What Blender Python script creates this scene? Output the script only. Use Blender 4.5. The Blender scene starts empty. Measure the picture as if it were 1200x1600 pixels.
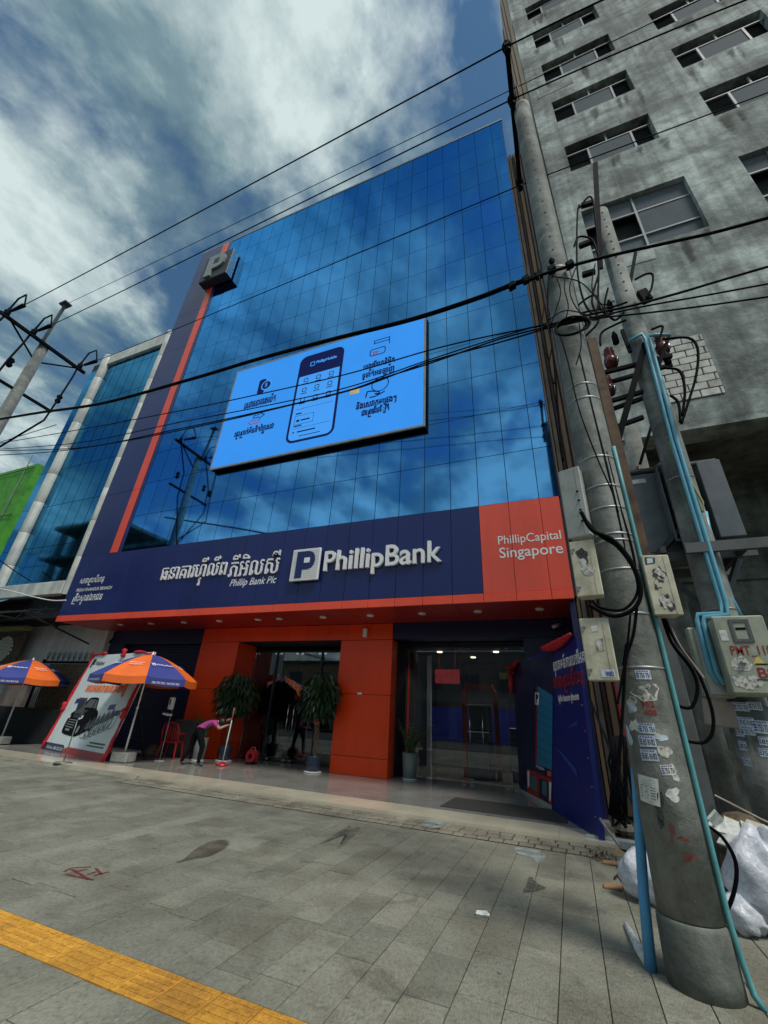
import bpy, bmesh, math, random
from mathutils import Vector, Matrix
random.seed(11)
SC = bpy.context.scene
COL = SC.collection
R_ = math.radians

# ------------------------------------------------------------------ camera
CAM_H = 1.55
FPX = 644.0                                    # focal length in pixels of the 1200x1600 photograph
_Z = Vector((75, -1297, FPX)).normalized()     # world axes seen by the camera (x right, y down, z forward)
_X = Vector((1670, -223, -FPX)); _X = (_X - _Z * _X.dot(_Z)).normalized()
_Y = _Z.cross(_X)
cam_data = bpy.data.cameras.new('camera')
cam = bpy.data.objects.new('camera', cam_data); COL.objects.link(cam)
cam_data.sensor_fit = 'VERTICAL'; cam_data.sensor_height = 36.0
cam_data.lens = FPX / 1600 * 36.0
cam_data.clip_start = 0.05; cam_data.clip_end = 3000
cam.matrix_world = Matrix(((_X.x, -_X.y, -_X.z, 0), (_Y.x, -_Y.y, -_Y.z, 0), (_Z.x, -_Z.y, -_Z.z, CAM_H), (0, 0, 0, 1)))
SC.camera = cam
def ray(px, py):
    d = Vector((px - 600, py - 800, FPX))
    return Vector((_X.dot(d), _Y.dot(d), _Z.dot(d)))
def at(px, py, X=None, Y=None, Z=None):
    d = ray(px, py)
    t = (Z - CAM_H) / d.z if Z is not None else (Y / d.y if Y is not None else X / d.x)
    return Vector((0, 0, CAM_H)) + d * t
def on_wall(px, py, a, b):                      # pixel on the vertical plane through plan points a, b
    d = ray(px, py); ux, uy = b[0] - a[0], b[1] - a[1]
    t = (a[0] * uy - a[1] * ux) / (d.x * uy - d.y * ux)
    return Vector((0, 0, CAM_H)) + d * t
def proj(p):
    q = Vector(p) - Vector((0, 0, CAM_H))
    c = _X * q.x + _Y * q.y + _Z * q.z
    if c.z < 0.05: return None
    return (c.x / c.z * FPX + 600, c.y / c.z * FPX + 800)

# ------------------------------------------------------------------ sky, sun, exposure
SKY_LOC = (-2.42, -4.5, 0)
SUN_EL, SUN_AZ = 58.0, 125.0                     # azimuth from +Y towards +X
world = bpy.data.worlds.new('World'); SC.world = world; world.use_nodes = True
nt = world.node_tree; nt.nodes.clear()
def nd(t, typ, **kw):
    n = t.nodes.new(typ)
    for k, v in kw.items():
        if k.startswith('i_'):
            key = k[2:]; key = int(key) if key.isdigit() else key
            n.inputs[key].default_value = v
        else: setattr(n, k, v)
    return n
def lk(t, a, ao, b, bi): t.links.new(a.outputs[ao], b.inputs[bi])
def ramp(t, pts, interp='LINEAR'):
    n = t.nodes.new('ShaderNodeValToRGB'); e = n.color_ramp.elements; n.color_ramp.interpolation = interp
    while len(e) < len(pts): e.new(0.5)
    for i, (p, c) in enumerate(pts):
        e[i].position = p; e[i].color = (c[0], c[1], c[2], 1) if isinstance(c, (tuple, list)) else (c, c, c, 1)
    return n
out = nd(nt, 'ShaderNodeOutputWorld'); bg = nd(nt, 'ShaderNodeBackground', i_1=0.06)
sky = nd(nt, 'ShaderNodeTexSky', sky_type='NISHITA', sun_disc=False, sun_elevation=R_(SUN_EL), sun_rotation=R_(SUN_AZ), air_density=1.0, dust_density=0.6, ozone_density=1.0)
tc = nd(nt, 'ShaderNodeTexCoord'); sep = nd(nt, 'ShaderNodeSeparateXYZ'); lk(nt, tc, 'Generated', sep, 0)
zz = nd(nt, 'ShaderNodeMath', operation='MAXIMUM', i_1=0.0); lk(nt, sep, 2, zz, 0)
za = nd(nt, 'ShaderNodeMath', operation='ADD', i_1=0.22); lk(nt, zz, 0, za, 0)
dx = nd(nt, 'ShaderNodeMath', operation='DIVIDE'); lk(nt, sep, 0, dx, 0); lk(nt, za, 0, dx, 1)
dy = nd(nt, 'ShaderNodeMath', operation='DIVIDE'); lk(nt, sep, 1, dy, 0); lk(nt, za, 0, dy, 1)
cmb = nd(nt, 'ShaderNodeCombineXYZ'); lk(nt, dx, 0, cmb, 0); lk(nt, dy, 0, cmb, 1)
mp = nd(nt, 'ShaderNodeMapping'); mp.inputs['Location'].default_value = SKY_LOC; mp.inputs['Rotation'].default_value = (0, 0, R_(20)); mp.inputs['Scale'].default_value = (1.15, 0.9, 1); lk(nt, cmb, 0, mp, 0)
n1 = nd(nt, 'ShaderNodeTexNoise', i_Scale=1.7, i_Detail=9.0, i_Roughness=0.58, i_Distortion=0.25); lk(nt, mp, 0, n1, 'Vector')
cov = ramp(nt, [(0.40, 0.0), (0.445, 0.5), (0.50, 1.0)]); lk(nt, n1, 0, cov, 0)
n2 = nd(nt, 'ShaderNodeTexNoise', i_Scale=2.6, i_Detail=9.0, i_Roughness=0.62, i_Distortion=0.1); lk(nt, mp, 0, n2, 'Vector')
n3 = nd(nt, 'ShaderNodeMath', operation='MULTIPLY_ADD', i_1=0.55, i_2=0.0); lk(nt, n1, 0, n3, 0); n4 = nd(nt, 'ShaderNodeMath', operation='MULTIPLY_ADD', i_1=0.5); lk(nt, n2, 0, n4, 0); lk(nt, n3, 0, n4, 2)
ccol = ramp(nt, [(0.415, (0.85, 1.5, 2.0)), (0.49, (1.7, 2.65, 3.05)), (0.60, (5.9, 6.9, 6.9))]); lk(nt, n4, 0, ccol, 0)
mixs = nd(nt, 'ShaderNodeMix', data_type='RGBA'); lk(nt, cov, 0, mixs, 'Factor'); tint = nd(nt, 'ShaderNodeMix', data_type='RGBA', blend_type='MULTIPLY', i_Factor=1.0); tint.inputs[7].default_value = (0.54, 0.80, 0.86, 1); lk(nt, sky, 0, tint, 6); lk(nt, tint, 2, mixs, 6); lk(nt, ccol, 0, mixs, 7)
lk(nt, mixs, 2, bg, 0); lk(nt, bg, 0, out, 0)
sun_d = bpy.data.lights.new('sun', 'SUN'); sun_d.energy = 1.5; sun_d.angle = R_(18); sun_d.color = (1.0, 0.95, 0.87)
sun = bpy.data.objects.new('sun', sun_d); COL.objects.link(sun)
_sd = Vector((math.sin(R_(SUN_AZ)) * math.cos(R_(SUN_EL)), math.cos(R_(SUN_AZ)) * math.cos(R_(SUN_EL)), math.sin(R_(SUN_EL))))
sun.rotation_euler = (-_sd).to_track_quat('-Z', 'Y').to_euler()
SC.view_settings.view_transform = 'Standard'; SC.view_settings.look = 'None'; SC.view_settings.gamma = 1.0
SC.view_settings.exposure = 0.9
SC.view_settings.use_curve_mapping = False

# ------------------------------------------------------------------ materials
MATS = {}
def mat(name, col, rough=0.6, metal=0.0, var=0.12, scale=3.0, bump=0.0, bscale=80.0, orand=0.0, spec=0.5, coat=0.0, col2=None, stretch=(1, 1, 1), emit=0.0, rvar=0.1, detail=6.0, streak=0.0, alpha=1.0, soft=False):
    m = bpy.data.materials.new(name); m.use_nodes = True; t = m.node_tree
    b = t.nodes['Principled BSDF']
    b.inputs['Roughness'].default_value = rough; b.inputs['Metallic'].default_value = metal
    b.inputs['Specular IOR Level'].default_value = spec; b.inputs['Coat Weight'].default_value = coat
    g = nd(t, 'ShaderNodeNewGeometry')
    mpn = nd(t, 'ShaderNodeMapping'); mpn.inputs['Scale'].default_value = stretch; lk(t, g, 'Position', mpn, 0)
    no = nd(t, 'ShaderNodeTexNoise', i_Scale=scale, i_Detail=detail, i_Roughness=0.6); lk(t, mpn, 0, no, 'Vector')
    c1 = col; c2 = col2 if col2 else tuple(max(0, c * (1 - 2 * var)) for c in col)
    c3 = tuple(min(1, c * (1 + var)) for c in col)
    rp = ramp(t, [(0.32, c2), (0.52, c1), (0.72, c3)]); lk(t, no, 0, rp, 0)
    last = (rp, 0)
    if streak > 0:
        ms = nd(t, 'ShaderNodeMapping'); ms.inputs['Scale'].default_value = (2.2, 2.2, 0.16); lk(t, g, 'Position', ms, 0)
        ns = nd(t, 'ShaderNodeTexNoise', i_Scale=1.6, i_Detail=5.0); lk(t, ms, 0, ns, 'Vector')
        rs = ramp(t, [(0.42, 1.0 - streak), (0.62, 1.0)]); lk(t, ns, 0, rs, 0)
        mx = nd(t, 'ShaderNodeMix', data_type='RGBA', blend_type='MULTIPLY', i_Factor=1.0); lk(t, rp, 0, mx, 6); lk(t, rs, 0, mx, 7); last = (mx, 2)
    if orand > 0:
        oi = nd(t, 'ShaderNodeObjectInfo'); ad = nd(t, 'ShaderNodeMath', operation='ADD'); lk(t, oi, 'Random', ad, 0); lk(t, g, 'Random Per Island', ad, 1)
        fr = nd(t, 'ShaderNodeMath', operation='FRACT'); lk(t, ad, 0, fr, 0)
        mr = nd(t, 'ShaderNodeMapRange', i_3=1 - orand, i_4=1 + orand); lk(t, fr, 0, mr, 0)
        mx = nd(t, 'ShaderNodeMix', data_type='RGBA', blend_type='MULTIPLY', i_Factor=1.0); lk(t, last[0], last[1], mx, 6); lk(t, mr, 0, mx, 7); last = (mx, 2)
    lk(t, last[0], last[1], b, 'Base Color')
    if rvar > 0:
        mr2 = nd(t, 'ShaderNodeMapRange', i_3=max(0.02, rough - rvar), i_4=min(1, rough + rvar)); lk(t, no, 0, mr2, 0); lk(t, mr2, 0, b, 'Roughness')
    if bump > 0:
        n3 = nd(t, 'ShaderNodeTexNoise', i_Scale=bscale, i_Detail=4.0); lk(t, mpn, 0, n3, 'Vector')
        bp = nd(t, 'ShaderNodeBump', i_Strength=bump, i_Distance=0.01); lk(t, n3, 0, bp, 'Height'); lk(t, bp, 0, b, 'Normal')
    if name.startswith('led_'):
        t.links.remove(b.inputs['Base Color'].links[0]); b.inputs['Base Color'].default_value = (0.008, 0.008, 0.01, 1); b.inputs['Specular IOR Level'].default_value = 0.0
    if alpha < 1:
        na = nd(t, 'ShaderNodeTexNoise', i_Scale=scale * 1.3, i_Detail=5.0); lk(t, g, 'Position', na, 'Vector')
        ra = ramp(t, [(0.35, alpha * 0.35), (0.6, alpha)]); lk(t, na, 0, ra, 0)
        if soft:
            at_ = nd(t, 'ShaderNodeAttribute', attribute_name='edge'); mu_ = nd(t, 'ShaderNodeMath', operation='MULTIPLY'); lk(t, ra, 0, mu_, 0); lk(t, at_, 'Fac', mu_, 1); lk(t, mu_, 0, b, 'Alpha')
        else: lk(t, ra, 0, b, 'Alpha')
    if emit > 0:
        lk(t, last[0], last[1], b, 'Emission Color'); b.inputs['Emission Strength'].default_value = emit
    MATS[name] = m
    return m

# tinted mirror glass of the curtain wall
def mirror_glass(name, col, rough, wav, dark):
    m = bpy.data.materials.new(name); m.use_nodes = True; t = m.node_tree; b = t.nodes['Principled BSDF']
    b.inputs['Metallic'].default_value = 1.0; b.inputs['Roughness'].default_value = rough
    g = nd(t, 'ShaderNodeNewGeometry'); no = nd(t, 'ShaderNodeTexNoise', i_Scale=0.35, i_Detail=3.0); lk(t, g, 'Position', no, 'Vector')
    oi = nd(t, 'ShaderNodeObjectInfo')
    mr = nd(t, 'ShaderNodeMapRange', i_3=0.94, i_4=1.04); lk(t, oi, 'Random', mr, 0)
    mx = nd(t, 'ShaderNodeMix', data_type='RGBA', blend_type='MULTIPLY', i_Factor=1.0); mx.inputs[6].default_value = (*col, 1); lk(t, mr, 0, mx, 7); lk(t, mx, 2, b, 'Base Color')
    b.inputs['Specular Tint'].default_value = (*dark, 1)
    n2 = nd(t, 'ShaderNodeTexNoise', i_Scale=0.9, i_Detail=1.0); lk(t, g, 'Position', n2, 'Vector')
    bp = nd(t, 'ShaderNodeBump', i_Strength=wav, i_Distance=0.02); lk(t, n2, 0, bp, 'Height'); lk(t, bp, 0, b, 'Normal')
    MATS[name] = m
mirror_glass('blue_glass', (0.105, 0.34, 0.68), 0.04, 0.03, (0.35, 0.55, 0.9))
mirror_glass('teal_glass', (0.09, 0.26, 0.42), 0.05, 0.12, (0.4, 0.6, 0.8))
def clear_glass(name, tint, refl):
    m = bpy.data.materials.new(name); m.use_nodes = True; t = m.node_tree; t.nodes.remove(t.nodes['Principled BSDF'])
    o = t.nodes['Material Output']
    tr = nd(t, 'ShaderNodeBsdfTransparent'); tr.inputs[0].default_value = (*tint, 1)
    gl = nd(t, 'ShaderNodeBsdfGlossy', i_Roughness=0.02); gl.inputs[0].default_value = (0.9, 0.95, 1, 1)
    fr = nd(t, 'ShaderNodeFresnel', i_IOR=1.5); mu = nd(t, 'ShaderNodeMath', operation='MULTIPLY', i_1=refl); lk(t, fr, 0, mu, 0)
    ms = nd(t, 'ShaderNodeMixShader'); lk(t, mu, 0, ms, 0); lk(t, tr, 0, ms, 1); lk(t, gl, 0, ms, 2); lk(t, ms, 0, o, 0)
    MATS[name] = m
clear_glass('shop_glass', (0.72, 0.77, 0.79), 2.0)
def bag_mat(name):
    m = bpy.data.materials.new(name); m.use_nodes = True; t = m.node_tree; b = t.nodes['Principled BSDF']
    b.inputs['Base Color'].default_value = (0.62, 0.66, 0.72, 1); b.inputs['Roughness'].default_value = 0.3
    b.inputs['Subsurface Weight'].default_value = 0.15; b.inputs['Alpha'].default_value = 0.86
    g = nd(t, 'ShaderNodeNewGeometry'); v = nd(t, 'ShaderNodeTexNoise', i_Scale=14.0, i_Detail=5.0, i_Distortion=1.5); lk(t, g, 'Position', v, 'Vector')
    rp = ramp(t, [(0.3, (0.46, 0.49, 0.54)), (0.55, (0.62, 0.65, 0.72)), (0.75, (0.74, 0.75, 0.81))]); lk(t, v, 0, rp, 0); lk(t, rp, 0, b, 'Base Color')
    bp = nd(t, 'ShaderNodeBump', i_Strength=0.5, i_Distance=0.02); lk(t, v, 0, bp, 'Height'); lk(t, bp, 0, b, 'Normal')
    MATS[name] = m
bag_mat('bag_film')
def paver_mat(name, base, dark, light, spots=True):
    m = bpy.data.materials.new(name); m.use_nodes = True; t = m.node_tree; b = t.nodes['Principled BSDF']
    g = nd(t, 'ShaderNodeNewGeometry'); oi = nd(t, 'ShaderNodeObjectInfo')
    big = nd(t, 'ShaderNodeTexNoise', i_Scale=0.75, i_Detail=8.0, i_Roughness=0.62); lk(t, g, 'Position', big, 'Vector')
    r1 = ramp(t, [(0.3, dark), (0.5, base), (0.72, light)]); lk(t, big, 0, r1, 0)
    ms = nd(t, 'ShaderNodeMapping'); ms.inputs['Scale'].default_value = (1.0, 0.22, 1.0); ms.inputs['Rotation'].default_value = (0, 0, R_(-24)); lk(t, g, 'Position', ms, 0)
    fine = nd(t, 'ShaderNodeTexNoise', i_Scale=130.0, i_Detail=3.0, i_Roughness=0.7); lk(t, ms, 0, fine, 'Vector')
    r2 = ramp(t, [(0.3, 0.62), (0.5, 1.0), (0.7, 1.3)]); lk(t, fine, 0, r2, 0)
    m1 = nd(t, 'ShaderNodeMix', data_type='RGBA', blend_type='MULTIPLY', i_Factor=1.0); lk(t, r1, 0, m1, 6); lk(t, r2, 0, m1, 7)
    ad = nd(t, 'ShaderNodeMath', operation='ADD'); lk(t, oi, 'Random', ad, 0); lk(t, g, 'Random Per Island', ad, 1)
    fr = nd(t, 'ShaderNodeMath', operation='FRACT'); lk(t, ad, 0, fr, 0); mr = nd(t, 'ShaderNodeMapRange', i_3=0.84, i_4=1.13); lk(t, fr, 0, mr, 0)
    m2 = nd(t, 'ShaderNodeMix', data_type='RGBA', blend_type='MULTIPLY', i_Factor=1.0); lk(t, m1, 2, m2, 6); lk(t, mr, 0, m2, 7)
    st = nd(t, 'ShaderNodeTexNoise', i_Scale=2.6, i_Detail=7.0, i_Roughness=0.7, i_Distortion=0.8); lk(t, g, 'Position', st, 'Vector')
    r3 = ramp(t, [(0.33, 0.55), (0.43, 1.0)]); lk(t, st, 0, r3, 0)
    m3 = nd(t, 'ShaderNodeMix', data_type='RGBA', blend_type='MULTIPLY', i_Factor=0.75); lk(t, m2, 2, m3, 6); lk(t, r3, 0, m3, 7)
    vo = nd(t, 'ShaderNodeTexVoronoi', i_Scale=2.3); lk(t, g, 'Position', vo, 'Vector')
    r4 = ramp(t, [(0.028, 0.35), (0.05, 1.0)]); lk(t, vo, 0, r4, 0)
    m4 = nd(t, 'ShaderNodeMix', data_type='RGBA', blend_type='MULTIPLY', i_Factor=0.8); lk(t, m3, 2, m4, 6); lk(t, r4, 0, m4, 7)
    gr = nd(t, 'ShaderNodeTexNoise', i_Scale=1.5, i_Detail=9.0, i_Roughness=0.75, i_Distortion=0.4); lk(t, g, 'Position', gr, 'Vector')
    rg = ramp(t, [(0.40, (0.62, 0.55, 0.46)), (0.53, (1.0, 1.0, 1.0)), (0.66, (1.14, 1.12, 1.06))]); lk(t, gr, 0, rg, 0)
    m5 = nd(t, 'ShaderNodeMix', data_type='RGBA', blend_type='MULTIPLY', i_Factor=0.48); lk(t, m4, 2, m5, 6); lk(t, rg, 0, m5, 7)
    sp = nd(t, 'ShaderNodeTexNoise', i_Scale=26.0, i_Detail=5.0, i_Roughness=0.7); lk(t, g, 'Position', sp, 'Vector'); rs_ = ramp(t, [(0.34, 0.62), (0.46, 1.0), (0.62, 1.12)]); lk(t, sp, 0, rs_, 0)
    m6 = nd(t, 'ShaderNodeMix', data_type='RGBA', blend_type='MULTIPLY', i_Factor=0.8); lk(t, m5, 2, m6, 6); lk(t, rs_, 0, m6, 7)
    lk(t, m6, 2, b, 'Base Color')
    rr = nd(t, 'ShaderNodeMapRange', i_3=0.95, i_4=0.62); lk(t, big, 0, rr, 0); lk(t, rr, 0, b, 'Roughness')
    bp = nd(t, 'ShaderNodeBump', i_Strength=0.35, i_Distance=0.004); lk(t, fine, 0, bp, 'Height'); lk(t, bp, 0, b, 'Normal')
    MATS[name] = m
paver_mat('paver_stone', (0.20, 0.198, 0.157), (0.148, 0.146, 0.116), (0.25, 0.245, 0.193))
paver_mat('cobble_stone', (0.235, 0.215, 0.165), (0.15, 0.14, 0.11), (0.30, 0.28, 0.215))
paver_mat('tactile_yellow', (0.58, 0.28, 0.03), (0.42, 0.20, 0.03), (0.66, 0.34, 0.045))
def concrete(name, a, b_, c, sc=0.55, streak=0.35, patch=0.5, hard=0):
    m = bpy.data.materials.new(name); m.use_nodes = True; t = m.node_tree; b = t.nodes['Principled BSDF']; b.inputs['Roughness'].default_value = 0.85
    g = nd(t, 'ShaderNodeNewGeometry')
    n = nd(t, 'ShaderNodeTexNoise', i_Scale=sc, i_Detail=9.0, i_Roughness=0.7, i_Distortion=0.35); lk(t, g, 'Position', n, 'Vector')
    r = ramp(t, [(0.37, a), (0.49, b_), (0.61, c)] if hard else [(0.30, a), (0.47, b_), (0.66, c)]); lk(t, n, 0, r, 0)
    mh = nd(t, 'ShaderNodeMapping'); mh.inputs['Scale'].default_value = (0.35, 0.35, 0.9); lk(t, g, 'Position', mh, 0)
    nh = nd(t, 'ShaderNodeTexNoise', i_Scale=1.1, i_Detail=6.0, i_Distortion=0.6); lk(t, mh, 0, nh, 'Vector'); rh = ramp(t, [(0.4, 1 - patch), (0.55, 1.0), (0.7, 1.12)]); lk(t, nh, 0, rh, 0)
    m1 = nd(t, 'ShaderNodeMix', data_type='RGBA', blend_type='MULTIPLY', i_Factor=1.0); lk(t, r, 0, m1, 6); lk(t, rh, 0, m1, 7)
    mv = nd(t, 'ShaderNodeMapping'); mv.inputs['Scale'].default_value = (2.4, 2.4, 0.12); lk(t, g, 'Position', mv, 0)
    nv = nd(t, 'ShaderNodeTexNoise', i_Scale=1.5, i_Detail=5.0); lk(t, mv, 0, nv, 'Vector'); rv = ramp(t, [(0.38, 1 - streak), (0.56, 1.0)]); lk(t, nv, 0, rv, 0)
    m2 = nd(t, 'ShaderNodeMix', data_type='RGBA', blend_type='MULTIPLY', i_Factor=1.0); lk(t, m1, 2, m2, 6); lk(t, rv, 0, m2, 7)
    nf = nd(t, 'ShaderNodeTexNoise', i_Scale=3.4, i_Detail=8.0, i_Roughness=0.72); lk(t, g, 'Position', nf, 'Vector'); rf_ = ramp(t, [(0.36, 0.66), (0.5, 1.0), (0.64, 1.22)]); lk(t, nf, 0, rf_, 0)
    m3 = nd(t, 'ShaderNodeMix', data_type='RGBA', blend_type='MULTIPLY', i_Factor=0.9); lk(t, m2, 2, m3, 6); lk(t, rf_, 0, m3, 7)
    lk(t, m3, 2, b, 'Base Color')
    nb = nd(t, 'ShaderNodeTexNoise', i_Scale=9.0, i_Detail=8.0, i_Roughness=0.7); lk(t, g, 'Position', nb, 'Vector')
    bp = nd(t, 'ShaderNodeBump', i_Strength=0.5, i_Distance=0.03); lk(t, nb, 0, bp, 'Height'); lk(t, bp, 0, b, 'Normal')
    MATS[name] = m
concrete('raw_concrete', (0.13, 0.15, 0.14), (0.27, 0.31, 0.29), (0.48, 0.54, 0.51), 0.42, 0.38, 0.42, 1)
concrete('patch_light', (0.24, 0.27, 0.255), (0.36, 0.40, 0.38), (0.50, 0.55, 0.52), 0.9, 0.25, 0.3, 1)
concrete('patch_grey', (0.15, 0.165, 0.155), (0.25, 0.275, 0.26), (0.36, 0.39, 0.37), 0.9, 0.25, 0.3, 1)
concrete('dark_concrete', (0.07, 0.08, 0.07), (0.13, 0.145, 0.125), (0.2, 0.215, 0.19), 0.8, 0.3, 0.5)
concrete('footing_concrete', (0.09, 0.10, 0.09), (0.155, 0.168, 0.15), (0.22, 0.235, 0.21), 2.2, 0.3, 0.3)
concrete('pole_concrete', (0.13, 0.14, 0.125), (0.225, 0.24, 0.22), (0.31, 0.325, 0.30), 2.2, 0.3, 0.3)

mat('navy_panel', (0.009, 0.017, 0.118), 0.32, var=0.06, scale=0.6, orand=0.07, streak=0.05, bump=0.04, bscale=1.5)
mat('navy_wall', (0.010, 0.013, 0.06), 0.4, var=0.08)
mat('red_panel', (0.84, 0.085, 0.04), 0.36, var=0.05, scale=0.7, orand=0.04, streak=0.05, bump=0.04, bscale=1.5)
mat('orange_panel', (0.90, 0.062, 0.005), 0.34, var=0.05, scale=0.7, orand=0.035, streak=0.05, bump=0.04, bscale=1.5)
mat('coral_panel', (0.74, 0.085, 0.05), 0.34, var=0.04, scale=0.7, orand=0.035, streak=0.05, bump=0.04, bscale=1.5)
mat('joint_dark', (0.008, 0.009, 0.014), 0.8, var=0.1)
mat('letter_white', (0.80, 0.80, 0.80), 0.35, var=0.03)
mat('letter_side', (0.35, 0.35, 0.37), 0.4, var=0.03)
mat('black_metal', (0.006, 0.007, 0.009), 0.6, var=0.2, spec=0.04)
mat('dark_steel', (0.03, 0.034, 0.038), 0.5, metal=0.2, var=0.25, scale=8)
mat('galvanised', (0.30, 0.31, 0.31), 0.45, metal=0.6, var=0.15, scale=12)
mat('chrome', (0.7, 0.7, 0.72), 0.15, metal=1.0, var=0.05)
mat('cable_black', (0.005, 0.005, 0.007), 0.6, var=0.2, spec=0.04)
mat('porcelain_brown', (0.13, 0.022, 0.02), 0.25, var=0.2)
mat('white_paint', (0.62, 0.64, 0.60), 0.5, var=0.14, scale=1.3, streak=0.22)
mat('grey_wall', (0.62, 0.66, 0.64), 0.7, var=0.10, scale=0.9, streak=0.15)
mat('cream_wall', (0.56, 0.36, 0.22), 0.75, var=0.10, scale=0.7, streak=0.18)
mat('brown_strip', (0.13, 0.07, 0.06), 0.7, var=0.2)
mat('window_grey', (0.115, 0.135, 0.15), 0.8, spec=0.08, var=0.10, scale=2)
mat('void_dark', (0.012, 0.014, 0.015), 0.9, var=0.2)
mat('frame_grey', (0.24, 0.27, 0.28), 0.6, var=0.1)
mat('block_white', (0.50, 0.49, 0.45), 0.8, var=0.18, scale=6, orand=0.2, bump=0.3)
mat('tile_grey', (0.29, 0.28, 0.255), 0.10, var=0.10, scale=1.2, orand=0.07, rvar=0.05)
mat('tile_cream', (0.60, 0.55, 0.42), 0.16, var=0.07, scale=1.5, orand=0.05, rvar=0.05)
mat('mat_dark', (0.045, 0.043, 0.042), 0.85, var=0.2, scale=20, bump=0.4)
mat('asphalt', (0.05, 0.05, 0.052), 0.9, var=0.2, scale=6, bump=0.4)
mat('earth', (0.12, 0.11, 0.09), 0.95, var=0.2, scale=2)
mat('joint_sand', (0.04, 0.038, 0.03), 0.95, var=0.25, scale=5)
mat('pvc_blue', (0.14, 0.42, 0.56), 0.38, var=0.10, scale=4)
mat('pvc_bright', (0.08, 0.32, 0.60), 0.35, var=0.12, scale=4)
mat('pvc_teal', (0.10, 0.33, 0.35), 0.5, var=0.15, scale=4)
mat('rust_steel', (0.13, 0.075, 0.045), 0.8, var=0.35, scale=4, streak=0.4)
mat('grey_steel', (0.085, 0.092, 0.095), 0.55, var=0.15, scale=3)
mat('transformer_grey', (0.10, 0.115, 0.13), 0.45, var=0.12, scale=4)
mat('box_cream', (0.60, 0.57, 0.43), 0.55, var=0.16, scale=7, streak=0.22)
mat('box_grey', (0.44, 0.46, 0.43), 0.5, var=0.12, scale=5, streak=0.2)
mat('box_sage', (0.37, 0.40, 0.32), 0.5, var=0.12, scale=5, streak=0.2)
mat('paper_white', (0.62, 0.64, 0.62), 0.8, var=0.18, scale=20)
mat('paper_torn', (0.50, 0.50, 0.46), 0.85, var=0.45, scale=28)
mat('sticker_blue', (0.52, 0.60, 0.70), 0.6, var=0.15, scale=30)
mat('paint_faded', (0.22, 0.03, 0.025), 0.8, var=0.3, scale=25, alpha=0.6)
mat('kerb_grey', (0.34, 0.38, 0.37), 0.85, var=0.2, scale=9)
mat('ink_dark', (0.02, 0.022, 0.05), 0.6, var=0.1)
mat('ink_red', (0.26, 0.03, 0.025), 0.8, var=0.3, scale=25)
mat('glue_black', (0.05, 0.048, 0.05), 0.8, var=0.5, scale=40)
mat('umbrella_blue', (0.040, 0.055, 0.26), 0.6, var=0.08)
mat('umbrella_orange', (0.85, 0.16, 0.02), 0.6, var=0.06)
mat('print_white', (0.72, 0.74, 0.76), 0.6, var=0.02)
mat('poster_white', (0.58, 0.66, 0.68), 0.45, var=0.05)
mat('ribbon_red', (0.50, 0.01, 0.02), 0.55, var=0.2, scale=9)
mat('plastic_red', (0.42, 0.015, 0.02), 0.35, var=0.08)
mat('plastic_pink', (0.6, 0.12, 0.16), 0.4, var=0.08)
mat('pot_blue', (0.03, 0.055, 0.10), 0.3, var=0.1)
mat('pot_grey', (0.17, 0.19, 0.18), 0.45, var=0.1)
mat('soil', (0.03, 0.022, 0.016), 0.95, var=0.3, scale=30)
mat('bark', (0.16, 0.12, 0.075), 0.85, var=0.3, scale=30, bump=0.5)
mat('leaf_dark', (0.022, 0.052, 0.022), 0.4, var=0.3, scale=6, orand=0.35)
mat('leaf_mid', (0.045, 0.085, 0.025), 0.4, var=0.3, scale=6, orand=0.35)
mat('skin', (0.42, 0.24, 0.16), 0.55, var=0.06)
mat('cloth_magenta', (0.34, 0.04, 0.20), 0.8, var=0.12, scale=12)
mat('cloth_black', (0.007, 0.007, 0.009), 0.9, var=0.1, spec=0.1)
mat('hair', (0.012, 0.010, 0.009), 0.5, var=0.2)
mat('block_concrete', (0.42, 0.41, 0.37), 0.85, var=0.15, scale=7, bump=0.4)
mat('panel_blue', (0.008, 0.016, 0.16), 0.38, var=0.06, scale=1)
mat('panel_blue_light', (0.012, 0.06, 0.30), 0.4, var=0.05)
mat('panel_dark', (0.008, 0.010, 0.055), 0.4, var=0.06)
mat('panel_cyan', (0.015, 0.18, 0.34), 0.4, var=0.06)
mat('panel_red', (0.36, 0.02, 0.02), 0.45, var=0.06)
mat('panel_teal', (0.05, 0.16, 0.17), 0.4, var=0.06)
mat('scaffold_green', (0.06, 0.30, 0.02), 0.7, var=0.2, scale=1.2)
mat('awning_black', (0.018, 0.022, 0.024), 0.5, metal=0.3, var=0.25)
mat('awning_top', (0.10, 0.17, 0.21), 0.35, metal=0.4, var=0.2)
mat('tarp_olive', (0.32, 0.32, 0.15), 0.8, var=0.12)
mat('cardboard', (0.27, 0.17, 0.09), 0.85, var=0.15, scale=8)
mat('debris_brown', (0.10, 0.075, 0.05), 0.9, var=0.4, scale=12)
mat('stain_wet', (0.085, 0.07, 0.05), 0.5, var=0.15, scale=2, alpha=0.75, soft=True)
mat('stain_cement', (0.33, 0.38, 0.37), 0.8, var=0.12, scale=5, alpha=0.8, soft=True)
mat('stain_dark', (0.06, 0.058, 0.05), 0.8, var=0.3, scale=14, alpha=0.6, soft=True)
mat('stain_drip', (0.07, 0.075, 0.065), 0.9, var=0.3, scale=4, alpha=0.75, soft=True, stretch=(4, 4, 0.5))
mat('stain_faint', (0.06, 0.058, 0.05), 0.8, var=0.3, scale=5, alpha=0.45, soft=True)
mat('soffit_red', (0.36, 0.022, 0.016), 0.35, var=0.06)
mat('interior_wall', (0.22, 0.23, 0.24), 0.6, var=0.1)
mat('interior_navy', (0.012, 0.025, 0.22), 0.5, var=0.1)
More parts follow.
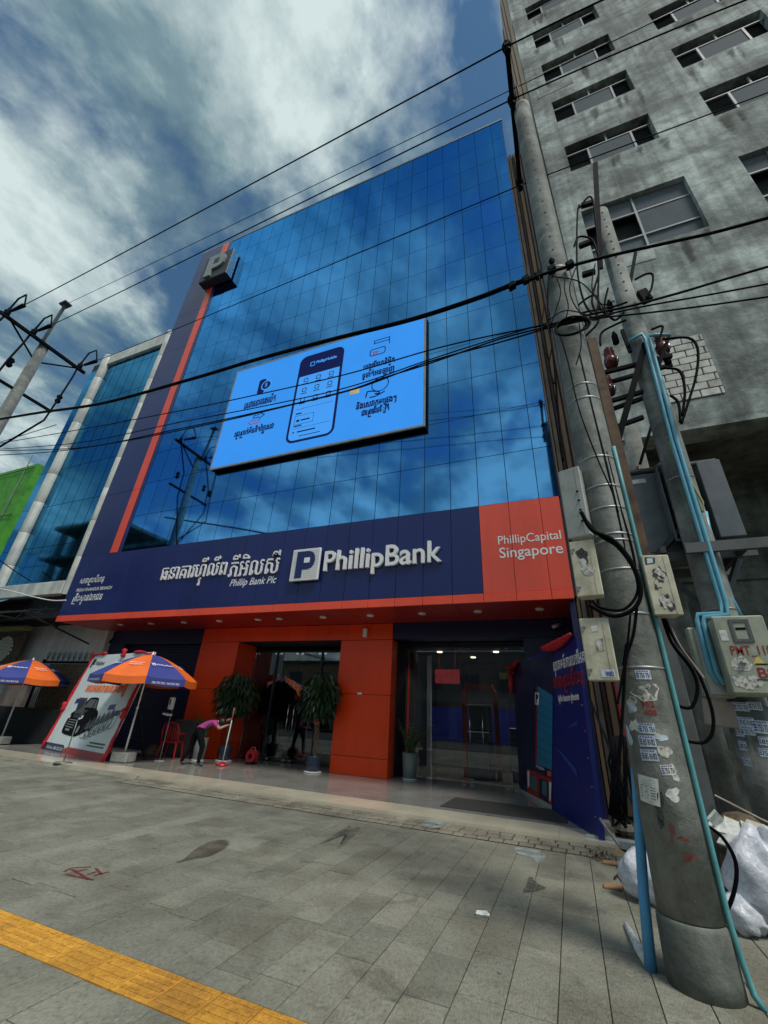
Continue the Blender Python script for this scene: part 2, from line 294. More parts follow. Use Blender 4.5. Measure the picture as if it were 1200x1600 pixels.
mat('interior_orange', (0.35, 0.06, 0.015), 0.5, var=0.1)
mat('machine_dark', (0.045, 0.05, 0.055), 0.4, var=0.1)
mat('fabric_blue', (0.03, 0.07, 0.14), 0.8, var=0.2)
mat('plaster_pink', (0.40, 0.33, 0.29), 0.85, var=0.15, scale=2, streak=0.25)
mat('lamp_on', (1.0, 0.86, 0.66), 0.5, var=0.0, emit=2.2, rvar=0)
mat('led_blue', (0.034, 0.25, 0.74), 0.5, var=0.03, scale=0.5, emit=0.62, rvar=0)
mat('led_pale', (0.05, 0.28, 0.76), 0.5, var=0.03, scale=0.5, emit=0.64, rvar=0)
mat('led_navy', (0.006, 0.012, 0.075), 0.5, var=0.03, emit=0.5, rvar=0)
mat('led_red', (0.16, 0.035, 0.10), 0.5, var=0.03, emit=0.8, rvar=0)
mat('led_gold', (0.42, 0.36, 0.22), 0.5, var=0.2, emit=0.6, rvar=0)
mat('sign_red', (0.42, 0.03, 0.03), 0.5, var=0.05, emit=0.25)
mat('sign_yellow', (0.6, 0.5, 0.12), 0.5, var=0.05)

# ------------------------------------------------------------------ mesh helpers
def top_of(o):
    while o.parent: o = o.parent
    return o
class MB:
    def __init__(s): s.v = []; s.f = []; s.m = []; s.cur = 0
    def add(s, vs, fs):
        n = len(s.v); s.v += [tuple(v) for v in vs]
        for f in fs: s.f.append([i + n for i in f]); s.m.append(s.cur)
        return s
    def obox(s, c, a, b, d):
        c, a, b, d = Vector(c), Vector(a), Vector(b), Vector(d)
        vs = [c + a * i + b * j + d * k for i in (-1, 1) for j in (-1, 1) for k in (-1, 1)]
        return s.add(vs, [(0, 1, 3, 2), (4, 6, 7, 5), (0, 4, 5, 1), (2, 3, 7, 6), (0, 2, 6, 4), (1, 5, 7, 3)])
    def box(s, x0, x1, y0, y1, z0, z1):
        return s.obox(((x0 + x1) / 2, (y0 + y1) / 2, (z0 + z1) / 2), ((x1 - x0) / 2, 0, 0), (0, (y1 - y0) / 2, 0), (0, 0, (z1 - z0) / 2))
    def cbox(s, c, a, b, d, ch):
        """box with chamfered edges; a, b, d are half-extent vectors"""
        c, a, b, d = Vector(c), Vector(a), Vector(b), Vector(d)
        la, lb, ld = a.length, b.length, d.length
        ua, ub, ud = a / la, b / lb, d / ld
        idx = {}; vs = []
        for i in (-1, 1):
            for j in (-1, 1):
                for k in (-1, 1):
                    for w in range(3):
                        p = [la, lb, ld]
                        for q in range(3):
                            if q != w: p[q] -= ch
                        idx[(i, j, k, w)] = len(vs); vs.append(c + ua * i * p[0] + ub * j * p[1] + ud * k * p[2])
        fs = []
        for sgn in (-1, 1):
            fs.append([idx[(sgn, j, k, 0)] for j, k in ((-1, -1), (1, -1), (1, 1), (-1, 1))])
            fs.append([idx[(i, sgn, k, 1)] for i, k in ((-1, -1), (1, -1), (1, 1), (-1, 1))])
            fs.append([idx[(i, j, sgn, 2)] for i, j in ((-1, -1), (1, -1), (1, 1), (-1, 1))])
        for p in (-1, 1):
            for q in (-1, 1):
                fs.append([idx[(-1, p, q, 1)], idx[(1, p, q, 1)], idx[(1, p, q, 2)], idx[(-1, p, q, 2)]])
                fs.append([idx[(p, -1, q, 0)], idx[(p, 1, q, 0)], idx[(p, 1, q, 2)], idx[(p, -1, q, 2)]])
                fs.append([idx[(p, q, -1, 0)], idx[(p, q, 1, 0)], idx[(p, q, 1, 1)], idx[(p, q, -1, 1)]])
        for i in (-1, 1):
            for j in (-1, 1):
                for k in (-1, 1): fs.append([idx[(i, j, k, w)] for w in range(3)])
        return s.add(vs, fs)
    def cb(s, x0, x1, y0, y1, z0, z1, ch=0.01):
        return s.cbox(((x0 + x1) / 2, (y0 + y1) / 2, (z0 + z1) / 2), ((x1 - x0) / 2, 0, 0), (0, (y1 - y0) / 2, 0), (0, 0, (z1 - z0) / 2), ch)
    def bar(s, p, q, w, h, up=(0, 0, 1)):
        p, q = Vector(p), Vector(q); d = (q - p); L = d.length; d = d / L; up = Vector(up)
        if abs(d.dot(up)) > 0.98: up = Vector((0, 1, 0))
        sd = d.cross(up).normalized(); u2 = sd.cross(d)
        return s.obox((p + q) / 2, d * L / 2, sd * w / 2, u2 * h / 2)
    def tube(s, path, r, n=6, cap=True):
        path = [Vector(p) for p in path]; m = len(path); rs = r if isinstance(r, (list, tuple)) else [r] * m
        vs = []; prev = None
        for i in range(m):
            d = (path[min(i + 1, m - 1)] - path[max(i - 1, 0)])
            d = d.normalized() if d.length > 1e-9 else Vector((0, 0, 1))
            if prev is None:
                ref = Vector((0, 0, 1)) if abs(d.z) < 0.9 else Vector((1, 0, 0)); u = d.cross(ref).normalized()
            else:
                u = prev - d * prev.dot(d); u = u.normalized() if u.length > 1e-6 else d.orthogonal().normalized()
            prev = u; w = d.cross(u)
            for k in range(n):
                a = 2 * math.pi * k / n; vs.append(path[i] + (u * math.cos(a) + w * math.sin(a)) * rs[i])
        fs = [(i * n + k, i * n + (k + 1) % n, (i + 1) * n + (k + 1) % n, (i + 1) * n + k) for i in range(m - 1) for k in range(n)]
        if cap: fs += [tuple(range(n))[::-1], tuple((m - 1) * n + k for k in range(n))]
        return s.add(vs, fs)
    def lathe(s, c, prof, n=16, cap=True):
        c = Vector(c); vs = [c + Vector((r * math.cos(2 * math.pi * k / n), r * math.sin(2 * math.pi * k / n), z)) for r, z in prof for k in range(n)]
        m = len(prof)
        fs = [(i * n + k, i * n + (k + 1) % n, (i + 1) * n + (k + 1) % n, (i + 1) * n + k) for i in range(m - 1) for k in range(n)]
        if cap: fs += [tuple(range(n))[::-1], tuple((m - 1) * n + k for k in range(n))]
        return s.add(vs, fs)
    def prism(s, pts, O, U, V, depth):
        """polygon in the U,V plane at O, extruded by depth along U x V (both signs allowed)"""
        O, U, V = Vector(O), Vector(U), Vector(V); N = U.cross(V).normalized() * depth; n = len(pts)
        a = [O + U * p[0] + V * p[1] for p in pts]
        vs = a + [p + N for p in a]
        fs = [tuple(range(n))[::-1], tuple(range(n, 2 * n))] + [(i, (i + 1) % n, (i + 1) % n + n, i + n) for i in range(n)]
        return s.add(vs, fs)
    def ring(s, outer, inner, O, U, V, depth):
        """band between two outlines with the same number of points"""
        O, U, V = Vector(O), Vector(U), Vector(V); N = U.cross(V).normalized() * depth; n = len(outer)
        P = lambda q: O + U * q[0] + V * q[1]
        vs = [P(q) for q in outer] + [P(q) for q in inner] + [P(q) + N for q in outer] + [P(q) + N for q in inner]
        fs = []
        for i in range(n):
            j = (i + 1) % n
            fs += [(i, j, n + j, n + i), (2 * n + i, 3 * n + i, 3 * n + j, 2 * n + j), (i, 2 * n + i, 2 * n + j, j), (n + i, n + j, 3 * n + j, 3 * n + i)]
        return s.add(vs, fs)
    def build(s, name, material, parent=None, smooth=False, loc=None, fix=True, kind=None, label=None):
        o0 = Vector(loc) if loc is not None else (top_of(parent).location.copy() if parent else Vector((0, 0, 0)))
        me = bpy.data.meshes.new(name)
        me.from_pydata([(v[0] - o0.x, v[1] - o0.y, v[2] - o0.z) for v in s.v], [], s.f)
        ms = material if isinstance(material, (list, tuple)) else [material]
        for q in ms: me.materials.append(MATS[q])
        me.polygons.foreach_set('material_index', s.m)
        if fix:
            bm = bmesh.new(); bm.from_mesh(me); bmesh.ops.recalc_face_normals(bm, faces=bm.faces); bm.to_mesh(me); bm.free()
        if smooth: me.polygons.foreach_set('use_smooth', [True] * len(me.polygons))
        me.update()
        o = bpy.data.objects.new(name, me); COL.objects.link(o)
        if parent: o.parent = parent
        else: o.location = o0
        if kind: o['kind'] = kind
        if label: o['label'] = label
        return o
def soft_sheet(name, pts, O, U, V, material, parent=None, loc=None, inner=0.86):
    """thin stain: full in the middle, fading to nothing at its outline"""
    n = len(pts); cx, cy = sum(p[0] for p in pts) / n, sum(p[1] for p in pts) / n
    P = lambda a, b: Vector(O) + Vector(U) * a + Vector(V) * b
    vs = [P(cx, cy)] + [P(cx + (p[0] - cx) * inner, cy + (p[1] - cy) * inner) for p in pts] + [P(*p) for p in pts]
    fs = [(0, 1 + i, 1 + (i + 1) % n) for i in range(n)] + [(1 + i, 1 + n + i, 1 + n + (i + 1) % n, 1 + (i + 1) % n) for i in range(n)]
    o = MB().add(vs, fs).build(name, material, parent, fix=False, loc=loc)
    a = o.data.attributes.new('edge', 'FLOAT', 'POINT'); a.data.foreach_set('value', [1.0] * (n + 1) + [0.0] * n)
    return o
def tag(o, label, cat, group=None):
    o['label'] = label; o['category'] = cat
    if group: o['group'] = group
    return o
def thing(name, label, cat, loc, group=None):
    o = bpy.data.objects.new(name, None); COL.objects.link(o); o.location = loc; o.empty_display_size = 0.2
    return tag(o, label, cat, group)
def copy_tree(o, parent=None):
    c = o.copy(); COL.objects.link(c); c.parent = parent
    for ch in list(o.children): copy_tree(ch, c)
    return c
def share(name, mesh, parent, loc):
    o = bpy.data.objects.new(name, mesh); COL.objects.link(o); o.parent = parent; o.location = loc
    return o
def rounded(w, h, r, n=5, x0=0, y0=0):
    pts = []
    for cx, cy, a0 in ((w - r, h - r, 0), (r, h - r, 90), (r, r, 180), (w - r, r, 270)):
        for i in range(n + 1):
            a = R_(a0 + 90 * i / n); pts.append((x0 + cx + r * math.cos(a), y0 + cy + r * math.sin(a)))
    return pts
def blob(cx, cy, rx, ry, n=18, jit=0.25, seed=0, rot=0.0):
    rnd = random.Random(seed); pts = []
    ph = [rnd.uniform(0, 6.28) for _ in range(4)]
    for i in range(n):
        a = 2 * math.pi * i / n; k = 1 + jit * (0.5 * math.sin(2 * a + ph[0]) + 0.35 * math.sin(3 * a + ph[1]) + 0.3 * math.sin(5 * a + ph[2]) + rnd.uniform(-.25, .25))
        x, y = rx * k * math.cos(a), ry * k * math.sin(a)
        pts.append((cx + x * math.cos(rot) - y * math.sin(rot), cy + x * math.sin(rot) + y * math.cos(rot)))
    return pts

# ------------------------------------------------------------------ lettering
_TC = {}
def text_geo(body, extrude=0.0, shear=0.0, offset=0.0):
    key = (body, extrude, shear, offset)
    if key in _TC: return _TC[key]
    c = bpy.data.curves.new('lettering_curve', 'FONT'); c.body = body; c.size = 1.0; c.extrude = extrude; c.shear = shear; c.offset = offset; c.resolution_u = 4
    o = bpy.data.objects.new('lettering_curve', c)
    me = o.to_mesh()
    vs = [tuple(v.co) for v in me.vertices]; fs = [tuple(p.vertices) for p in me.polygons]
    o.to_mesh_clear(); bpy.data.objects.remove(o); bpy.data.curves.remove(c)
    _TC[key] = (vs, fs); return vs, fs
def khmer_geo(body, extrude=0.0, offset=0.0):
    """letters in the order they are seen; {x} hangs a small x under the letter before it, [ puts the hook of a subscript ro before the next letter"""
    base = ''; subs = []; hooks = []
    i = 0
    while i < len(body):
        if body[i] == '{':
            j = body.index('}', i); subs.append((body[i + 1:j], len(base))); i = j + 1; continue
        if body[i] == '[':
            hooks.append(len(base)); base += ' '; i += 1; continue
        base += body[i]; i += 1
    vs, fs = text_geo(base, extrude, 0.0, offset); vs = list(vs); fs = list(fs)
    def wid(s):
        if not s.strip(): return 0.28 * len(s)
        v, _ = text_geo(s + '.', 0, 0, 0); return max(p[0] for p in v) - 0.09
    for ch, k in subs:
        x0, x1 = wid(base[:k - 1]), wid(base[:k]); v, f = text_geo(ch, extrude, 0.0, offset)
        mn, mxx = min(p[0] for p in v), max(p[0] for p in v); s_ = 0.52; n = len(vs)
        cx = (x0 + x1) / 2 - (mn + mxx) / 2 * s_ * 1.25
        vs += [(cx + p[0] * s_ * 1.25, p[1] * s_ - 0.40, p[2]) for p in v]; fs += [tuple(q + n for q in ff) for ff in f]
    for k in hooks:
        x = wid(base[:k]) + 0.10; w = 0.07; e = max(extrude, 0.0005)
        for bx in ((x, x + w, -0.26, 0.42), (x, x + 0.55, -0.30, -0.23), (x, x + 0.2, 0.38, 0.45)):
            n = len(vs); vs += [(bx[a], bx[2 + b], e * c) for a in (0, 1) for b in (0, 1) for c in (-1, 1)]
            fs += [tuple(q + n for q in f) for f in ((0, 1, 3, 2), (4, 6, 7, 5), (0, 4, 5, 1), (2, 3, 7, 6), (0, 2, 6, 4), (1, 5, 7, 3))]
    return vs, fs
def put_text(mb, geo, O, U, V, w=None, h=None, depth=0.003, box=None):
    """fit lettering into width w (and height h) with its lower left corner at O"""
    vs, fs = geo; O, U, V = Vector(O), Vector(U).normalized(), Vector(V).normalized(); N = U.cross(V)
    x0, x1 = min(p[0] for p in vs), max(p[0] for p in vs); y0, y1 = min(p[1] for p in vs), max(p[1] for p in vs)
    sx = w / (x1 - x0) if w else h / (y1 - y0); sy = h / (y1 - y0) if h else sx
    zs = max(abs(p[2]) for p in vs)
    up = (lambda z: depth) if zs < 1e-6 else (lambda z: (z / zs + 1) * 0.5 * depth)
    mb.add([O + U * ((p[0] - x0) * sx) + V * ((p[1] - y0) * sy) + N * up(p[2]) for p in vs], fs)
    return mb
UX, UZ = Vector((1, 0, 0)), Vector((0, 0, 1))
def sign_text(name, body, parent, material, O, U=UX, V=UZ, w=None, h=None, depth=0.004, kh=False, shear=0.0, offset=0.0, solid=False, label=None, bold=0.0):
    e = 0.05 if solid else 0.0
    g = khmer_geo(body, e, offset) if kh else text_geo(body, e, shear, offset)
    mb = put_text(MB(), g, O, U, V, w, h, depth)
    if bold:                                     # thicker strokes: the same letters again, a stroke aside and a hair nearer
        for k, (a, b) in enumerate(((-1, 0), (1, 0), (0, 1), (0, -1))): put_text(mb, g, Vector(O) + Vector(U).normalized() * bold * a + Vector(V).normalized() * bold * b, U, V, w, h, depth + .0008 * (k + 1))
    return mb.build(name, material, parent, fix=False, label=label)

# ================================================================== the setting: ground, pavement, road
PZ = 0.08                                        # top of the tiled forecourt
YF, YC = 10.0, 11.95                             # curtain wall plane, ground floor column plane
MB().box(-400, 400, -400, 400, -0.40, -0.16).build('ground', 'earth', kind='structure')
road = MB().box(-300, 300, -15.0, -2.2, -0.15, -0.12).build('road', 'asphalt', kind='structure')
pave = MB().box(-60, 40, -2.0, 7.6, -0.155, -0.012).box(-60, -9.2, 7.6, 8.16, -0.155, -0.012).box(-60, 40, 8.165, 30, -0.155, -0.02).box(-9.2, 40, 7.6, 8.16, -0.155, -0.021).box(-60, 40, -2.18, -2.0, -0.155, 0.0).build('pavement', 'joint_sand', kind='structure')

def chamfer_slab(mb, x0, x1, y0, y1, z0, z1, c):
    mb.add([(x0, y0, z0), (x1, y0, z0), (x1, y1, z0), (x0, y1, z0), (x0, y0, z1 - c), (x1, y0, z1 - c), (x1, y1, z1 - c), (x0, y1, z1 - c),
            (x0 + c, y0 + c, z1), (x1 - c, y0 + c, z1), (x1 - c, y1 - c, z1), (x0 + c, y1 - c, z1)],
           [(0, 1, 5, 4), (1, 2, 6, 5), (2, 3, 7, 6), (3, 0, 4, 7), (4, 5, 9, 8), (5, 6, 10, 9), (6, 7, 11, 10), (7, 4, 8, 11), (8, 9, 10, 11)])
    return mb
rnd = random.Random(5)
slabs = []
i = -72
while i * 0.3 < 12:
    xa, xb = i * 0.3 + 0.008, (i + 1) * 0.3 + 0.008
    for ya, yb in ((-1.0, 2.645), (2.955, 7.6 if xb > -9.2 else 8.155)):
        y = ya - (rnd.uniform(0, 0.5) if ya > 0 else rnd.uniform(0, .6)); first = True
        while y < yb - 0.02:
            L = rnd.choice((0.6, 0.6, 0.75, 0.9))
            if y + L < ya + .15: y += L; continue
            y0, y1 = max(y, ya), min(y + L, yb)
            if first: y0 = ya; first = False
            if yb - y1 < .15: y1 = yb
            slabs.append((xa, xb, y0, y1)); y = y1
    i += 1
def seen_area(b, z=0.0):
    ps = [proj((b[a], b[2 + c], z)) for a, c in ((0, 0), (1, 0), (1, 1), (0, 1))]
    if any(p is None for p in ps): return 0
    if max(p[0] for p in ps) < 0 or min(p[0] for p in ps) > 1200 or min(p[1] for p in ps) > 1600 or max(p[1] for p in ps) < 0: return 0
    return abs(sum(ps[k][0] * ps[(k + 1) % 4][1] - ps[(k + 1) % 4][0] * ps[k][1] for k in range(4))) / 2
order = sorted(slabs, key=lambda b: -seen_area(b))
rest = MB()
for k, b in enumerate(order):
    dz = rnd.uniform(-0.0018, 0.0018); g = 0.0032
    if k < 295 and seen_area(b) > 0:
        chamfer_slab(MB(), b[0] + g, b[1] - g, b[2] + .0055, b[3] - .0055, -0.012, dz, 0.0035).build('paver', 'paver_stone', pave, fix=False)
    else: chamfer_slab(rest, b[0] + g, b[1] - g, b[2] + .0055, b[3] - .0055, -0.012, dz, 0.0035)
rest.build('paver', 'paver_stone', pave, kind='stuff', fix=False)
# yellow tactile strip, each tile with raised ribs
x = -7.26; k = 0
while x < 3:
    m = MB(); chamfer_slab(m, x + .003, x + .297, 2.650, 2.950, -0.012, 0.002, 0.003)
    for r in range(4):
        yy = 2.69 + r * 0.07; m.cb(x + .02, x + .28, yy, yy + .034, 0.0015, 0.0065, 0.0024)
    m.build('tactile_tile', 'tactile_yellow', pave, fix=True); x += 0.3
# cobble band in front of the forecourt
cob = MB().box(-9.2, 0.6, 7.605, 8.16, -0.02, 0.004).build('cobble_band', 'joint_sand', kind='structure')
cn = 0; cst = MB()
rows = ((7.61, 7.79), (7.79, 7.97), (7.97, 8.16))
for rr, (y0, y1) in enumerate(rows):
    x = 0.55 - rr * 0.09
    while x > -9.1:
        w = rnd.uniform(0.17, 0.24); z1 = 0.016 + rr * 0.011 + rnd.uniform(-.004, .004)
        tgt = MB() if cn < 140 else cst
        chamfer_slab(tgt, x - w + .008, x - .008, y0 + .008, y1 - .008, -0.01, z1, 0.012)
        if tgt is not cst: tgt.build('cobble', 'cobble_stone', cob, fix=False)
        cn += 1; x -= w
if cst.v: cst.build('cobble', 'cobble_stone', cob, kind='stuff', fix=False)
# tiled forecourt
plat = MB().box(-17.2, 0.42, 8.17, 13.6, -0.02, 0.066).build('forecourt', 'joint_dark', kind='structure')
ys = [8.165, 8.95, 9.75, 10.55, 11.35, 12.15, 12.95, 13.6]
for r in range(len(ys) - 1):
    x = 0.42; n = 0
    while x > -17.2 + 0.1:
        x0 = max(x - 0.8, -17.2)
        m = 'tile_cream' if r == 0 else 'tile_grey'
        MB().box(x0 + .0015, x - .0015, ys[r] + .0015, ys[r + 1] - .0015, 0.02, PZ).build('floor_tile', m, plat, fix=False)
        x -= 0.8; n += 1
vs = [(-17.2, 8.04, .002), (-9.21, 8.04, .002), (-9.21, 8.163, .072), (-17.2, 8.163, .072), (-17.2, 8.163, -.01), (-9.21, 8.163, -.01)]
MB().add(vs, [(0, 1, 2, 3), (0, 3, 4), (1, 5, 2), (0, 4, 5, 1), (3, 2, 5, 4)]).build('edge_strip', 'paver_stone', plat)
# dark entrance mat
MB().cb(-2.50, -0.27, 9.20, 10.45, PZ + .001, PZ + .009, .003).build('entrance_mat', 'mat_dark', loc=(-1.4, 9.8, PZ)); tag(bpy.data.objects['entrance_mat'], 'dark grey entrance mat on the pale tiles before the glass lobby', 'mat')
# marks on the pavement (each a thin patch lying on the stones)
def chaikin(p, n=2):
    for _ in range(n): p = [q for i in range(len(p)) for q in ((.75 * p[i][0] + .25 * p[(i + 1) % len(p)][0], .75 * p[i][1] + .25 * p[(i + 1) % len(p)][1]), (.25 * p[i][0] + .75 * p[(i + 1) % len(p)][0], .25 * p[i][1] + .75 * p[(i + 1) % len(p)][1]))]
    return p
def decal(name, label, cat, pts, z, m, loc):
    return tag(soft_sheet(name, chaikin(pts), (0, 0, z + .0015), (1, 0, 0), (0, 1, 0), m, loc=loc), label, cat)
def gpts(px, z=0.004): return [tuple(at(a, b, Z=z)[:2]) for a, b in px]
decal('water_stain', 'brown leaf-shaped wet stain on the grey paving', 'stain', gpts([(266, 1352), (290, 1340), (300, 1328), (330, 1312), (352, 1310), (362, 1315), (356, 1325), (330, 1338), (318, 1341), (300, 1343)]), 0.0035, 'stain_wet', at(310, 1330, Z=0))
decal('cement_patch', 'pale blue-grey cement splash across the cobble band', 'stain', gpts([(656, 1285), (668, 1278), (690, 1277), (710, 1281), (700, 1288), (680, 1293), (662, 1292)], 0.06), 0.046, 'stain_cement', at(684, 1285, Z=0))
decal('cement_patch', 'pale grey cement smear on pavers below the drain stains', 'stain', gpts([(798, 1324), (815, 1322), (858, 1333), (850, 1347), (842, 1352), (832, 1340), (805, 1334)]), 0.0035, 'stain_cement', at(830, 1335, Z=0))
decal('dirt_patch', 'ragged dark dirt blotch on the paving near cardboard scraps', 'stain', gpts([(812, 1395), (822, 1385), (824, 1370), (832, 1368), (836, 1378), (858, 1388), (845, 1392), (830, 1396)]), 0.0035, 'stain_dark', at(832, 1385, Z=0))
decal('tar_smear', 'thin dark curved smear on pavers in front of the orange column', 'stain', gpts([(498, 1318), (540, 1292), (550, 1288), (548, 1296), (562, 1290), (566, 1295), (548, 1312), (528, 1328), (526, 1326), (545, 1306), (536, 1300), (500, 1321)]), 0.0035, 'stain_faint', at(530, 1305, Z=0))
m = MB()                                           # red painted scrawl
for a, b in (((100, 1362), (112, 1356)), ((112, 1356), (142, 1354)), ((112, 1358), (140, 1374)), ((118, 1362), (136, 1358)), ((136, 1366), (150, 1362)), ((150, 1356), (158, 1366)), ((146, 1368), (170, 1362)), ((104, 1366), (146, 1375))):
    m.bar(at(*a, Z=.004), at(*b, Z=.004), 0.028, 0.0016)
tag(m.build('paint_scrawl', 'paint_faded', loc=at(135, 1365, Z=0)), 'faded red painted scrawl on the paving', 'graffiti')
c = at(754, 1430, Z=0)                             # crumpled tissue
m = MB(); rr = random.Random(3)
for q in range(7):
    p = c + Vector((rr.uniform(-.05, .05), rr.uniform(-.025, .025), 0.012)); m.obox(p, Vector((.028, rr.uniform(-.01, .01), rr.uniform(-.008, .008))), Vector((0, .014, .006)), Vector((0, -.004, .008)))
tag(m.build('crumpled_tissue', 'paper_white', loc=c), 'crumpled white tissue lying on the grey paving', 'litter')

# ================================================================== bank building
BK = thing('bank_building', 'tall blue mirror-glass bank with navy and red fascia and orange columns', 'building', (-8.6, 12, 0))
X0, PW, Z0, RH = -0.049, 0.7647, 6.745, 1.5375     # pane grid
GL = X0 - 20 * PW                                  # left edge of the glass
MB().box(-17.62, 0.47, 10.06, 24, 4.20, 26.66).build('core', 'joint_dark', BK)
MB().box(-17.62, 0.47, 10.06, 24, 26.66, 26.76).build('roof', 'grey_wall', BK)
cw = MB().box(GL - .02, 0.45, 10.02, 10.06, Z0, Z0 + 13 * RH).build('curtain_wall', 'joint_dark', BK)
pm = {}
for r in range(13):
    for c_ in range(21):
        x1 = X0 - (c_ - 1) * PW if c_ > 0 else 0.45
        x0 = X0 - c_ * PW
        z0 = Z0 + r * RH
        key = (c_ == 0)
        w, h = x1 - x0 - 0.018, RH - 0.018
        if key not in pm:
            me_o = MB().add([(0, 0, 0), (w, 0, 0), (w, 0, h), (0, 0, h), (0, .018, 0), (w, .018, 0), (w, .018, h), (0, .018, h)],
                            [(0, 1, 2, 3), (0, 4, 5, 1), (1, 5, 6, 2), (2, 6, 7, 3), (3, 7, 4, 0)]).build('pane', 'blue_glass', None, fix=False)
            pm[key] = me_o.data; bpy.data.objects.remove(me_o)
        o = share('pane', pm[key], cw, Vector((x0 + .009, YF, z0 + .009)) - BK.location)
        o.rotation_euler = (R_(rnd.uniform(-.05, .05)), 0, R_(rnd.uniform(-.05, .05)))
# parapet cap
MB().box(-17.66, 0.49, 9.98, 10.3, Z0 + 13 * RH + .004, 26.86).build('parapet_cap', 'galvanised', BK)
# navy pilaster with red stripe
pil = MB().box(-17.66, GL - .01, 10.015, 10.06, 6.73, 26.72).build('pilaster', 'joint_dark', BK)
for r in range(7):
    z0, z1 = 6.74 + r * 2.854, 6.74 + (r + 1) * 2.854
    MB().cb(-17.66, -15.97, 9.985, 10.02, z0 + .004, z1 - .004, .004).build('pilaster_panel', 'navy_panel', pil)
    MB().cb(-15.965, -15.56, 9.965, 10.02, z0 + .004, z1 - .004, .004).build('stripe_panel', 'red_panel', pil)
    MB().cb(-15.555, GL - .012, 9.985, 10.02, z0 + .004, z1 - .004, .004).build('pilaster_panel', 'navy_panel', pil)
# letter box at the top of the stripe
pb = MB().cb(-16.2, -14.25, 9.53, 9.96, 22.57, 24.75, .03).build('logo_box', 'dark_steel', BK)
P_OUT = [(.18, .08), (.42, .08), (.42, .34), (.60, .34), (.74, .38), (.82, .47), (.85, .62), (.82, .77), (.74, .87), (.60, .92), (.18, .92)]
MB().box(-16.16, -14.29, 9.51, 9.529, 22.61, 24.71).build('face_plate', 'dark_steel', pb)
MB().prism([(a * 1.87, b * 2.1) for a, b in P_OUT], (-16.16, 9.509, 22.61), UX, UZ, 0.10).build('lettering', 'frame_grey', pb)
MB().prism([(.42 * 1.87, .52 * 2.1), (.62 * 1.87, .52 * 2.1), (.62 * 1.87, .74 * 2.1), (.42 * 1.87, .74 * 2.1)], (-16.16, 9.408, 22.61), UX, UZ, 0.006).build('letter_counter', 'dark_steel', pb)
# fascia: backing, navy and coral panels, red band below
fa = MB().box(-17.6, 0.42, 10.0, 10.07, 4.14, 6.73).box(-17.6, 0.42, 10.02, 11.9, 6.6, 6.7).build('fascia', 'joint_dark', BK)
edges = [0.415, X0] + [X0 - k * PW for k in range(1, 23)] + [-17.6]
for k in range(len(edges) - 1):
    x1, x0 = edges[k], edges[k + 1]
    if x1 - x0 < 0.05: continue
    m = 'coral_panel' if k < 3 else 'navy_panel'
    MB().cb(x0 + .005, x1 - .005, 9.955, 9.999, 4.345, 6.725, .004).build('fascia_panel', m, fa)
    MB().cb(x0 + .005, x1 - .005, 9.935, 9.999, 4.125, 4.335, .004).build('band_panel', 'red_panel', fa)
YS = 9.955
# raised signs
lb = MB().cb(-7.18, -6.23, 9.80, 9.88, 4.97, 5.95, .01).build('logo_plate', 'letter_white', fa)
MB().prism([(a * .95, b * .98) for a, b in P_OUT], (-7.18, 9.80, 4.97), UX, UZ, 0.012).build('lettering', 'navy_panel', lb)
MB().box(-6.74, -6.55, 9.78, 9.79, 5.50, 5.66).build('letter_counter', 'letter_white', lb)
m = MB()
for k in range(1, 16):
    t_ = k / 16
    m.box(-7.16 + t_ * .91, -7.155 + t_ * .91, 9.7965, 9.799, 4.99, 5.93); m.box(-7.16, -6.25, 9.7962, 9.7988, 4.985 + t_ * .94, 4.99 + t_ * .94)
m.build('grid_lines', 'letter_side', lb)
sign_text('lettering', 'PhillipBank', fa, 'letter_white', (-6.10, YS - .01, 5.03), w=3.52, h=0.80, depth=0.09, solid=True, offset=0.012, label='raised white bank name in Latin letters')
sign_text('lettering', 'ធនាគារហ{វ}ីលីព', fa, 'letter_white', (-12.68, YS - .01, 5.10), w=2.88, h=0.98, depth=0.05, kh=True, solid=True, offset=-0.004, label='raised white Khmer word for bank and its name')
sign_text('lettering', 'ភីអិលស៊ី', fa, 'letter_white', (-9.66, YS - .01, 5.30), w=1.92, h=0.76, depth=0.05, kh=True, solid=True, offset=-0.004, label='raised white Khmer abbreviation ending the bank name')
sign_text('lettering', 'Phillip Bank Plc', fa, 'letter_white', (-9.53, YS, 4.93), w=1.78, h=0.30, depth=0.006, shear=0.25, offset=0.012)
sign_text('lettering', 'PhillipCapital', fa, 'letter_white', (-1.14, YS, 5.50), w=1.47, h=0.30, depth=0.006, offset=0.004)
sign_text('lettering', 'Singapore', fa, 'letter_white', (-1.13, YS, 5.12), w=1.46, h=0.36, depth=0.006, offset=0.008)
sign_text('lettering', 'សាខា[ពះសីហនុ', fa, 'letter_white', (-17.06, YS, 5.47), w=1.36, h=0.40, depth=0.012, kh=True, offset=0.012)
sign_text('lettering', 'PREAH SIHANOUK BRANCH', fa, 'letter_white', (-17.08, YS, 5.24), w=1.98, h=0.13, depth=0.006, offset=0.010)
sign_text('lettering', '[គឹះស{ថ}ានឯកជន', fa, 'letter_white', (-17.07, YS, 4.72), w=1.62, h=0.48, depth=0.012, kh=True, offset=0.014)
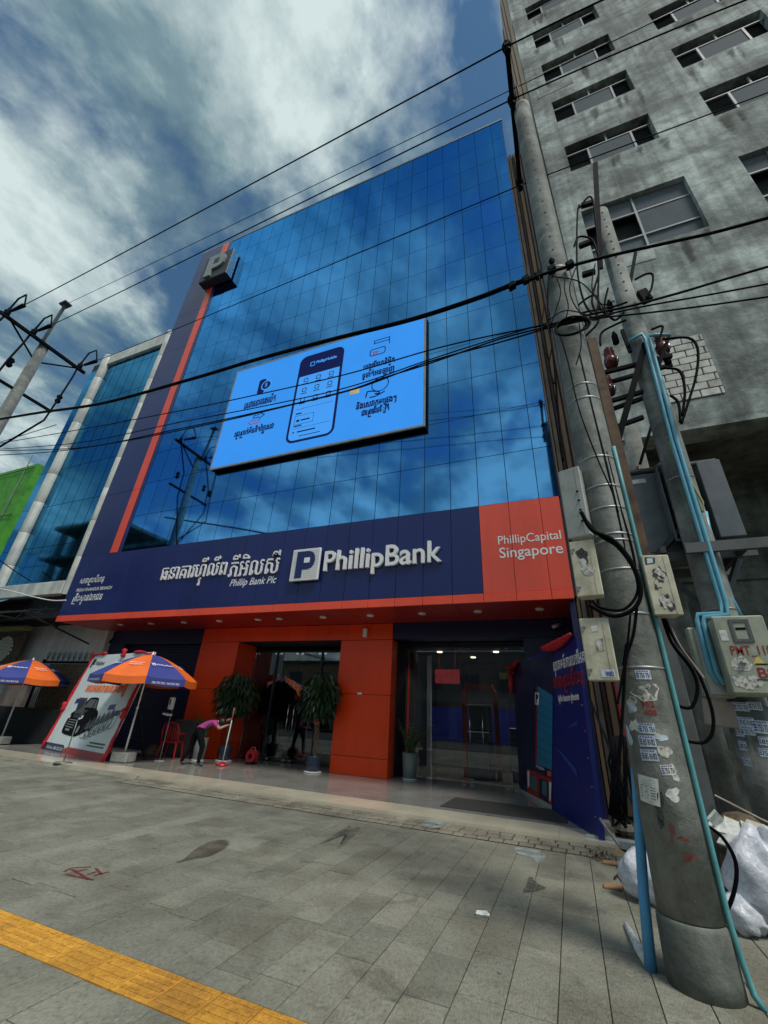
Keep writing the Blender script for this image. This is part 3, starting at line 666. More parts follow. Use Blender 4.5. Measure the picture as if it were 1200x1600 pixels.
# soffit with downlights
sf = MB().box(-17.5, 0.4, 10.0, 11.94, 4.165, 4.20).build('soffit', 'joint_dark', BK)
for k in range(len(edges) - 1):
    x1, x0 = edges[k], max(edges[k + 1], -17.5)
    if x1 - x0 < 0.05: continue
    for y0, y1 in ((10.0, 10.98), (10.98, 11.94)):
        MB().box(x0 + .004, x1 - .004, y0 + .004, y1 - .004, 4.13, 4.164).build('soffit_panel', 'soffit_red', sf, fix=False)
for x in (-15.2, -13.63, -12.05, -10.48, -8.89, -8.07, -6.5, -4.95, -3.4, -1.89, -0.37):
    MB().lathe((x, 10.84, 4.0), [(.10, .105), (.105, .13)], 16).build('downlight', 'letter_white', sf)
# ground floor: columns, beam, lintels
def clad(name, x0, x1, y0, y1, zs, m, side=True):
    o = MB().box(x0 + .02, x1 - .02, y0 + .02, y1, zs[0], zs[-1]).build(name, 'joint_dark', BK)
    for a, b in zip(zs, zs[1:]):
        MB().cb(x0, x1, y0, y0 + .03, a + .005, b - .005, .004).build('cladding_panel', m, o)
        if side:
            MB().box(x0, x0 + .019, y0 + .031, y1, a + .005, b - .005).build('cladding_panel', m, o)
            MB().box(x1 - .019, x1, y0 + .031, y1, a + .005, b - .005).build('cladding_panel', m, o)
    return o
ZJ = (PZ, 0.52, 2.10, 3.64)
clad('column', -12.15, -10.45, YC, 13.2, ZJ, 'orange_panel')
clad('column', -6.40, -4.67, YC, 13.6, ZJ, 'orange_panel')
bm_o = MB().box(-12.13, -4.69, YC + .02, 12.6, 3.66, 4.12).build('beam', 'joint_dark', BK)
x = -4.67; k = 0
while x > -12.1:
    x0 = max(x - 0.748, -12.15); MB().cb(x0 + .004, x - .004, YC, YC + .03, 3.648, 4.122, .003).build('cladding_panel', 'orange_panel', bm_o); x -= 0.748
MB().box(-10.44, -6.41, YC + .035, 12.9, 3.62, 3.657).build('door_head', 'joint_dark', BK)
ln = MB().box(-4.66, 0.30, YC, 12.5, 3.66, 4.125).build('lintel', 'navy_wall', BK)
MB().box(-0.92, 0.30, YC + .05, 13.4, PZ, 3.655).build('side_pier', 'navy_wall', BK)
MB().box(0.30, 0.42, 10.1, 24, PZ, 4.19).build('side_wall', 'navy_wall', BK)
MB().box(-17.0, -12.155, YC, 12.4, 3.60, 4.125).box(-17.0, -16.15, YC, 12.4, PZ, 3.599).build('shutter_surround', 'navy_wall', BK)
m = MB(); z = PZ; pts = []                           # corrugated roller shutter
while z < 3.6:
    pts += [(0, z), (0.022, z + .02), (0.022, z + .055), (0, z + .075)]; z += .085
vs = [(xx, 12.2 - p[0], p[1]) for p in pts for xx in (-16.14, -12.16)]
m.add(vs, [(2 * i, 2 * i + 1, 2 * i + 3, 2 * i + 2) for i in range(len(pts) - 1)])
m.build('roller_shutter', 'navy_wall', BK, fix=False)
# interior shell
MB().box(-17.0, 0.3, 18.0, 18.1, 0, 4.2).build('back_wall', 'interior_wall', BK)
MB().box(-17.0, 0.3, 13.62, 18.0, 0.02, 0.07).build('inner_floor', 'tile_grey', BK)
MB().box(-10.6, 0.3, 13.3, 18.0, 3.66, 3.75).build('inner_ceiling', 'interior_wall', BK)
MB().box(-11.0, -10.5, 13.2, 18, 0, 4.1).build('inner_wall', 'machine_dark', BK); MB().box(-6.0, -5.0, 13.7, 18, 0, 4.1).build('inner_wall', 'machine_dark', BK)
MB().box(-10.4, -6.1, 16.0, 16.3, .08, 1.25).build('counter', 'navy_wall', BK); MB().box(-10.4, -6.1, 17.8, 17.95, 1.3, 2.3).build('wall_band', 'interior_navy', BK)
for x, y, e in ((-3.9, 14.5, 10), (-2.0, 14.5, 10), (-3.0, 15.8, 7)):
    dl = MB().lathe((x, y, 3.6), [(.09, .03), (.095, .062)], 12).build('downlight', 'lamp_on', BK)
    ld = bpy.data.lights.new('downlight_lamp', 'SPOT'); ld.energy = e * 4; ld.color = (1, .9, .78); ld.shadow_soft_size = .08; ld.spot_size = R_(140); ld.spot_blend = .6
    lo = bpy.data.objects.new('downlight_lamp', ld); COL.objects.link(lo); lo.parent = dl; lo.location = Vector((x, y, 3.60)) - BK.location
def glass_door(x0, x1, y, z0, z1, xs, hz):
    d = MB().box(x0, x1, y - .03, y + .03, z1, z1 + .06).build('door_frame', 'dark_steel', BK)
    ee = [x0] + list(xs) + [x1]
    for a, b in zip(ee, ee[1:]):
        p = MB().box(a + .006, b - .006, y - .006, y + .006, z0 + .02, z1 - .004).build('door_pane', 'shop_glass', d)
        for q in (a + .05, b - .17):
            for zz_ in (z0 + .03, z1 - .08): MB().cb(q, q + .12, y - .016, y + .016, zz_, zz_ + .07, .004).build('patch_fitting', 'chrome', p)
    for hx in hz:
        h = MB().tube([(hx, y - .01, .95), (hx, y - .07, .97), (hx, y - .07, 1.73), (hx, y - .01, 1.75)], .016, 8); h.build('handle', 'chrome', d, smooth=True)
    return d
glass_door(-10.42, -6.42, 12.95, PZ, 3.42, (-9.4, -8.52, -7.6), (-8.64, -8.42))
MB().box(-10.42, -6.42, 12.93, 12.97, 3.49, 3.615).build('transom', 'black_metal', BK)
for x in (-9.46, -7.62): MB().box(x, x + .06, 12.9, 13.02, PZ, 3.42).build('door_post', 'dark_steel', BK)
glass_door(-4.62, -0.94, 13.15, PZ, 3.60, (-2.78, -1.62), (-2.66, -2.30))
MB().box(-4.05, -3.93, 13.5, 13.62, PZ, 3.4).build('inner_post', 'letter_white', BK)
MB().box(-4.66, -4.625, 12.4, 13.3, PZ, 3.65).build('door_jamb', 'joint_dark', BK)
hs = MB().cb(-3.74, -2.98, 13.32, 13.37, 2.56, 2.96, .01).tube([(-3.62, 13.345, 2.96), (-3.62, 13.345, 3.66)], .006, 5).tube([(-3.1, 13.345, 2.96), (-3.1, 13.345, 3.66)], .006, 5).build('hanging_sign', 'sign_red', BK)
sign_text('lettering', '24/7 e-LOBBY', hs, 'letter_white', (-3.66, 13.318, 2.69), w=.60, h=.10, depth=.003, offset=.01)
ys_ = MB().cb(-1.80, -1.50, 13.4, 13.43, 2.72, 2.90, .006).build('exit_sign', 'sign_yellow', BK)
# cash machine in the lobby
MB().cb(-2.95, -2.28, 14.0, 14.8, PZ, 1.30, .03).cb(-2.95, -2.28, 14.25, 14.8, 1.30, 2.05, .03).box(-2.82, -2.4, 14.24, 14.25, 1.5, 1.85).build('cash_machine', 'transformer_grey', BK)
MB().ring([(-.55, 0), (.55, 0), (.55, 2.3), (.4, 2.55), (-.4, 2.55), (-.55, 2.3)], [(-.43, .01), (.43, .01), (.43, 2.2), (.33, 2.4), (-.33, 2.4), (-.43, 2.2)], (-2.6, 14.35, PZ), UX, UZ, -.15).build('machine_surround', 'interior_orange', BK)
MB().cb(-1.7, -1.15, 14.0, 14.7, PZ, 1.45, .03).build('cash_machine', 'transformer_grey', BK)
MB().box(-4.9, 0.2, 16.6, 16.8, .9, 2.0).build('blue_wall_band', 'interior_navy', BK)
# small fittings on the bank front
def camera_unit(p, d):
    p = Vector(p); d = Vector(d).normalized()
    c_ = MB().tube([p, p + d * .22], .045, 10).tube([p - d * .02 + Vector((0, 0, .0)), p - d * .02 + Vector((0, .12, .05))], .018, 6); return c_
camera_unit((-16.75, 11.8, 3.75), (.5, -.7, -.5)).build('security_camera', 'black_metal', BK, smooth=True)
camera_unit((0.05, 11.75, 3.93), (-.8, -.4, -.35)).build('security_camera', 'letter_white', BK, smooth=True)
MB().cb(-5.64, -5.50, 11.85, 11.949, 3.72, 3.98, .02).build('alarm_box', 'letter_white', BK)
MB().cb(-5.70, -5.56, 11.925, 11.949, 2.09, 2.15, .006).build('bell_switch', 'letter_white', BK)

# ================================================================== LED billboard hung on the curtain wall
LY = 9.78
tl, tr, br_, bl = at(369.7, 583, Y=LY), at(662, 492, Y=LY), at(662, 661, Y=LY), at(331.7, 733, Y=LY)
lx0, lx1, lz0, lz1 = (tl.x + bl.x) / 2, (tr.x + br_.x) / 2, (bl.z + br_.z) / 2, (tl.z + tr.z) / 2
LED = thing('led_billboard', 'large glowing blue advertising screen with a smartphone, hung on the mirror glass', 'screen', ((lx0 + lx1) / 2, LY, lz0))
MB().box(lx0 - .05, lx1 + .05, LY + .02, 9.96, lz0 - .06, lz1 + .06).build('cabinet', 'black_metal', LED)
MB().ring([(lx0 - .06, lz0 - .07), (lx1 + .06, lz0 - .07), (lx1 + .06, lz1 + .07), (lx0 - .06, lz1 + .07)], [(lx0, lz0), (lx1, lz0), (lx1, lz1), (lx0, lz1)], (0, LY + .05, 0), UX, UZ, .06).build('frame', 'frame_grey', LED)
scr = MB().box(lx0, lx1, LY, LY + .02, lz0, lz1).build('screen', 'led_blue', LED)
PL = lambda a, b: at(a, b, Y=LY)
z4 = lambda a, b: PL(330 + a / 5.925, 480 + b / 5.925)
z5 = lambda a, b: PL(520 + a / 7.5, 490 + b / 7.5)
phx0, phx1 = z4(685, 1250).x, z4(1135, 1150).x
phz0, phz1 = z4(700, 1270).z, z5(60, 395).z
W_, H_ = phx1 - phx0, phz1 - phz0
bd = .10
O = (phx0, LY - .001, phz0)
ph = MB().prism(rounded(W_, H_, .32), O, UX, UZ, .006).build('phone_print', 'led_navy', scr)
MB().prism(rounded(W_ - 2 * bd, H_ * .755, .22), (phx0 + bd, LY - .008, phz0 + bd), UX, UZ, .004).build('phone_screen_print', 'led_pale', scr)
mm = MB(); mm.box(phx0 + bd, phx1 - bd, LY - .014, LY - .009, phz0 + H_ * .745, phz0 + H_ * .80); mm.build('phone_header_print', 'led_navy', scr)
sign_text('lettering', 'PhillipMobile', scr, 'led_pale', (phx0 + W_ * .40, LY - .016, phz0 + H_ * .855), w=W_ * .45, h=.18, bold=.008)
m = MB(); m.ring([(0, 0), (.2, 0), (.2, .22), (0, .22)], [(.03, .03), (.17, .03), (.17, .19), (.03, .19)], (phx0 + W_ * .26, LY - .012, phz0 + H_ * .85), UX, UZ, .004)
m.build('logo_print', 'led_pale', scr)
m = MB()
for r in range(3):
    for c_ in range(3):
        cx, cz = phx0 + W_ * (.22 + .28 * c_), phz0 + H_ * (.68 - .115 * r)
        m.ring(rounded(.2, .2, .05), rounded(.14, .14, .03, x0=.03, y0=.03), (cx - .1, LY - .014, cz - .06), UX, UZ, .002)
        m.box(cx - .13, cx + .13, LY - .015, LY - .0135, cz - .16, cz - .12)
m.box(phx0 + .2, phx1 - .2, LY - .015, LY - .0135, phz0 + H_ * .355, phz0 + H_ * .358)
m.box(phx0 + .25, phx0 + .5, LY - .015, LY - .0135, phz0 + H_ * .30, phz0 + H_ * .315)
m.ring([(0, 0), (.8, 0), (.8, .42), (0, .42)], [(.015, .015), (.785, .015), (.785, .405), (.015, .405)], (phx0 + .25, LY - .014, phz0 + H_ * .185), UX, UZ, .002)
m.box(phx0 + .33, phx0 + .46, LY - .015, LY - .0135, phz0 + H_ * .215, phz0 + H_ * .24); m.box(phx0 + .52, phx0 + .9, LY - .015, LY - .0135, phz0 + H_ * .22, phz0 + H_ * .235)
m.box(phx0 + .25, phx0 + .6, LY - .015, LY - .0135, phz0 + H_ * .165, phz0 + H_ * .178)
m.box(phx0 + .2, phx1 - .2, LY - .015, LY - .0135, phz0 + H_ * .145, phz0 + H_ * .148)
m.box(phx0 + .25, phx0 + .32, LY - .015, LY - .0135, phz0 + H_ * .10, phz0 + H_ * .115); m.box(phx0 + .45, phx0 + 1.2, LY - .015, LY - .0135, phz0 + H_ * .098, phz0 + H_ * .112)
m.box(phx0 + .55, phx1 - .55, LY - .015, LY - .0135, phz0 + H_ * .055, phz0 + H_ * .062)
m.build('phone_icons_print', 'led_navy', scr, fix=False)
def led_text(body, a, b, h, **k):
    sign_text('lettering', body, scr, 'led_navy', (a.x, LY - .002, min(a.z, b.z)), w=b.x - a.x, h=h, depth=.004, kh=True, bold=.014, **k)
led_text('េសវាធនាគារចល័ត', z4(312, 900), z4(590, 870), .46)
led_text('េផ{ទ}រ[បាក់មិនគិតៃថ{ល}េសវា', z4(208, 1215), z4(565, 1150), .50)
led_text('បេង{ក}ើតកាតនិម{ម}ិត', z5(360, 635), z5(720, 600), .46)
led_text('ទូទាត់អនឡាញ', z5(350, 730), z5(715, 690), .42)
led_text('និងេសវាកម{ម}េផ{ស}ងៗ', z5(275, 1125), z5(740, 1060), .48)
led_text('ជាេ[ចើនេទៀត', z5(335, 1205), z5(655, 1160), .46)
# pictograms
a, b = z4(412, 815), z4(530, 655)
m = MB().prism(rounded(b.x - a.x - .12, b.z - a.z, .1), (a.x + .04, LY - .001, a.z), UX, UZ, .005); m.build('phone_pictogram', 'led_navy', scr)
c_ = z4(512, 722); cir = lambda r, n=20: [(r * math.cos(6.2832 * i / n), r * math.sin(6.2832 * i / n)) for i in range(n)]
MB().prism(cir(.26), (c_.x, LY - .006, c_.z), UX, UZ, .002).build('coin_halo_print', 'led_pale', scr)
MB().prism(cir(.205), (c_.x, LY - .009, c_.z), UX, UZ, .002).build('coin_print', 'led_navy', scr)
sign_text('lettering', '$', scr, 'led_pale', (c_.x - .07, LY - .011, c_.z - .12), h=.24)
def arrow(p, q, sgn, m_):
    w = abs(q.x - p.x); O = (p.x, LY - .001, p.z)
    P = lambda k: [(0 + k, .09 + k), (w - .26, .09 + k), (w - .26, .0 + 1.6 * k), (w - 1.9 * k, .17), (w - .26, .34 - 1.6 * k), (w - .26, .25 - k), (0 + k, .25 - k)]
    f = lambda L: L if sgn > 0 else [(w - x_, y_) for x_, y_ in L]
    return MB().ring(f(P(0)), f(P(.035)), O, UX, UZ, .005).build('arrow_pictogram', m_, scr)
arrow(z4(383, 1050), z4(495, 1010), 1, 'led_navy'); arrow(z4(328, 1110), z4(440, 1080), -1, 'led_red')
def ring_card(a, b, m_, t_=.035):
    w, h = b.x - a.x, b.z - a.z
    return MB().ring(rounded(w, h, .1), rounded(w - 2 * t_, h - 2 * t_, .07, x0=t_, y0=t_), (a.x, LY - .001, a.z), UX, UZ, .005)
a, b = z5(430, 510), z5(622, 375); ring_card(a, b, 'led_navy').build('card_pictogram', 'led_navy', scr)
m = MB().ring(rounded(.2, .17, .05), rounded(.13, .10, .03, x0=.035, y0=.035), (a.x + .12, LY - .001, b.z - .3), UX, UZ, .005).box(a.x + .14, b.x - .2, LY - .006, LY - .001, a.z + .13, a.z + .16); m.build('card_chip_pictogram', 'led_red', scr)
a, b = z5(482, 375), z5(670, 300)
m = MB(); w = b.x - a.x; m.box(a.x, b.x, LY - .006, LY - .001, b.z + .12, b.z + .155).box(a.x, b.x, LY - .006, LY - .001, b.z - .02, b.z + .015).box(a.x, a.x + .035, LY - .006, LY - .001, a.z + .05, b.z + .12).box(b.x - .035, b.x, LY - .006, LY - .001, a.z - .1, b.z + .12); m.build('card_pictogram', 'led_navy', scr)
c_ = z5(555, 825); m = MB().ring(cir(.33), cir(.295), (c_.x, LY - .001, c_.z), UX, UZ, .005)
hp = [z5(*q) for q in ((385, 985), (405, 915), (440, 910), (540, 912), (545, 935), (490, 940), (545, 945), (610, 908), (500, 970), (430, 985))]
for p, q in zip(hp, hp[1:]): m.bar((p.x, LY - .004, p.z), (q.x, LY - .004, q.z), .05, .005, up=(0, 1, 0))
m.build('hand_pictogram', 'led_navy', scr)
a, b = z5(200, 955), z5(310, 890); m = MB().box(a.x, b.x, LY - .006, LY - .001, a.z, a.z + .30); m.build('parcel_pictogram', 'led_gold', scr)

# ================================================================== glazed building with white round columns, left of the bank
LB = thing('glass_building', 'lower glazed building with white round columns left of the bank', 'building', (-21, 11, 0))
MB().box(-24.4, -17.75, 10.3, 22, 4.4, 19.9).build('core', 'joint_dark', LB)
gw = MB().box(-24.3, -17.9, 10.24, 10.3, 5.8, 19.2).build('curtain_wall', 'dark_steel', LB)
LZ = [5.82, 7.6, 9.8, 12.0, 14.2, 16.4, 18.6, 19.2]
for r in range(7):
    x = -18.12; n = 0
    while x > -22.6:
        MB().box(x - .72, x - .012, 10.20, 10.24, LZ[r] + .012, LZ[r + 1] - .012).build('pane', 'teal_glass', gw, fix=False); x -= .74
    MB().box(-24.2, -23.1, 10.20, 10.24, LZ[r] + .012, LZ[r + 1] - .012).build('pane', 'teal_glass', gw, fix=False)
def round_col(x, r, z0, z1):
    c_ = MB().lathe((x, 10.15, 0), [(r * .985, z0), (r * .985, z1)], 16).build('round_column', 'joint_dark', LB, smooth=True)
    z = z0
    while z < z1 - .1:
        e = min(z + 1.62, z1); MB().lathe((x, 10.15, 0), [(r * .99, z + .006), (r, z + .012), (r, e - .012), (r * .99, e - .006)], 20).build('column_drum', 'white_paint', c_, smooth=True); z += 1.62
round_col(-22.85, .26, 5.2, 19.95); round_col(-17.93, .20, 5.2, 20.1)
MB().cb(-22.6, -18.12, 10.05, 10.6, 19.2, 20.0, .02).build('parapet', 'white_paint', LB)
MB().cb(-22.6, -18.12, 10.0, 10.6, 5.25, 5.80, .02).build('slab_edge', 'white_paint', LB)
MB().box(-26, -17.05, 11.75, 12.05, 0, 5.2).box(-24.6, -24.4, 12.05, 20, 0, 5.2).build('street_wall', 'grey_wall', LB)
# black corrugated awning with trusses
AW = thing('corrugated_awning', 'black corrugated metal awning on thin trusses beside the navy fascia', 'awning', (-21, 9.5, 0))
m = MB(); prof = [(11.7, 5.15), (10.2, 5.12), (9.5, 4.98), (9.1, 4.72), (8.95, 4.45)]
xs = [-27 + .095 * i for i in range(72)]
vs = []; 
for i_, x in enumerate(xs):
    for (y, z) in prof: vs.append((x, y, z + (.025 if i_ % 2 else 0)))
n = len(prof); m.add(vs, [(i * n + j, i * n + j + 1, (i + 1) * n + j + 1, (i + 1) * n + j) for i in range(len(xs) - 1) for j in range(n - 1)])
m.build('roof_sheet', 'awning_top', AW, fix=False)
m = MB(); vs2 = [(a, b, c_ - .03) for a, b, c_ in vs]; m.add(vs2, [(i * n + j, (i + 1) * n + j, (i + 1) * n + j + 1, i * n + j + 1) for i in range(len(xs) - 1) for j in range(n - 1)]); m.build('roof_lining', 'awning_black', AW, fix=False)
for x in (-18.0, -20.4, -22.8, -25.2):
    m = MB(); m.bar((x, 9.0, 4.35), (x, 11.7, 4.35), .05, .06); m.bar((x, 9.1, 4.4), (x, 11.7, 5.08), .04, .05)
    for k in range(4): m.bar((x, 9.4 + k * .6, 4.35), (x, 9.7 + k * .6, 4.62 + k * .13), .03, .03)
    m.build('truss', 'awning_black', AW)
for y, z in ((9.0, 4.38), (9.9, 4.36), (10.9, 4.36)): MB().box(-26.8, -17.75, y - .03, y + .03, z - .09, z - .03).build('purlin', 'awning_black', AW)
MB().bar((-18.0, 9.0, 4.3), (-18.0, 11.74, 3.6), .05, .05).build('brace', 'awning_black', AW)
# spiked gate
GT = thing('spiked_gate', 'black steel gate topped with spikes against the grey wall', 'gate', (-18.2, 11.4, 0))
MB().box(-19.9, -19.82, 11.36, 11.44, 0, 2.95).box(-16.95, -16.88, 11.36, 11.44, 0, 2.95).box(-19.9, -16.88, 11.37, 11.43, 2.80, 2.88).box(-19.9, -16.88, 11.37, 11.43, .1, .18).build('gate_frame', 'black_metal', GT)
MB().box(-19.4, -16.95, 11.39, 11.41, .2, 2.78).build('gate_sheet', 'debris_brown', GT)
for k in range(2): MB().box(-19.75 + k * .16, -19.66 + k * .16, 11.39, 11.42, .2, 2.78).build('gate_bar', 'frame_grey', GT)
for k in range(9):
    x = -19.7 + k * .33; m = MB().tube([(x, 11.4, 2.88), (x, 11.4, 3.26)], .012, 5)
    for s_ in (-1, 1): m.tube([(x, 11.4, 2.96), (x + s_ * .08, 11.4, 3.05), (x + s_ * .09, 11.4, 3.2)], .010, 5)
    m.build('spike', 'black_metal', GT)
# low dark plinth, plaster pier and market stall at the far left
tag(MB().cb(-21.5, -16.2, 11.0, 11.35, 0, 1.15, .02).build('low_wall', 'void_dark', loc=(-18.8, 11.1, 0)), 'low dark plinth wall behind the leaning poster board', 'wall')
tag(MB().cb(-22.0, -20.4, 11.45, 11.74, 0, 2.7, .02).build('plaster_pier', 'plaster_pink', loc=(-21, 11.6, 0)), 'stained brownish plaster pier beside the market stall', 'pier')
ST = thing('market_stall', 'cluttered dark street stall under the left parasol', 'stall', (-22.6, 10.6, 0))
MB().cb(-25.5, -20.9, 10.1, 11.2, 0, .95, .03).build('counter', 'machine_dark', ST)
MB().box(-25.6, -20.8, 10.05, 11.25, .955, 1.0).build('counter_top', 'dark_steel', ST)
for x in (-25.3, -23.2, -21.1): MB().tube([(x, 10.2, 1.0), (x, 10.2, 2.75)], .03, 6).build('post', 'frame_grey', ST)
MB().box(-25.5, -20.9, 10.1, 10.16, 2.2, 2.3).box(-25.5, -20.9, 10.9, 11.0, 1.6, 1.65).build('shelf', 'galvanised', ST)
m = MB(); rr = random.Random(8)
for k in range(26):
    x = rr.uniform(-25.3, -21.0); y = rr.uniform(10.25, 11.0); m.cur = rr.randrange(4); s_ = rr.uniform(.06, .16); zb = rr.choice((1.002, 1.002, 1.655)); 
    m.lathe((x, y, zb), [(s_ * .8, 0), (s_, .6 * s_), (s_ * .9, 1.6 * s_), (s_ * .4, 2.0 * s_)], 8)
m.build('goods', ['leaf_mid', 'paper_white', 'debris_brown', 'fabric_blue'], ST, kind='stuff')
m = MB()
for k in range(5): m.cb(-22.4 + k * .22, -22.24 + k * .22, 10.05, 10.2, 1.75 + .08 * (k % 3), 2.2, .02)
m.build('hanging_bag', 'paper_torn', ST)
tag(MB().cb(-21.55, -21.15, 9.75, 10.0, 1.02, 2.2, .04).build('hanging_cloth', 'fabric_blue', loc=(-21.3, 9.9, 1.0)), 'dark blue cloth hanging at the market stall', 'cloth')
BN = thing('printed_banner', 'brown printed banner hung under the olive tarp at the left edge', 'banner', (-25, 11.3, 2.6))
MB().box(-27, -21.6, 11.30, 11.33, 2.75, 4.05).build('sheet', 'debris_brown', BN)
m = MB().prism(cir(.55, 24), (-22.9, 11.295, 3.35), UX, UZ, .006); m.build('figure_print', 'paper_torn', BN)
m = MB()
for k in range(10): a = k * .35 - .4; m.prism(cir(.05, 8), (-22.9 + .62 * math.cos(a), 11.29, 3.35 + .5 * math.sin(a)), UX, UZ, .004)
m.build('dots_print', 'letter_white', BN)
tag(MB().cb(-28, -21.3, 10.9, 11.25, 4.1, 4.3, .03).bar((-28, 10.2, 3.95), (-21.3, 11.1, 4.2), .6, .03).build('olive_tarp', 'tarp_olive', loc=(-24, 11, 4.1)), 'olive tarpaulin stretched below the black awning', 'tarp')
# green netted building far left
GB = thing('netted_building', 'building wrapped in bright green scaffold netting at the left edge', 'building', (-45, 20, 0))
gx1 = at(52, 740, Y=18).x
MB().box(-70, gx1, 18, 34, 0, at(30, 732, Y=18).z).build('netting', 'scaffold_green', GB)
gz = at(30, 732, Y=18).z
for k in range(5): MB().tube([(gx1 - 1.5 - k * 5, 17.9, 0), (gx1 - 1.5 - k * 5, 17.9, gz + (1.2 if k == 0 else .1))], .05, 6).build('scaffold_pole', 'galvanised', GB)
for k in range(5): MB().tube([(-70, 17.88, 6 + k * 5), (gx1, 17.88, 6 + k * 5)], .04, 6).build('scaffold_rail', 'dark_steel', GB)

# ================================================================== raw concrete tower on the right
CY = 10.0
CB = thing('concrete_tower', 'unfinished grey concrete tower with dark window openings right of the bank', 'building', (8, 14, 0))
CX0, CX1, CZ0, CZ1 = 1.82, 26.0, 8.1, 52.0
wins = []
for c_ in range(5):
    xa = 2.6 + 4.5 * c_; xb = xa + 2.9
    for r in range(8):
        zt = 22.35 + 3.95 * r; wins.append((xa, xb, zt - 1.85, zt, 'band'))
    wins.append((xa - .05, xb + .12, 15.05, 17.85, 'big'))
# front wall as cells between openings
xsg = sorted(set([CX0, CX1] + [v for w in wins for v in w[:2]])); zsg = sorted(set([8.9, CZ1] + [v for w in wins for v in w[2:4]]))
m = MB()
def is_open(x, z): return any(w[0] < x < w[1] and w[2] < z < w[3] for w in wins)
for i in range(len(xsg) - 1):
    j = 0
    while j < len(zsg) - 1:
        if is_open((xsg[i] + xsg[i + 1]) / 2, (zsg[j] + zsg[j + 1]) / 2): j += 1; continue
        k = j
        while k + 1 < len(zsg) - 1 and not is_open((xsg[i] + xsg[i + 1]) / 2, (zsg[k + 1] + zsg[k + 2]) / 2): k += 1
        m.box(xsg[i], xsg[i + 1], CY, CY + .30, zsg[j], zsg[k + 1]); j = k + 1
m.build('front_wall', 'raw_concrete', CB)
MB().box(CX0, CX0 + .3, CY + .301, 14.6, 0, CZ1).build('side_wall', 'cream_wall', CB)
MB().box(CX0 - .05, CX0, 14.0, 14.55, 0, CZ1 - 1).box(CX0 - .03, CX0, 11.3, 11.5, 0, CZ1 - 1).box(CX0 - .03, CX0, 12.6, 12.9, 0, CZ1 - 1).build('side_rib', 'brown_strip', CB)
for k in range(3): MB().tube([(CX0 - .12 - .1 * k, 11.9 + .5 * k, .1), (CX0 - .12 - .1 * k, 11.9 + .5 * k, 24)], .05, 6).build('drain_pipe', ('brown_strip', 'plaster_pink', 'brown_strip')[k], CB)
MB().box(CX0 + .31, CX1, CY + .43, 24, 8.9, CZ1).build('core', 'void_dark', CB)
for (xa, xb, z0, z1, kind) in wins[:27]:
    w = MB()
    h = z1 - z0; Yw = CY + .12
    if kind == 'band':
        zt = z0 + h * .74; m1, m2 = xa + .78, xb - .66
        w.box(xa, xb, Yw, Yw + .05, zt - .03, zt + .03).box(m1 - .035, m1 + .035, Yw, Yw + .05, z0, zt - .03).box(m2 - .035, m2 + .035, Yw, Yw + .05, z0, zt - .03).box((xa + xb) / 2 - .03, (xa + xb) / 2 + .03, Yw, Yw + .05, zt + .03, z1)
        f = w.build('window', 'frame_grey', CB)
        MB().box(m1 + .036, m2 - .036, Yw + .02, Yw + .04, z0, zt - .035).build('window_panel', 'window_grey', f)
    else:
        z_a, z_b = z0 + h * .26, z0 + h * .70; m1, m2 = xa + .75, xa + 1.55
        w.box(xa, xb, Yw, Yw + .05, z_a - .03, z_a + .03).box(xa, xb, Yw, Yw + .05, z_b - .03, z_b + .03)
        w.box(m2 - .03, m2 + .03, Yw, Yw + .05, z0, z_a - .03).box(m2 - .03, m2 + .03, Yw, Yw + .05, z_a + .03, z_b - .03).box(m2 - .03, m2 + .03, Yw, Yw + .05, z_b + .03, z1).box(m1 - .02, m1 + .02, Yw, Yw + .05, z_b + .03, z1).box(m1 - .02, m1 + .02, Yw, Yw + .05, z0, z_a - .03)
        f = w.build('window', 'frame_grey', CB)
        MB().box(m2 + .031, xb, Yw + .02, Yw + .04, z_a + .031, z_b - .031).build('window_panel', 'window_grey', f)
        MB().box(xa, xb, Yw + .055, Yw + .07, z0, z_a - .031).build('window_panel', 'window_grey', f)
        MB().box(xa, xb, Yw + .055, Yw + .07, z_b + .031, z1).build('window_panel', 'window_grey', f)
# string courses / pour lines and the slab over the open ground floor
MB().box(CX0, CX1, CY - .05, CY + .6, 8.05, 8.88).build('slab_edge', 'raw_concrete', CB)
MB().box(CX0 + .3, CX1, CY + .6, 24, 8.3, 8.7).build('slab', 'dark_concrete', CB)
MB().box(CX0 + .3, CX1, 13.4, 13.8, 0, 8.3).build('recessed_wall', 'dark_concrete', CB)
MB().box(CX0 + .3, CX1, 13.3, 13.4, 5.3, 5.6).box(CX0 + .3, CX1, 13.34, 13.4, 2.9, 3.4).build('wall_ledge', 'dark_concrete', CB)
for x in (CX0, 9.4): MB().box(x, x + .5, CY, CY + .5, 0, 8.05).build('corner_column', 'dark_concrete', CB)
MB().box(3.15, 3.75, 12.7, 13.39, 0, 4.4).build('inner_pier', 'dark_concrete', CB)
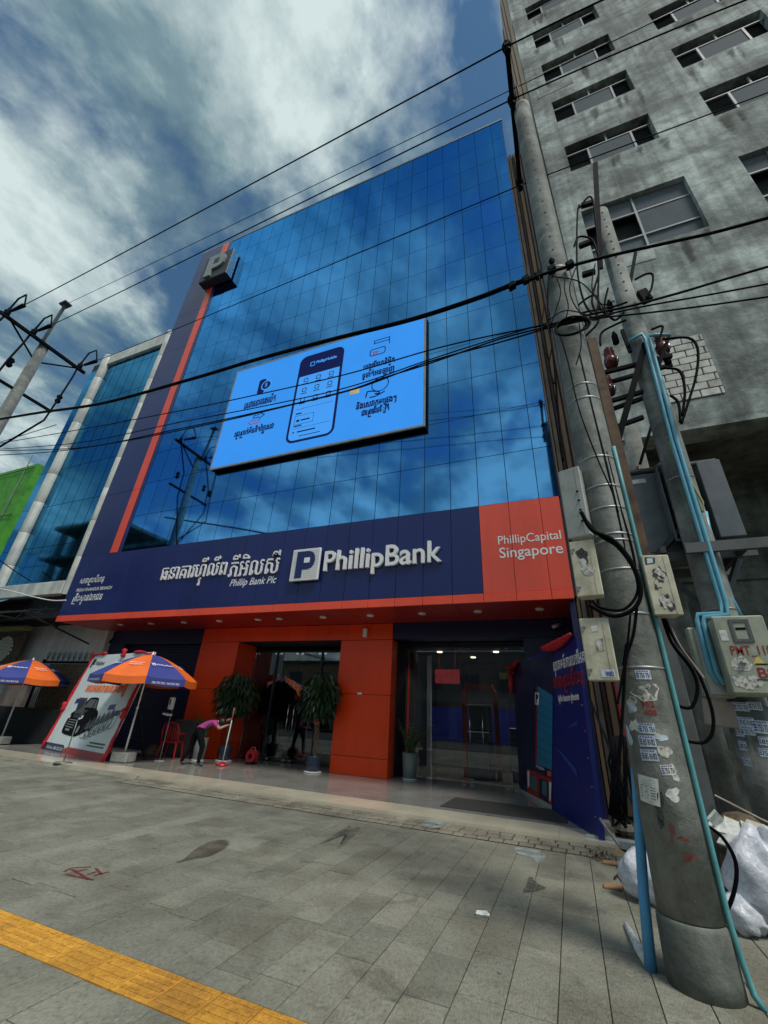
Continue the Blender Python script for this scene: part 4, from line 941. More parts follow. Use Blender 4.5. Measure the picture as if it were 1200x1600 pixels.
# repair patches and run-off marks on the raw wall
rr = random.Random(17)
for k in range(26):
    w, h = rr.uniform(.5, 2.2), rr.uniform(.4, 1.7); x = rr.uniform(CX0 + .2, 12.5); z = rr.uniform(9.3, 33)
    if is_open(x, z) or any(q[0] < x + w and q[1] > x and q[2] < z + h and q[3] > z for q in wins): continue
    MB().prism(blob(x + w / 2, z + h / 2, w / 2, h / 2, 20, .14, 200 + k) if k % 3 == 0 else [(x, z + rr.uniform(-.04, .04)), (x + w, z + rr.uniform(-.04, .04)), (x + w + rr.uniform(-.06, .06), z + h), (x + rr.uniform(-.06, .06), z + h + rr.uniform(-.04, .04))], (0, CY + .002, 0), UX, UZ, .008 + .0006 * k).build('render_patch', ('patch_light', 'patch_grey')[k % 2], CB)
for (xa, xb, z0, z1, kind) in wins[:27]:
    for q in range(4):
        x = rr.uniform(xa - .1, xb + .1); w = rr.uniform(.06, .22); L = rr.uniform(.5, 1.7)
        soft_sheet('run_off_mark', [(x - w, z0 - .02), (x + w, z0 - .02), (x + w * .9, z0 - L * .4), (x + w * .3, z0 - L), (x - w * .3, z0 - L * .95), (x - w * .9, z0 - L * .35)], (0, CY - .028 - .0005 * q, 0), UX, UZ, 'stain_drip', CB, inner=.5)
# slatted screen closing the alley between bank and tower
zt = at(797, 243, Y=11.4).z
sc_ = MB().box(.48, 1.80, 11.5, 11.6, 0, zt).build('alley_screen', 'brown_strip', CB)
for k, (x, w, m_) in enumerate(((.50, .07, 'cream_wall'), (.60, .10, 'plaster_pink'), (.74, .06, 'brown_strip'), (.84, .12, 'cream_wall'), (1.02, .07, 'plaster_pink'), (1.14, .14, 'cream_wall'), (1.34, .08, 'brown_strip'), (1.47, .28, 'cream_wall'))):
    MB().box(x, x + w, 11.38 - .02 * (k % 2), 11.499, 0, zt - .02).build('slat', m_, sc_)
# patch of bare blocks
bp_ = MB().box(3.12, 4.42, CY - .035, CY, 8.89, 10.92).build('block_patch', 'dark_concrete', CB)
rr = random.Random(4)
for r in range(9):
    z = 8.90 + r * .224; x = 3.13 - (.2 if r % 2 else 0)
    while x < 4.40:
        a, b = max(x, 3.13), min(x + .40, 4.41)
        if b - a > .06: MB().cb(a + .012, b - .012, CY - .075 - rr.uniform(0, .012), CY - .036, z + .012, z + .212, .008).build('block', 'block_white', bp_)
        x += .40

# ================================================================== across the street (seen in the mirror glass)
FR = thing('frame_building', 'half-built concrete frame with scaffolding across the street, mirrored in the glass', 'building', (-56, -20, 0))
FX0, FX1, FY0, FY1 = -70.0, -44.0, -27.0, -15.0
hs_ = [5, 10, 15, 20, 25]
for k, z in enumerate(hs_):
    xe = FX1 if z < 21 else FX1 - 12
    MB().box(FX0, xe, FY0, FY1 + 1.2, z - .5, z).build('floor_slab', 'dark_concrete', FR)
for k in range(6):
    for y in (FY0 + .4, FY1 - .4):
        x = FX0 + .5 + k * 5.0; MB().box(x - .35, x + .35, y - .35, y + .35, 0, 24.5 if x < FX1 - 12 else 20.8).build('post', 'dark_concrete', FR)
MB().box(FX0 + 1, FX1 - 13, FY1 - 1.5, FY1 - 1.3, 5, 24.4).box(FX0 + 10, FX1, FY1 - 1.5, FY1 - 1.3, 0, 14.4).build('infill_wall', 'dark_concrete', FR)
for k in range(7): MB().tube([(FX0 - 3 + (k % 2) * 1.6, FY1 + 1.8 - k * 1.8, 0), (FX0 - 3 + (k % 2) * 1.6, FY1 + 1.8 - k * 1.8, 22 - k)], .06, 5).build('scaffold_pole', 'dark_steel', FR)
for k in range(9): MB().tube([(FX0 - 3.4, FY1 + 1.8, 3 + k * 2.2), (FX0 + 3, FY1 + 1.8, 3 + k * 2.2)], .06, 5).build('scaffold_rail', 'dark_steel', FR)
for k, (xa, xb, h, m_) in enumerate(((-42, -30, 8.0, 'grey_wall'), (-29.9, -14, 6.5, 'cream_wall'), (-13.9, 2, 7.5, 'plaster_pink'), (2.1, 20, 6.8, 'grey_wall'))):
    B_ = thing('shophouse', ('pale grey', 'cream', 'brownish plaster', 'long light grey')[k] + ' low shophouse across the street, faint in the door glass', 'building', ((xa + xb) / 2, -20, 0))
    MB().box(xa, xb, -26, -16.5, 0, h).build('wall', m_, B_)
    MB().box(xa, xb, -26.2, -16.2, h, h + .25).build('roof', 'dark_concrete', B_)
    n_ = int((xb - xa) / 3.5)
    for q in range(n_):
        x = xa + .5 + q * 3.5; MB().box(x, x + 2.7, -16.5, -16.45, .1, 2.9).build('shop_opening', 'void_dark', B_); MB().box(x + .5, x + 2.2, -16.5, -16.46, 4.2, 5.6).build('window', 'window_grey', B_)
    MB().bar(((xa + xb) / 2 - (xb - xa) / 2 + .2, -15.6, 3.15), (xb - .2, -15.6, 3.15), 1.6, .05).build('awning', 'awning_top', B_)

# ================================================================== near pole and everything strapped to it
P1 = Vector((0.63, 4.55, 0)); TOP1 = 13.1
pole1 = thing('concrete_pole', 'large sticker-covered concrete utility pole in the right foreground', 'utility pole', P1, 'concrete utility poles')
def r1(z): return 0.212 - 0.0042 * z
MB().lathe(P1, [(r1(z), z) for z in [0.38 + k * (TOP1 - .38) / 14 for k in range(15)]], 28).build('shaft', 'pole_concrete', pole1, smooth=True)
MB().lathe(P1, [(.230, -.02), (.228, .1), (.225, .34), (.220, .365), (.2115, .372)], 28).build('footing_collar', 'footing_concrete', pole1, smooth=True)
for z in (2.05, 2.52, 2.95, 3.25, 3.32, 3.62, 3.88, 4.25, 5.1, 5.32, 7.6):
    MB().lathe(P1 + Vector((0, 0, z)), [(r1(z) + .0006, -.011), (r1(z) + .004, -.010), (r1(z) + .004, .010), (r1(z) + .0006, .011)], 28, cap=False).build('steel_strap', 'galvanised', pole1, smooth=True)
for k in range(14):
    z = 8.0 + k * .33; MB().prism(cir(.016, 8), (P1.x - .0, P1.y - r1(z) + .001, z), UX, UZ, .003).build('bolt_hole', 'void_dark', pole1)
# cross-arm running towards and away from the street
AZ = 13.04
arm = MB().bar((P1.x - .17, 3.45, AZ), (P1.x - .17, 6.05, AZ), .09, .11).build('cross_arm', 'black_metal', pole1)
for y in (3.54, 4.35, 5.93): MB().lathe((P1.x - .17, y, AZ + .05), [(.03, 0), (.09, .03), (.05, .07), (.09, .10), (.05, .14), (.07, .17), (.03, .22)], 12).lathe((P1.x - .17, y, AZ - .16), [(.05, 0), (.07, .05), (.05, .12)], 10).build('insulator', 'black_metal', arm, smooth=True)
MB().tube([(P1.x, P1.y, TOP1), (P1.x, P1.y, TOP1 + 1.1)], .025, 6).build('pin', 'black_metal', arm)
# stickers and torn paper bent round the shaft
def pole_patch(name, x, y, w, h, m_, out=.002, P=P1, rf=r1, rot=0.0, shape=None, label=None):
    """sheet of width w, height h whose centre shows at pixel x, y, following the shaft"""
    d = ray(x, y); a_ = d.x ** 2 + d.y ** 2; 
    z = 1.5
    for _ in range(4):
        r = rf(z) + out; b_ = -2 * (d.x * P.x + d.y * P.y); c_ = P.x ** 2 + P.y ** 2 - r * r
        disc = max(b_ * b_ - 4 * a_ * c_, 0); t_ = (-b_ - math.sqrt(disc)) / (2 * a_); z = CAM_H + d.z * t_
    hit = Vector((d.x * t_, d.y * t_, z)); ang = math.atan2(hit.y - P.y, hit.x - P.x)
    pts = shape if shape else [(-.5, -.5), (.5, -.5), (.5, .5), (-.5, .5)]
    nseg = 7; mb = MB(); r = rf(z) + out
    def pos(u, v):
        uu = u * w * math.cos(rot) - v * h * math.sin(rot); vv = u * w * math.sin(rot) + v * h * math.cos(rot)
        a2 = ang + uu / r; zz_ = z + vv; rr_ = rf(zz_) + out
        return Vector((P.x + rr_ * math.cos(a2), P.y + rr_ * math.sin(a2), zz_))
    if shape is None:
        vs = []
        for i in range(nseg + 1): vs += [pos(-.5 + i / nseg, -.5), pos(-.5 + i / nseg, .5)]
        mb.add(vs, [(2 * i, 2 * i + 2, 2 * i + 3, 2 * i + 1) for i in range(nseg)])
    else:
        c0 = pos(0, 0); vs = [c0] + [pos(*p) for p in shape]; n = len(shape)
        mb.add(vs, [(0, 1 + i, 1 + (i + 1) % n) for i in range(n)])
    top = pole1 if P is P1 else pole2
    o = mb.build(name, m_, top, fix=False, label=label); return o, pos
def pole_text(body, pos, par, w, h, cx=0.0, cy=0.0, m_='ink_dark'):
    vs, fs = text_geo(body, 0, 0, .01); x0, x1 = min(p[0] for p in vs), max(p[0] for p in vs); y0, y1 = min(p[1] for p in vs), max(p[1] for p in vs)
    mb = MB(); mb.add([pos(cx + ((p[0] - x0) / (x1 - x0) - .5) * w, cy + ((p[1] - y0) / (y1 - y0) - .5) * h) for p in vs], fs)
    mb.build('lettering', m_, par, fix=False)
def number_sticker(x, y, w, h, txt, rot=0.0, m_='sticker_blue', P=P1, rf=r1):
    o, pos = pole_patch('number_sticker', x, y, w, h, m_, .0022, P, rf, rot)
    vs, fs = text_geo(txt, 0, 0, .012); x0, x1 = min(p[0] for p in vs), max(p[0] for p in vs); y0, y1 = min(p[1] for p in vs), max(p[1] for p in vs)
    def lift(u, v):
        q = pos(u, v); n = Vector((q.x - P.x, q.y - P.y, 0)).normalized(); return q + n * .0012
    mb = MB(); mb.add([lift(.10 + ((p[0] - x0) / (x1 - x0) - .5) * .66, -.08 + ((p[1] - y0) / (y1 - y0) - .5) * .52) for p in vs], fs); mb.build('lettering', 'ink_dark', o, fix=False)
    mb = MB()
    for u in range(5): mb.add([lift(-.4 + u * .16, .32), lift(-.29 + u * .16, .32), lift(-.29 + u * .16, .42), lift(-.4 + u * .16, .42)], [(0, 1, 2, 3)])
    for v in range(3): mb.add([lift(-.45, -.32 + v * .2), lift(-.28, -.32 + v * .2), lift(-.28, -.2 + v * .2), lift(-.45, -.2 + v * .2)], [(0, 1, 2, 3)])
    mb.build('fine_print', 'umbrella_blue', o, fix=False)
    return o
number_sticker(1005, 1054, .115, .075, '755 751')
number_sticker(1010, 1138, .125, .075, '755 751')
number_sticker(1011, 1158, .125, .08, '85 8182', rot=.03)
number_sticker(1014, 1180, .125, .08, '85 8182', rot=.04)
number_sticker(1044, 1203, .10, .07, '755 751', rot=.12, m_='paper_white')
TORN = lambda s_, j=.3: [(p[0], p[1]) for p in blob(0, 0, .5, .5, 16, j, s_)]
pole_patch('torn_paper', 1010, 1082, .19, .15, 'paper_torn', shape=TORN(1, .35))
pole_patch('torn_paper', 986, 1100, .09, .12, 'paper_torn', shape=TORN(2, .5)); pole_patch('torn_paper', 992, 1134, .09, .10, 'paper_white', shape=TORN(3, .5))
pole_patch('torn_paper', 1039, 1174, .10, .09, 'paper_torn', shape=TORN(4)); pole_patch('torn_paper', 1053, 1208, .07, .10, 'paper_torn', shape=TORN(5, .5))
pole_patch('torn_paper', 1052, 1242, .11, .075, 'paper_white', shape=TORN(6, .5)); pole_patch('torn_paper', 1033, 1152, .09, .06, 'sticker_blue', shape=TORN(7, .4))
pole_patch('torn_paper', 988, 1104, .06, .09, 'sticker_blue', .0035, shape=TORN(9, .4)); pole_patch('torn_paper', 983, 1150, .06, .14, 'sticker_blue', shape=TORN(10, .4))
o, pos = pole_patch('paper_notice', 1012, 1234, .165, .185, 'paper_white', rot=-.12)
mb = MB()
for v in range(5):
    P_ = lambda u, vv: (lambda q: q + Vector((q.x - P1.x, q.y - P1.y, 0)).normalized() * .0012)(pos(u, vv))
    mb.add([P_(-.38, .1 - v * .1), P_(.0 + .05 * (v % 2), .1 - v * .1), P_(.05 * (v % 2), .125 - v * .1), P_(-.38, .125 - v * .1)], [(0, 1, 2, 3)])
    mb.add([P_(.12, .1 - v * .1), P_(.34, .1 - v * .1), P_(.34, .125 - v * .1), P_(.12, .125 - v * .1)], [(0, 1, 2, 3)])
mb.build('fine_print', 'machine_dark', o, fix=False)
pole_patch('dirt_streak', 1030, 1262, .07, .2, 'glue_black', .0012, shape=TORN(23, .7))
for (x, y, t_) in ((1012, 1100, '352'), (1016, 1113, '408')):
    o, pos = pole_patch('painted_number', x, y, .001, .001, 'ink_red', .0022)
    vs, fs = text_geo(t_, 0, 0, .02); x0, x1 = min(p[0] for p in vs), max(p[0] for p in vs)
    mb = MB(); mb.add([pos(((p[0] - x0) / (x1 - x0) - .5) * 95, (p[1] - .35) * 62) for p in vs], fs); mb.build('lettering', 'ink_red', o, fix=False)
for (x, y, w, h, sd) in ((1078, 1340, .10, .05, 31), (1050, 1300, .03, .12, 32), (1068, 1312, .08, .03, 33)):
    pole_patch('red_smear', x, y, w, h, 'paint_faded', .0012, shape=TORN(sd, .6))
# galvanised service pipes and conduits on the pole
def pole_pt(x, y, off, P=P1, rf=r1, z=None):
    """point at the outline side of the pole for pixel x,y, at the depth of the pole axis"""
    return at(x, y, Y=P.y + off)
cp = []
for z in (0.0, .06, .2, .42, .8, 1.4, 2.0, 2.6, 3.2, 3.8, 4.4):
    a_ = R_(-24); rr_ = (r1(z) if z > .4 else .231) + .022 + (.06 if z < .05 else (.02 if z < .1 else 0)); cp.append(P1 + Vector((rr_ * math.cos(a_), rr_ * math.sin(a_), z)))
cp = cp[::-1]
tag(MB().tube(cp, .020, 8).build('teal_conduit', 'pvc_teal', smooth=True, loc=cp[-1]), 'faded teal plastic conduit strapped down the right side of the foreground pole', 'conduit')
bpp = [at(992, 1200, Y=4.62), at(996, 1250, Y=4.62), at(1006, 1400, Y=4.62), at(1015, 1505, Y=4.62)]; bpp[-1].z = -.02
tag(MB().tube(bpp, [.034, .036, .038, .040], 12).build('blue_pipe', 'pvc_bright', smooth=True, loc=bpp[-1]), 'bright blue plastic pipe rising from the pavement beside the foreground pole', 'pipe')
wp = [at(1012, 1505, Z=.02), at(1000, 1485, Z=.035), at(978, 1445, Z=.012)]
tag(MB().tube(wp, [.035, .038, .022], 8).build('pipe_sleeve', 'paper_white', smooth=True, loc=wp[1]), 'split white pipe sleeve lying at the foot of the blue pipe', 'pipe')
# ---- boxes strapped to the pole
def strap_box(name, label, quad, y, dep, m_, yaw=0.0, lid=True, hinge=True, ribs=True):
    """quad: pixel corners tl,tr,br,bl of the front face, standing at depth y"""
    a, b, c_, d_ = [at(*q, Y=y) for q in quad]
    x0, x1, z0, z1 = (a.x + d_.x) / 2, (b.x + c_.x) / 2, (c_.z + d_.z) / 2, (a.z + b.z) / 2
    T = thing(name, label, 'meter box', ((x0 + x1) / 2, y, z0), 'meter boxes on the foreground pole')
    cx, cz = (x0 + x1) / 2, (z0 + z1) / 2
    ca, sa = math.cos(yaw), math.sin(yaw); U = Vector((ca, sa, 0)); N = Vector((-sa, ca, 0))
    c0 = Vector((cx, y, cz)) + N * (dep / 2 + .02)
    MB().cbox(c0, U * (x1 - x0) / 2, N * (dep / 2 - .0), UZ * (z1 - z0) / 2, .012).build('body', m_, T)
    w, h = (x1 - x0) / 2, (z1 - z0) / 2
    if lid: MB().cbox(Vector((cx, y, cz)), U * (w + .006), N * .019, UZ * (h + .006), .008).build('lid', m_, T)
    if hinge:
        for s_ in (-.68, .72):
            MB().cbox(Vector((cx, y, cz + s_ * h)) - U * (w - .02) - N * .022, U * .022, N * .006, UZ * .008, .002).cbox(Vector((cx, y, cz + s_ * h - .02)) - U * (w - .012) - N * .022, U * .010, N * .007, UZ * .022, .002).build('hinge', 'galvanised', T)
    if ribs: MB().obox(Vector((cx, y, cz)) + U * (w * .62) - N * .0195, U * .004, N * .003, UZ * (h * .97)).build('lid_rib', m_, T)
    def on(u, v, o_=.021): return Vector((cx, y, cz)) + U * (u * w) + UZ * (v * h) - N * o_
    return T, on, U, w, h
def sheet(T, on, pts, m_, name, o_=.0215):
    P3 = [on(u, v, o_) for u, v in pts]; c0 = sum(P3, Vector()) / len(P3); n = len(P3)
    return MB().add([c0] + P3, [(0, 1 + i, 1 + (i + 1) % n) for i in range(n)]).build(name, m_, T, fix=False)
bq = lambda L: L
T, on, U, w, h = strap_box('meter_box', 'smooth grey meter box with black cables, uppermost on the foreground pole', [(874, 735), (908, 733), (920, 835), (886, 842)], 4.38, .16, 'box_grey', -.35, hinge=False)
for v in (.25, -.02, -.30, -.62): MB().lathe(on(.55, v, .024), [(.012, -.006), (.016, 0), (.012, .006)], 8).build('cable_gland', 'black_metal', T)
T, on, U, w, h = strap_box('meter_box', 'cream meter box with two torn labels under the grey box', [(890, 848), (927, 845), (942, 928), (903, 934)], 4.25, .13, 'box_cream', -.15)
for sd, (u, v, a, b) in enumerate(((-.05, .45, .42, .30), (.15, -.15, .45, .18), (-.1, .18, .3, .16))): sheet(T, on, [(u + p[0] * a, v + p[1] * b) for p in blob(0, 0, 1, 1, 16, .4, 40 + sd)], ('glue_black', 'paper_torn', 'paper_white')[sd], 'torn_label', .0215 + .0006 * sd)
T, on, U, w, h = strap_box('meter_box', 'clean cream meter box with a blue number sticker, lowest on the pole', [(906, 968), (951, 966), (964, 1060), (920, 1065)], 4.22, .13, 'box_cream', -.12)
sheet(T, on, [(-.25, .55), (.25, .55), (.25, .75), (-.25, .75)], 'paper_white', 'label_sheet'); sheet(T, on, [(-.1, -.08), (.42, -.08), (.42, .32), (-.1, .32)], 'paper_torn', 'label_sheet')
s_ = sheet(T, on, [(-.1, -.92), (.85, -.92), (.85, -.68), (-.1, -.68)], 'sticker_blue', 'number_sticker'); sign_text('lettering', '980', s_, 'umbrella_blue', on(.2, -.9, .0225), U=U, w=w * .55, h=h * .16, depth=.0006, offset=.02)
T, on, U, w, h = strap_box('meter_box', 'cream meter box with black glue scars right of the foreground pole', [(1002, 871), (1043, 867), (1066, 958), (1022, 963)], 4.42, .14, 'box_cream', .12, hinge=False)
sheet(T, on, [(-.85, .68), (-.1, .72), (0, .92), (-.8, .95)], 'glue_black', 'torn_label'); sheet(T, on, [(-.7, .72), (-.25, .74), (-.2, .9), (-.65, .9)], 'sticker_blue', 'torn_label', .0222)
for sd, (u, v, a, b, m_) in enumerate(((.0, .38, .40, .22, 'glue_black'), (.05, .40, .30, .16, 'paper_torn'), (-.25, .02, .35, .16, 'glue_black'), (-.22, .0, .26, .12, 'box_cream'), (.05, -.62, .45, .26, 'glue_black'), (-.05, -.6, .36, .22, 'paper_torn'))):
    sheet(T, on, [(u + p[0] * a, v + p[1] * b) for p in blob(0, 0, 1, 1, 20, .55, 60 + sd)], m_, 'torn_label', .0218 + .0005 * sd)
# small loudspeaker-like dark case behind the lowest box
tag(MB().cb(P1.x - .34, P1.x - .22, 4.5, 4.62, 2.05, 2.45, .01).build('junction_case', 'dark_steel', loc=(P1.x - .28, 4.55, 2.05)), 'small dark junction case between the lowest meter box and the pole', 'junction box')

# ================================================================== transformer pole, its twin and the rusty post
P2 = Vector((2.08, 7.05, 0)); TOP2 = at(950, 330, Y=7.05).z
def r2(z): return .212 - .0035 * z
pole2 = thing('concrete_pole', 'concrete pole carrying the transformer with blue pipes on it', 'utility pole', P2, 'concrete utility poles')
lean = lambda z: Vector((0.0075 * z, 0, 0))
MB().tube([P2 + lean(z) + Vector((0, 0, z)) for z in (0, 2, 4, 6, 8, TOP2)], [r2(z) for z in (0, 2, 4, 6, 8, TOP2)], 24).build('shaft', 'pole_concrete', pole2, smooth=True)
MB().tube([P2 + Vector((0, 0, -.01)), P2 + Vector((0, 0, 1.9))], [.25, .245], 24).build('base_sleeve', 'pole_concrete', pole2, smooth=True)
for k in range(11):
    z = TOP2 - .25 - k * .28; c_ = P2 + lean(z); MB().prism(cir(.024, 8), (c_.x, c_.y - r2(z) + .001, z), UX, UZ, .003).build('bolt_hole', 'void_dark', pole2)
for z in (3.1, 5.2, 6.9): c_ = P2 + lean(z); MB().lathe(c_ + Vector((0, 0, z)), [(r2(z), -.012), (r2(z) + .006, -.011), (r2(z) + .006, .011), (r2(z), .012)], 24, cap=False).build('steel_strap', 'galvanised', pole2, smooth=True)
rf2 = lambda z: .2465
for (x, y, w, h, t_) in ((1157, 1104, .16, .1, '755 751'), (1180, 1103, .14, .09, '755 751'), (1148, 1126, .10, .10, '85 82'), (1166, 1128, .15, .10, '85 8182'), (1155, 1144, .10, .09, '751'), (1168, 1142, .14, .09, '755 751'), (1190, 1136, .16, .14, '755 751'), (1160, 1165, .10, .10, '85'), (1167, 1190, .10, .09, '751'), (1194, 1158, .1, .09, '85'), (1195, 1176, .1, .09, '751')):
    number_sticker(x, y, w, h, t_, rot=-.05, P=P2, rf=rf2)
P3 = Vector((1.92, 8.35, 0)); TOP3 = at(983, 672, Y=8.35).z
pole3 = thing('concrete_pole', 'shorter concrete pole behind the transformer', 'utility pole', P3, 'concrete utility poles')
MB().tube([P3, P3 + Vector((0, 0, TOP3))], [.165, .15], 20).build('shaft', 'pole_concrete', pole3, smooth=True)
MB().lathe(P3 + Vector((0, 0, 5.5)), [(.155, -.012), (.162, 0), (.155, .012)], 20, cap=False).build('steel_strap', 'galvanised', pole3, smooth=True)
PR = Vector((1.30, 6.72, 0)); TOPR = at(912, 535, Y=6.72).z
rust = thing('steel_post', 'rusty brown steel post rising between the two concrete poles', 'post', PR)
MB().box(PR.x - .075, PR.x + .075, PR.y - .06, PR.y - .045, 3.3, TOPR).box(PR.x - .075, PR.x - .06, PR.y - .044, PR.y + .06, 3.3, TOPR).box(PR.x + .06, PR.x + .075, PR.y - .044, PR.y + .06, 3.3, TOPR).build('upper_channel', 'rust_steel', rust)
MB().box(PR.x - .085, PR.x + .085, PR.y - .07, PR.y + .07, 0, 3.3).build('lower_sleeve', 'grey_steel', rust)
# transformer on a bracket between pole 2 and pole 3
TF = thing('transformer', 'dark grey finned power transformer mounted behind the concrete pole', 'transformer', (2.10, 7.9, 4.6))
tz0, tz1 = at(1040, 872, Y=7.6).z, at(1060, 742, Y=7.6).z
MB().cb(1.50, 2.72, 7.35, 8.15, tz0, tz1, .03).build('tank', 'transformer_grey', TF)
MB().cb(1.44, 2.78, 7.30, 8.2, tz1, tz1 + .07, .02).build('tank_lid', 'grey_steel', TF)
for k in range(7):
    x = 1.86 + k * .072; MB().cb(x, x + .016, 7.10, 7.35, tz0 + .12, tz1 - .06, .004).build('cooling_fin', 'transformer_grey', TF)
MB().cb(2.42, 2.74, 7.12, 7.349, tz0 + .10, tz1 - .06, .01).build('radiator_panel', 'transformer_grey', TF)
for zz_ in (tz1 - .06, tz0 + .09): MB().box(1.85, 2.32, 7.085, 7.10, zz_, zz_ + .03).build('fin_bar', 'grey_steel', TF)
MB().cb(1.50, 1.72, 7.34, 7.352, tz1 - .2, tz1 - .12, .002).build('rating_plate', 'paper_white', TF)
for x in (1.75, 2.1, 2.45): MB().lathe((x, 7.75, tz1 + .07), [(.05, 0), (.09, .04), (.05, .08), (.09, .12), (.05, .16), (.08, .2), (.02, .3)], 12).build('bushing', 'porcelain_brown', TF, smooth=True)
BR = thing('transformer_bracket', 'steel channel platform carrying the transformer between the poles', 'bracket', (2.1, 7.6, tz0 - .2))
for y0_, y1_, q, xl in ((6.78, 6.86, .06, 1.85), (7.28, 7.34, 0, 1.42), (8.2, 8.26, 0, 1.42)): MB().box(xl, 2.85, y0_, y1_, tz0 - .16 - q, tz0 - .01 - q).build('channel', 'grey_steel', BR)
for x in (1.6, 2.62): MB().bar((x, 6.9, tz0 - .1), (x, 8.3, tz0 - .1), .08, .1).build('cross_beam', 'dark_steel', BR)
for p_, q_, w_ in (((1.5, 7.3, tz0 - .15), (1.95, 7.22, tz0 + .3), .12), ((1.5, 7.3, tz0 - .2), (1.95, 7.1, tz0 - .9), .07), ((2.6, 7.3, tz0 - .2), (2.2, 7.1, tz0 - .9), .07)): MB().bar(p_, q_, w_, .07).build('knee_brace', 'dark_steel', BR)
# high-voltage gantry: rails with brown fuse insulators around pole 2
GA = thing('fuse_gantry', 'black steel rails with brown porcelain fuses on the transformer pole', 'switchgear', (2.0, 7.3, 8.0))
def rail(a, b, y=7.3, w=.07, name='rail'):
    p, q = at(*a, Y=y), at(*b, Y=y); MB().bar(p, q, w, w).build(name, 'black_metal', GA)
rail((945, 582), (1050, 556), 7.0); rail((950, 598), (1050, 570), 7.6); rail((950, 628), (1005, 612), 7.0); rail((955, 640), (1005, 622), 7.6); rail((960, 668), (1005, 652), 7.0)
rail((1008, 538), (965, 690), 6.9, .10, 'upright'); rail((1030, 625), (1000, 725), 7.5, .05, 'upright'); rail((1045, 525), (1028, 575), 6.9, .06, 'upright'); rail((972, 516), (985, 550), 6.9, .06, 'upright')
for (x, y, s_) in ((955, 566, 1.0), (952, 610, .85), (1036, 545, .9)):
    c_ = at(x, y, Y=7.25); MB().lathe(c_, [(.11 * s_, -.1), (.13 * s_, 0), (.12 * s_, .1), (.05 * s_, .14), (.1 * s_, .18), (.05 * s_, .22), (.1 * s_, .26), (.05 * s_, .3), (.085 * s_, .34), (.04 * s_, .4)], 14).build('fuse_insulator', 'porcelain_brown', GA, smooth=True)
    MB().lathe(c_ + Vector((.1 * s_, -.05, 0)), [(.03, -.06), (.03, .06)], 8).build('fuse_cap', 'chrome', GA, smooth=True)
for (x, y) in ((960, 525), (952, 475), (1040, 555)):
    c_ = at(x, y, Y=7.2); MB().lathe(c_, [(.05, -.22), (.06, -.2), (.06, .0), (.04, .05), (.02, .12)], 10).build('arrester', 'black_metal', GA, smooth=True)
# tall flat bar above pole 2, crossbars and small brackets
p, q = at(930, 255, Y=6.9), at(938, 420, Y=6.9); MB().bar(p, q, .11, .05, up=(0, 1, 0)).build('mast_bar', 'black_metal', GA)
p, q = at(993, 395, Y=7.2), at(985, 440, Y=7.2); MB().bar(p, q, .07, .05, up=(0, 1, 0)).build('mast_bar', 'black_metal', GA)
for a, b in (((908, 322), (928, 316)), ((905, 385), (925, 377)), ((910, 430), (930, 424))): MB().bar(at(*a, Y=6.9), at(*b, Y=6.9), .10, .10).build('stub_arm', 'black_metal', GA)
c_ = at(1007, 463, Y=6.8); MB().cbox(c_, Vector((.09, 0, .02)), Vector((0, .06, 0)), Vector((-.03, 0, .17)), .02).build('cut_out', 'black_metal', GA)
# blue pipes down pole 2 to the big box
def pipe(name, pts, y, r, label, m_='pvc_blue'):
    pp = []
    for a in pts: pp.append(at(a[0], a[1], Y=(a[2] if len(a) > 2 else y)))
    return tag(MB().tube(pp, r, 8).build(name, m_, smooth=True, loc=pp[-1]), label, 'pipe', 'blue conduit pipes on the transformer pole')
pipe('blue_conduit', [(982, 533), (1003, 522), (1008, 530), (1050, 690), (1100, 855), (1126, 940), (1128, 958), (1090, 960), (1089, 970), (1110, 1050), (1122, 1068)], 6.82, .030, 'left blue conduit down the transformer pole, bending into the big box')
pipe('blue_conduit', [(1045, 523), (1012, 524), (1016, 532), (1058, 690), (1108, 855), (1134, 940), (1138, 960), (1100, 964), (1099, 974), (1120, 1052), (1132, 1070)], 6.80, .030, 'middle blue conduit down the transformer pole beside its twin')
pipe('blue_conduit', [(1102, 800), (1110, 840), (1120, 880), (1140, 930), (1160, 968)], 6.95, .032, 'right short blue conduit passing the transformer bracket to the big box')
sc = [at(a, b, Y=6.85) for a, b in ((1038, 610), (1055, 690), (1078, 750), (1098, 785), (1099, 800), (1085, 790), (1068, 745), (1045, 690))]
tag(MB().tube(sc, .018, 6).build('cable_sleeve', 'tarp_olive', smooth=True, loc=sc[3]), 'loose olive cable sleeve hanging beside the blue conduits', 'cable')
# the big painted box
T = thing('control_box', 'large grey-green electrical cabinet painted PMT_118 and BS on the transformer pole', 'cabinet', (2.3, 6.6, 2.0))
a, b, c_, d_ = at(1112, 965, Y=6.55), at(1192, 962, Y=6.55), at(1222, 1085, Y=6.55), at(1150, 1090, Y=6.55)
x0, x1, z0, z1 = (a.x + d_.x) / 2, (b.x + c_.x) / 2 + .02, (c_.z + d_.z) / 2, (a.z + b.z) / 2
MB().cb(x0, x1, 6.58, 6.84, z0, z1, .03).build('body', 'box_sage', T); MB().cb(x0 - .015, x1 + .015, 6.535, 6.579, z0 + .02, z1 + .01, .016).build('door', 'box_sage', T)
W_, H_ = x1 - x0, z1 - z0; YB = 6.534
wn = MB().ring([(0, 0), (.4 * W_, 0), (.4 * W_, .30 * H_), (0, .30 * H_)], [(.035, .035), (.4 * W_ - .035, .035), (.4 * W_ - .035, .3 * H_ - .035), (.035, .3 * H_ - .035)], (x0 + .30 * W_, YB, z0 + .66 * H_), UX, UZ, .012).build('window_frame', 'grey_steel', T)
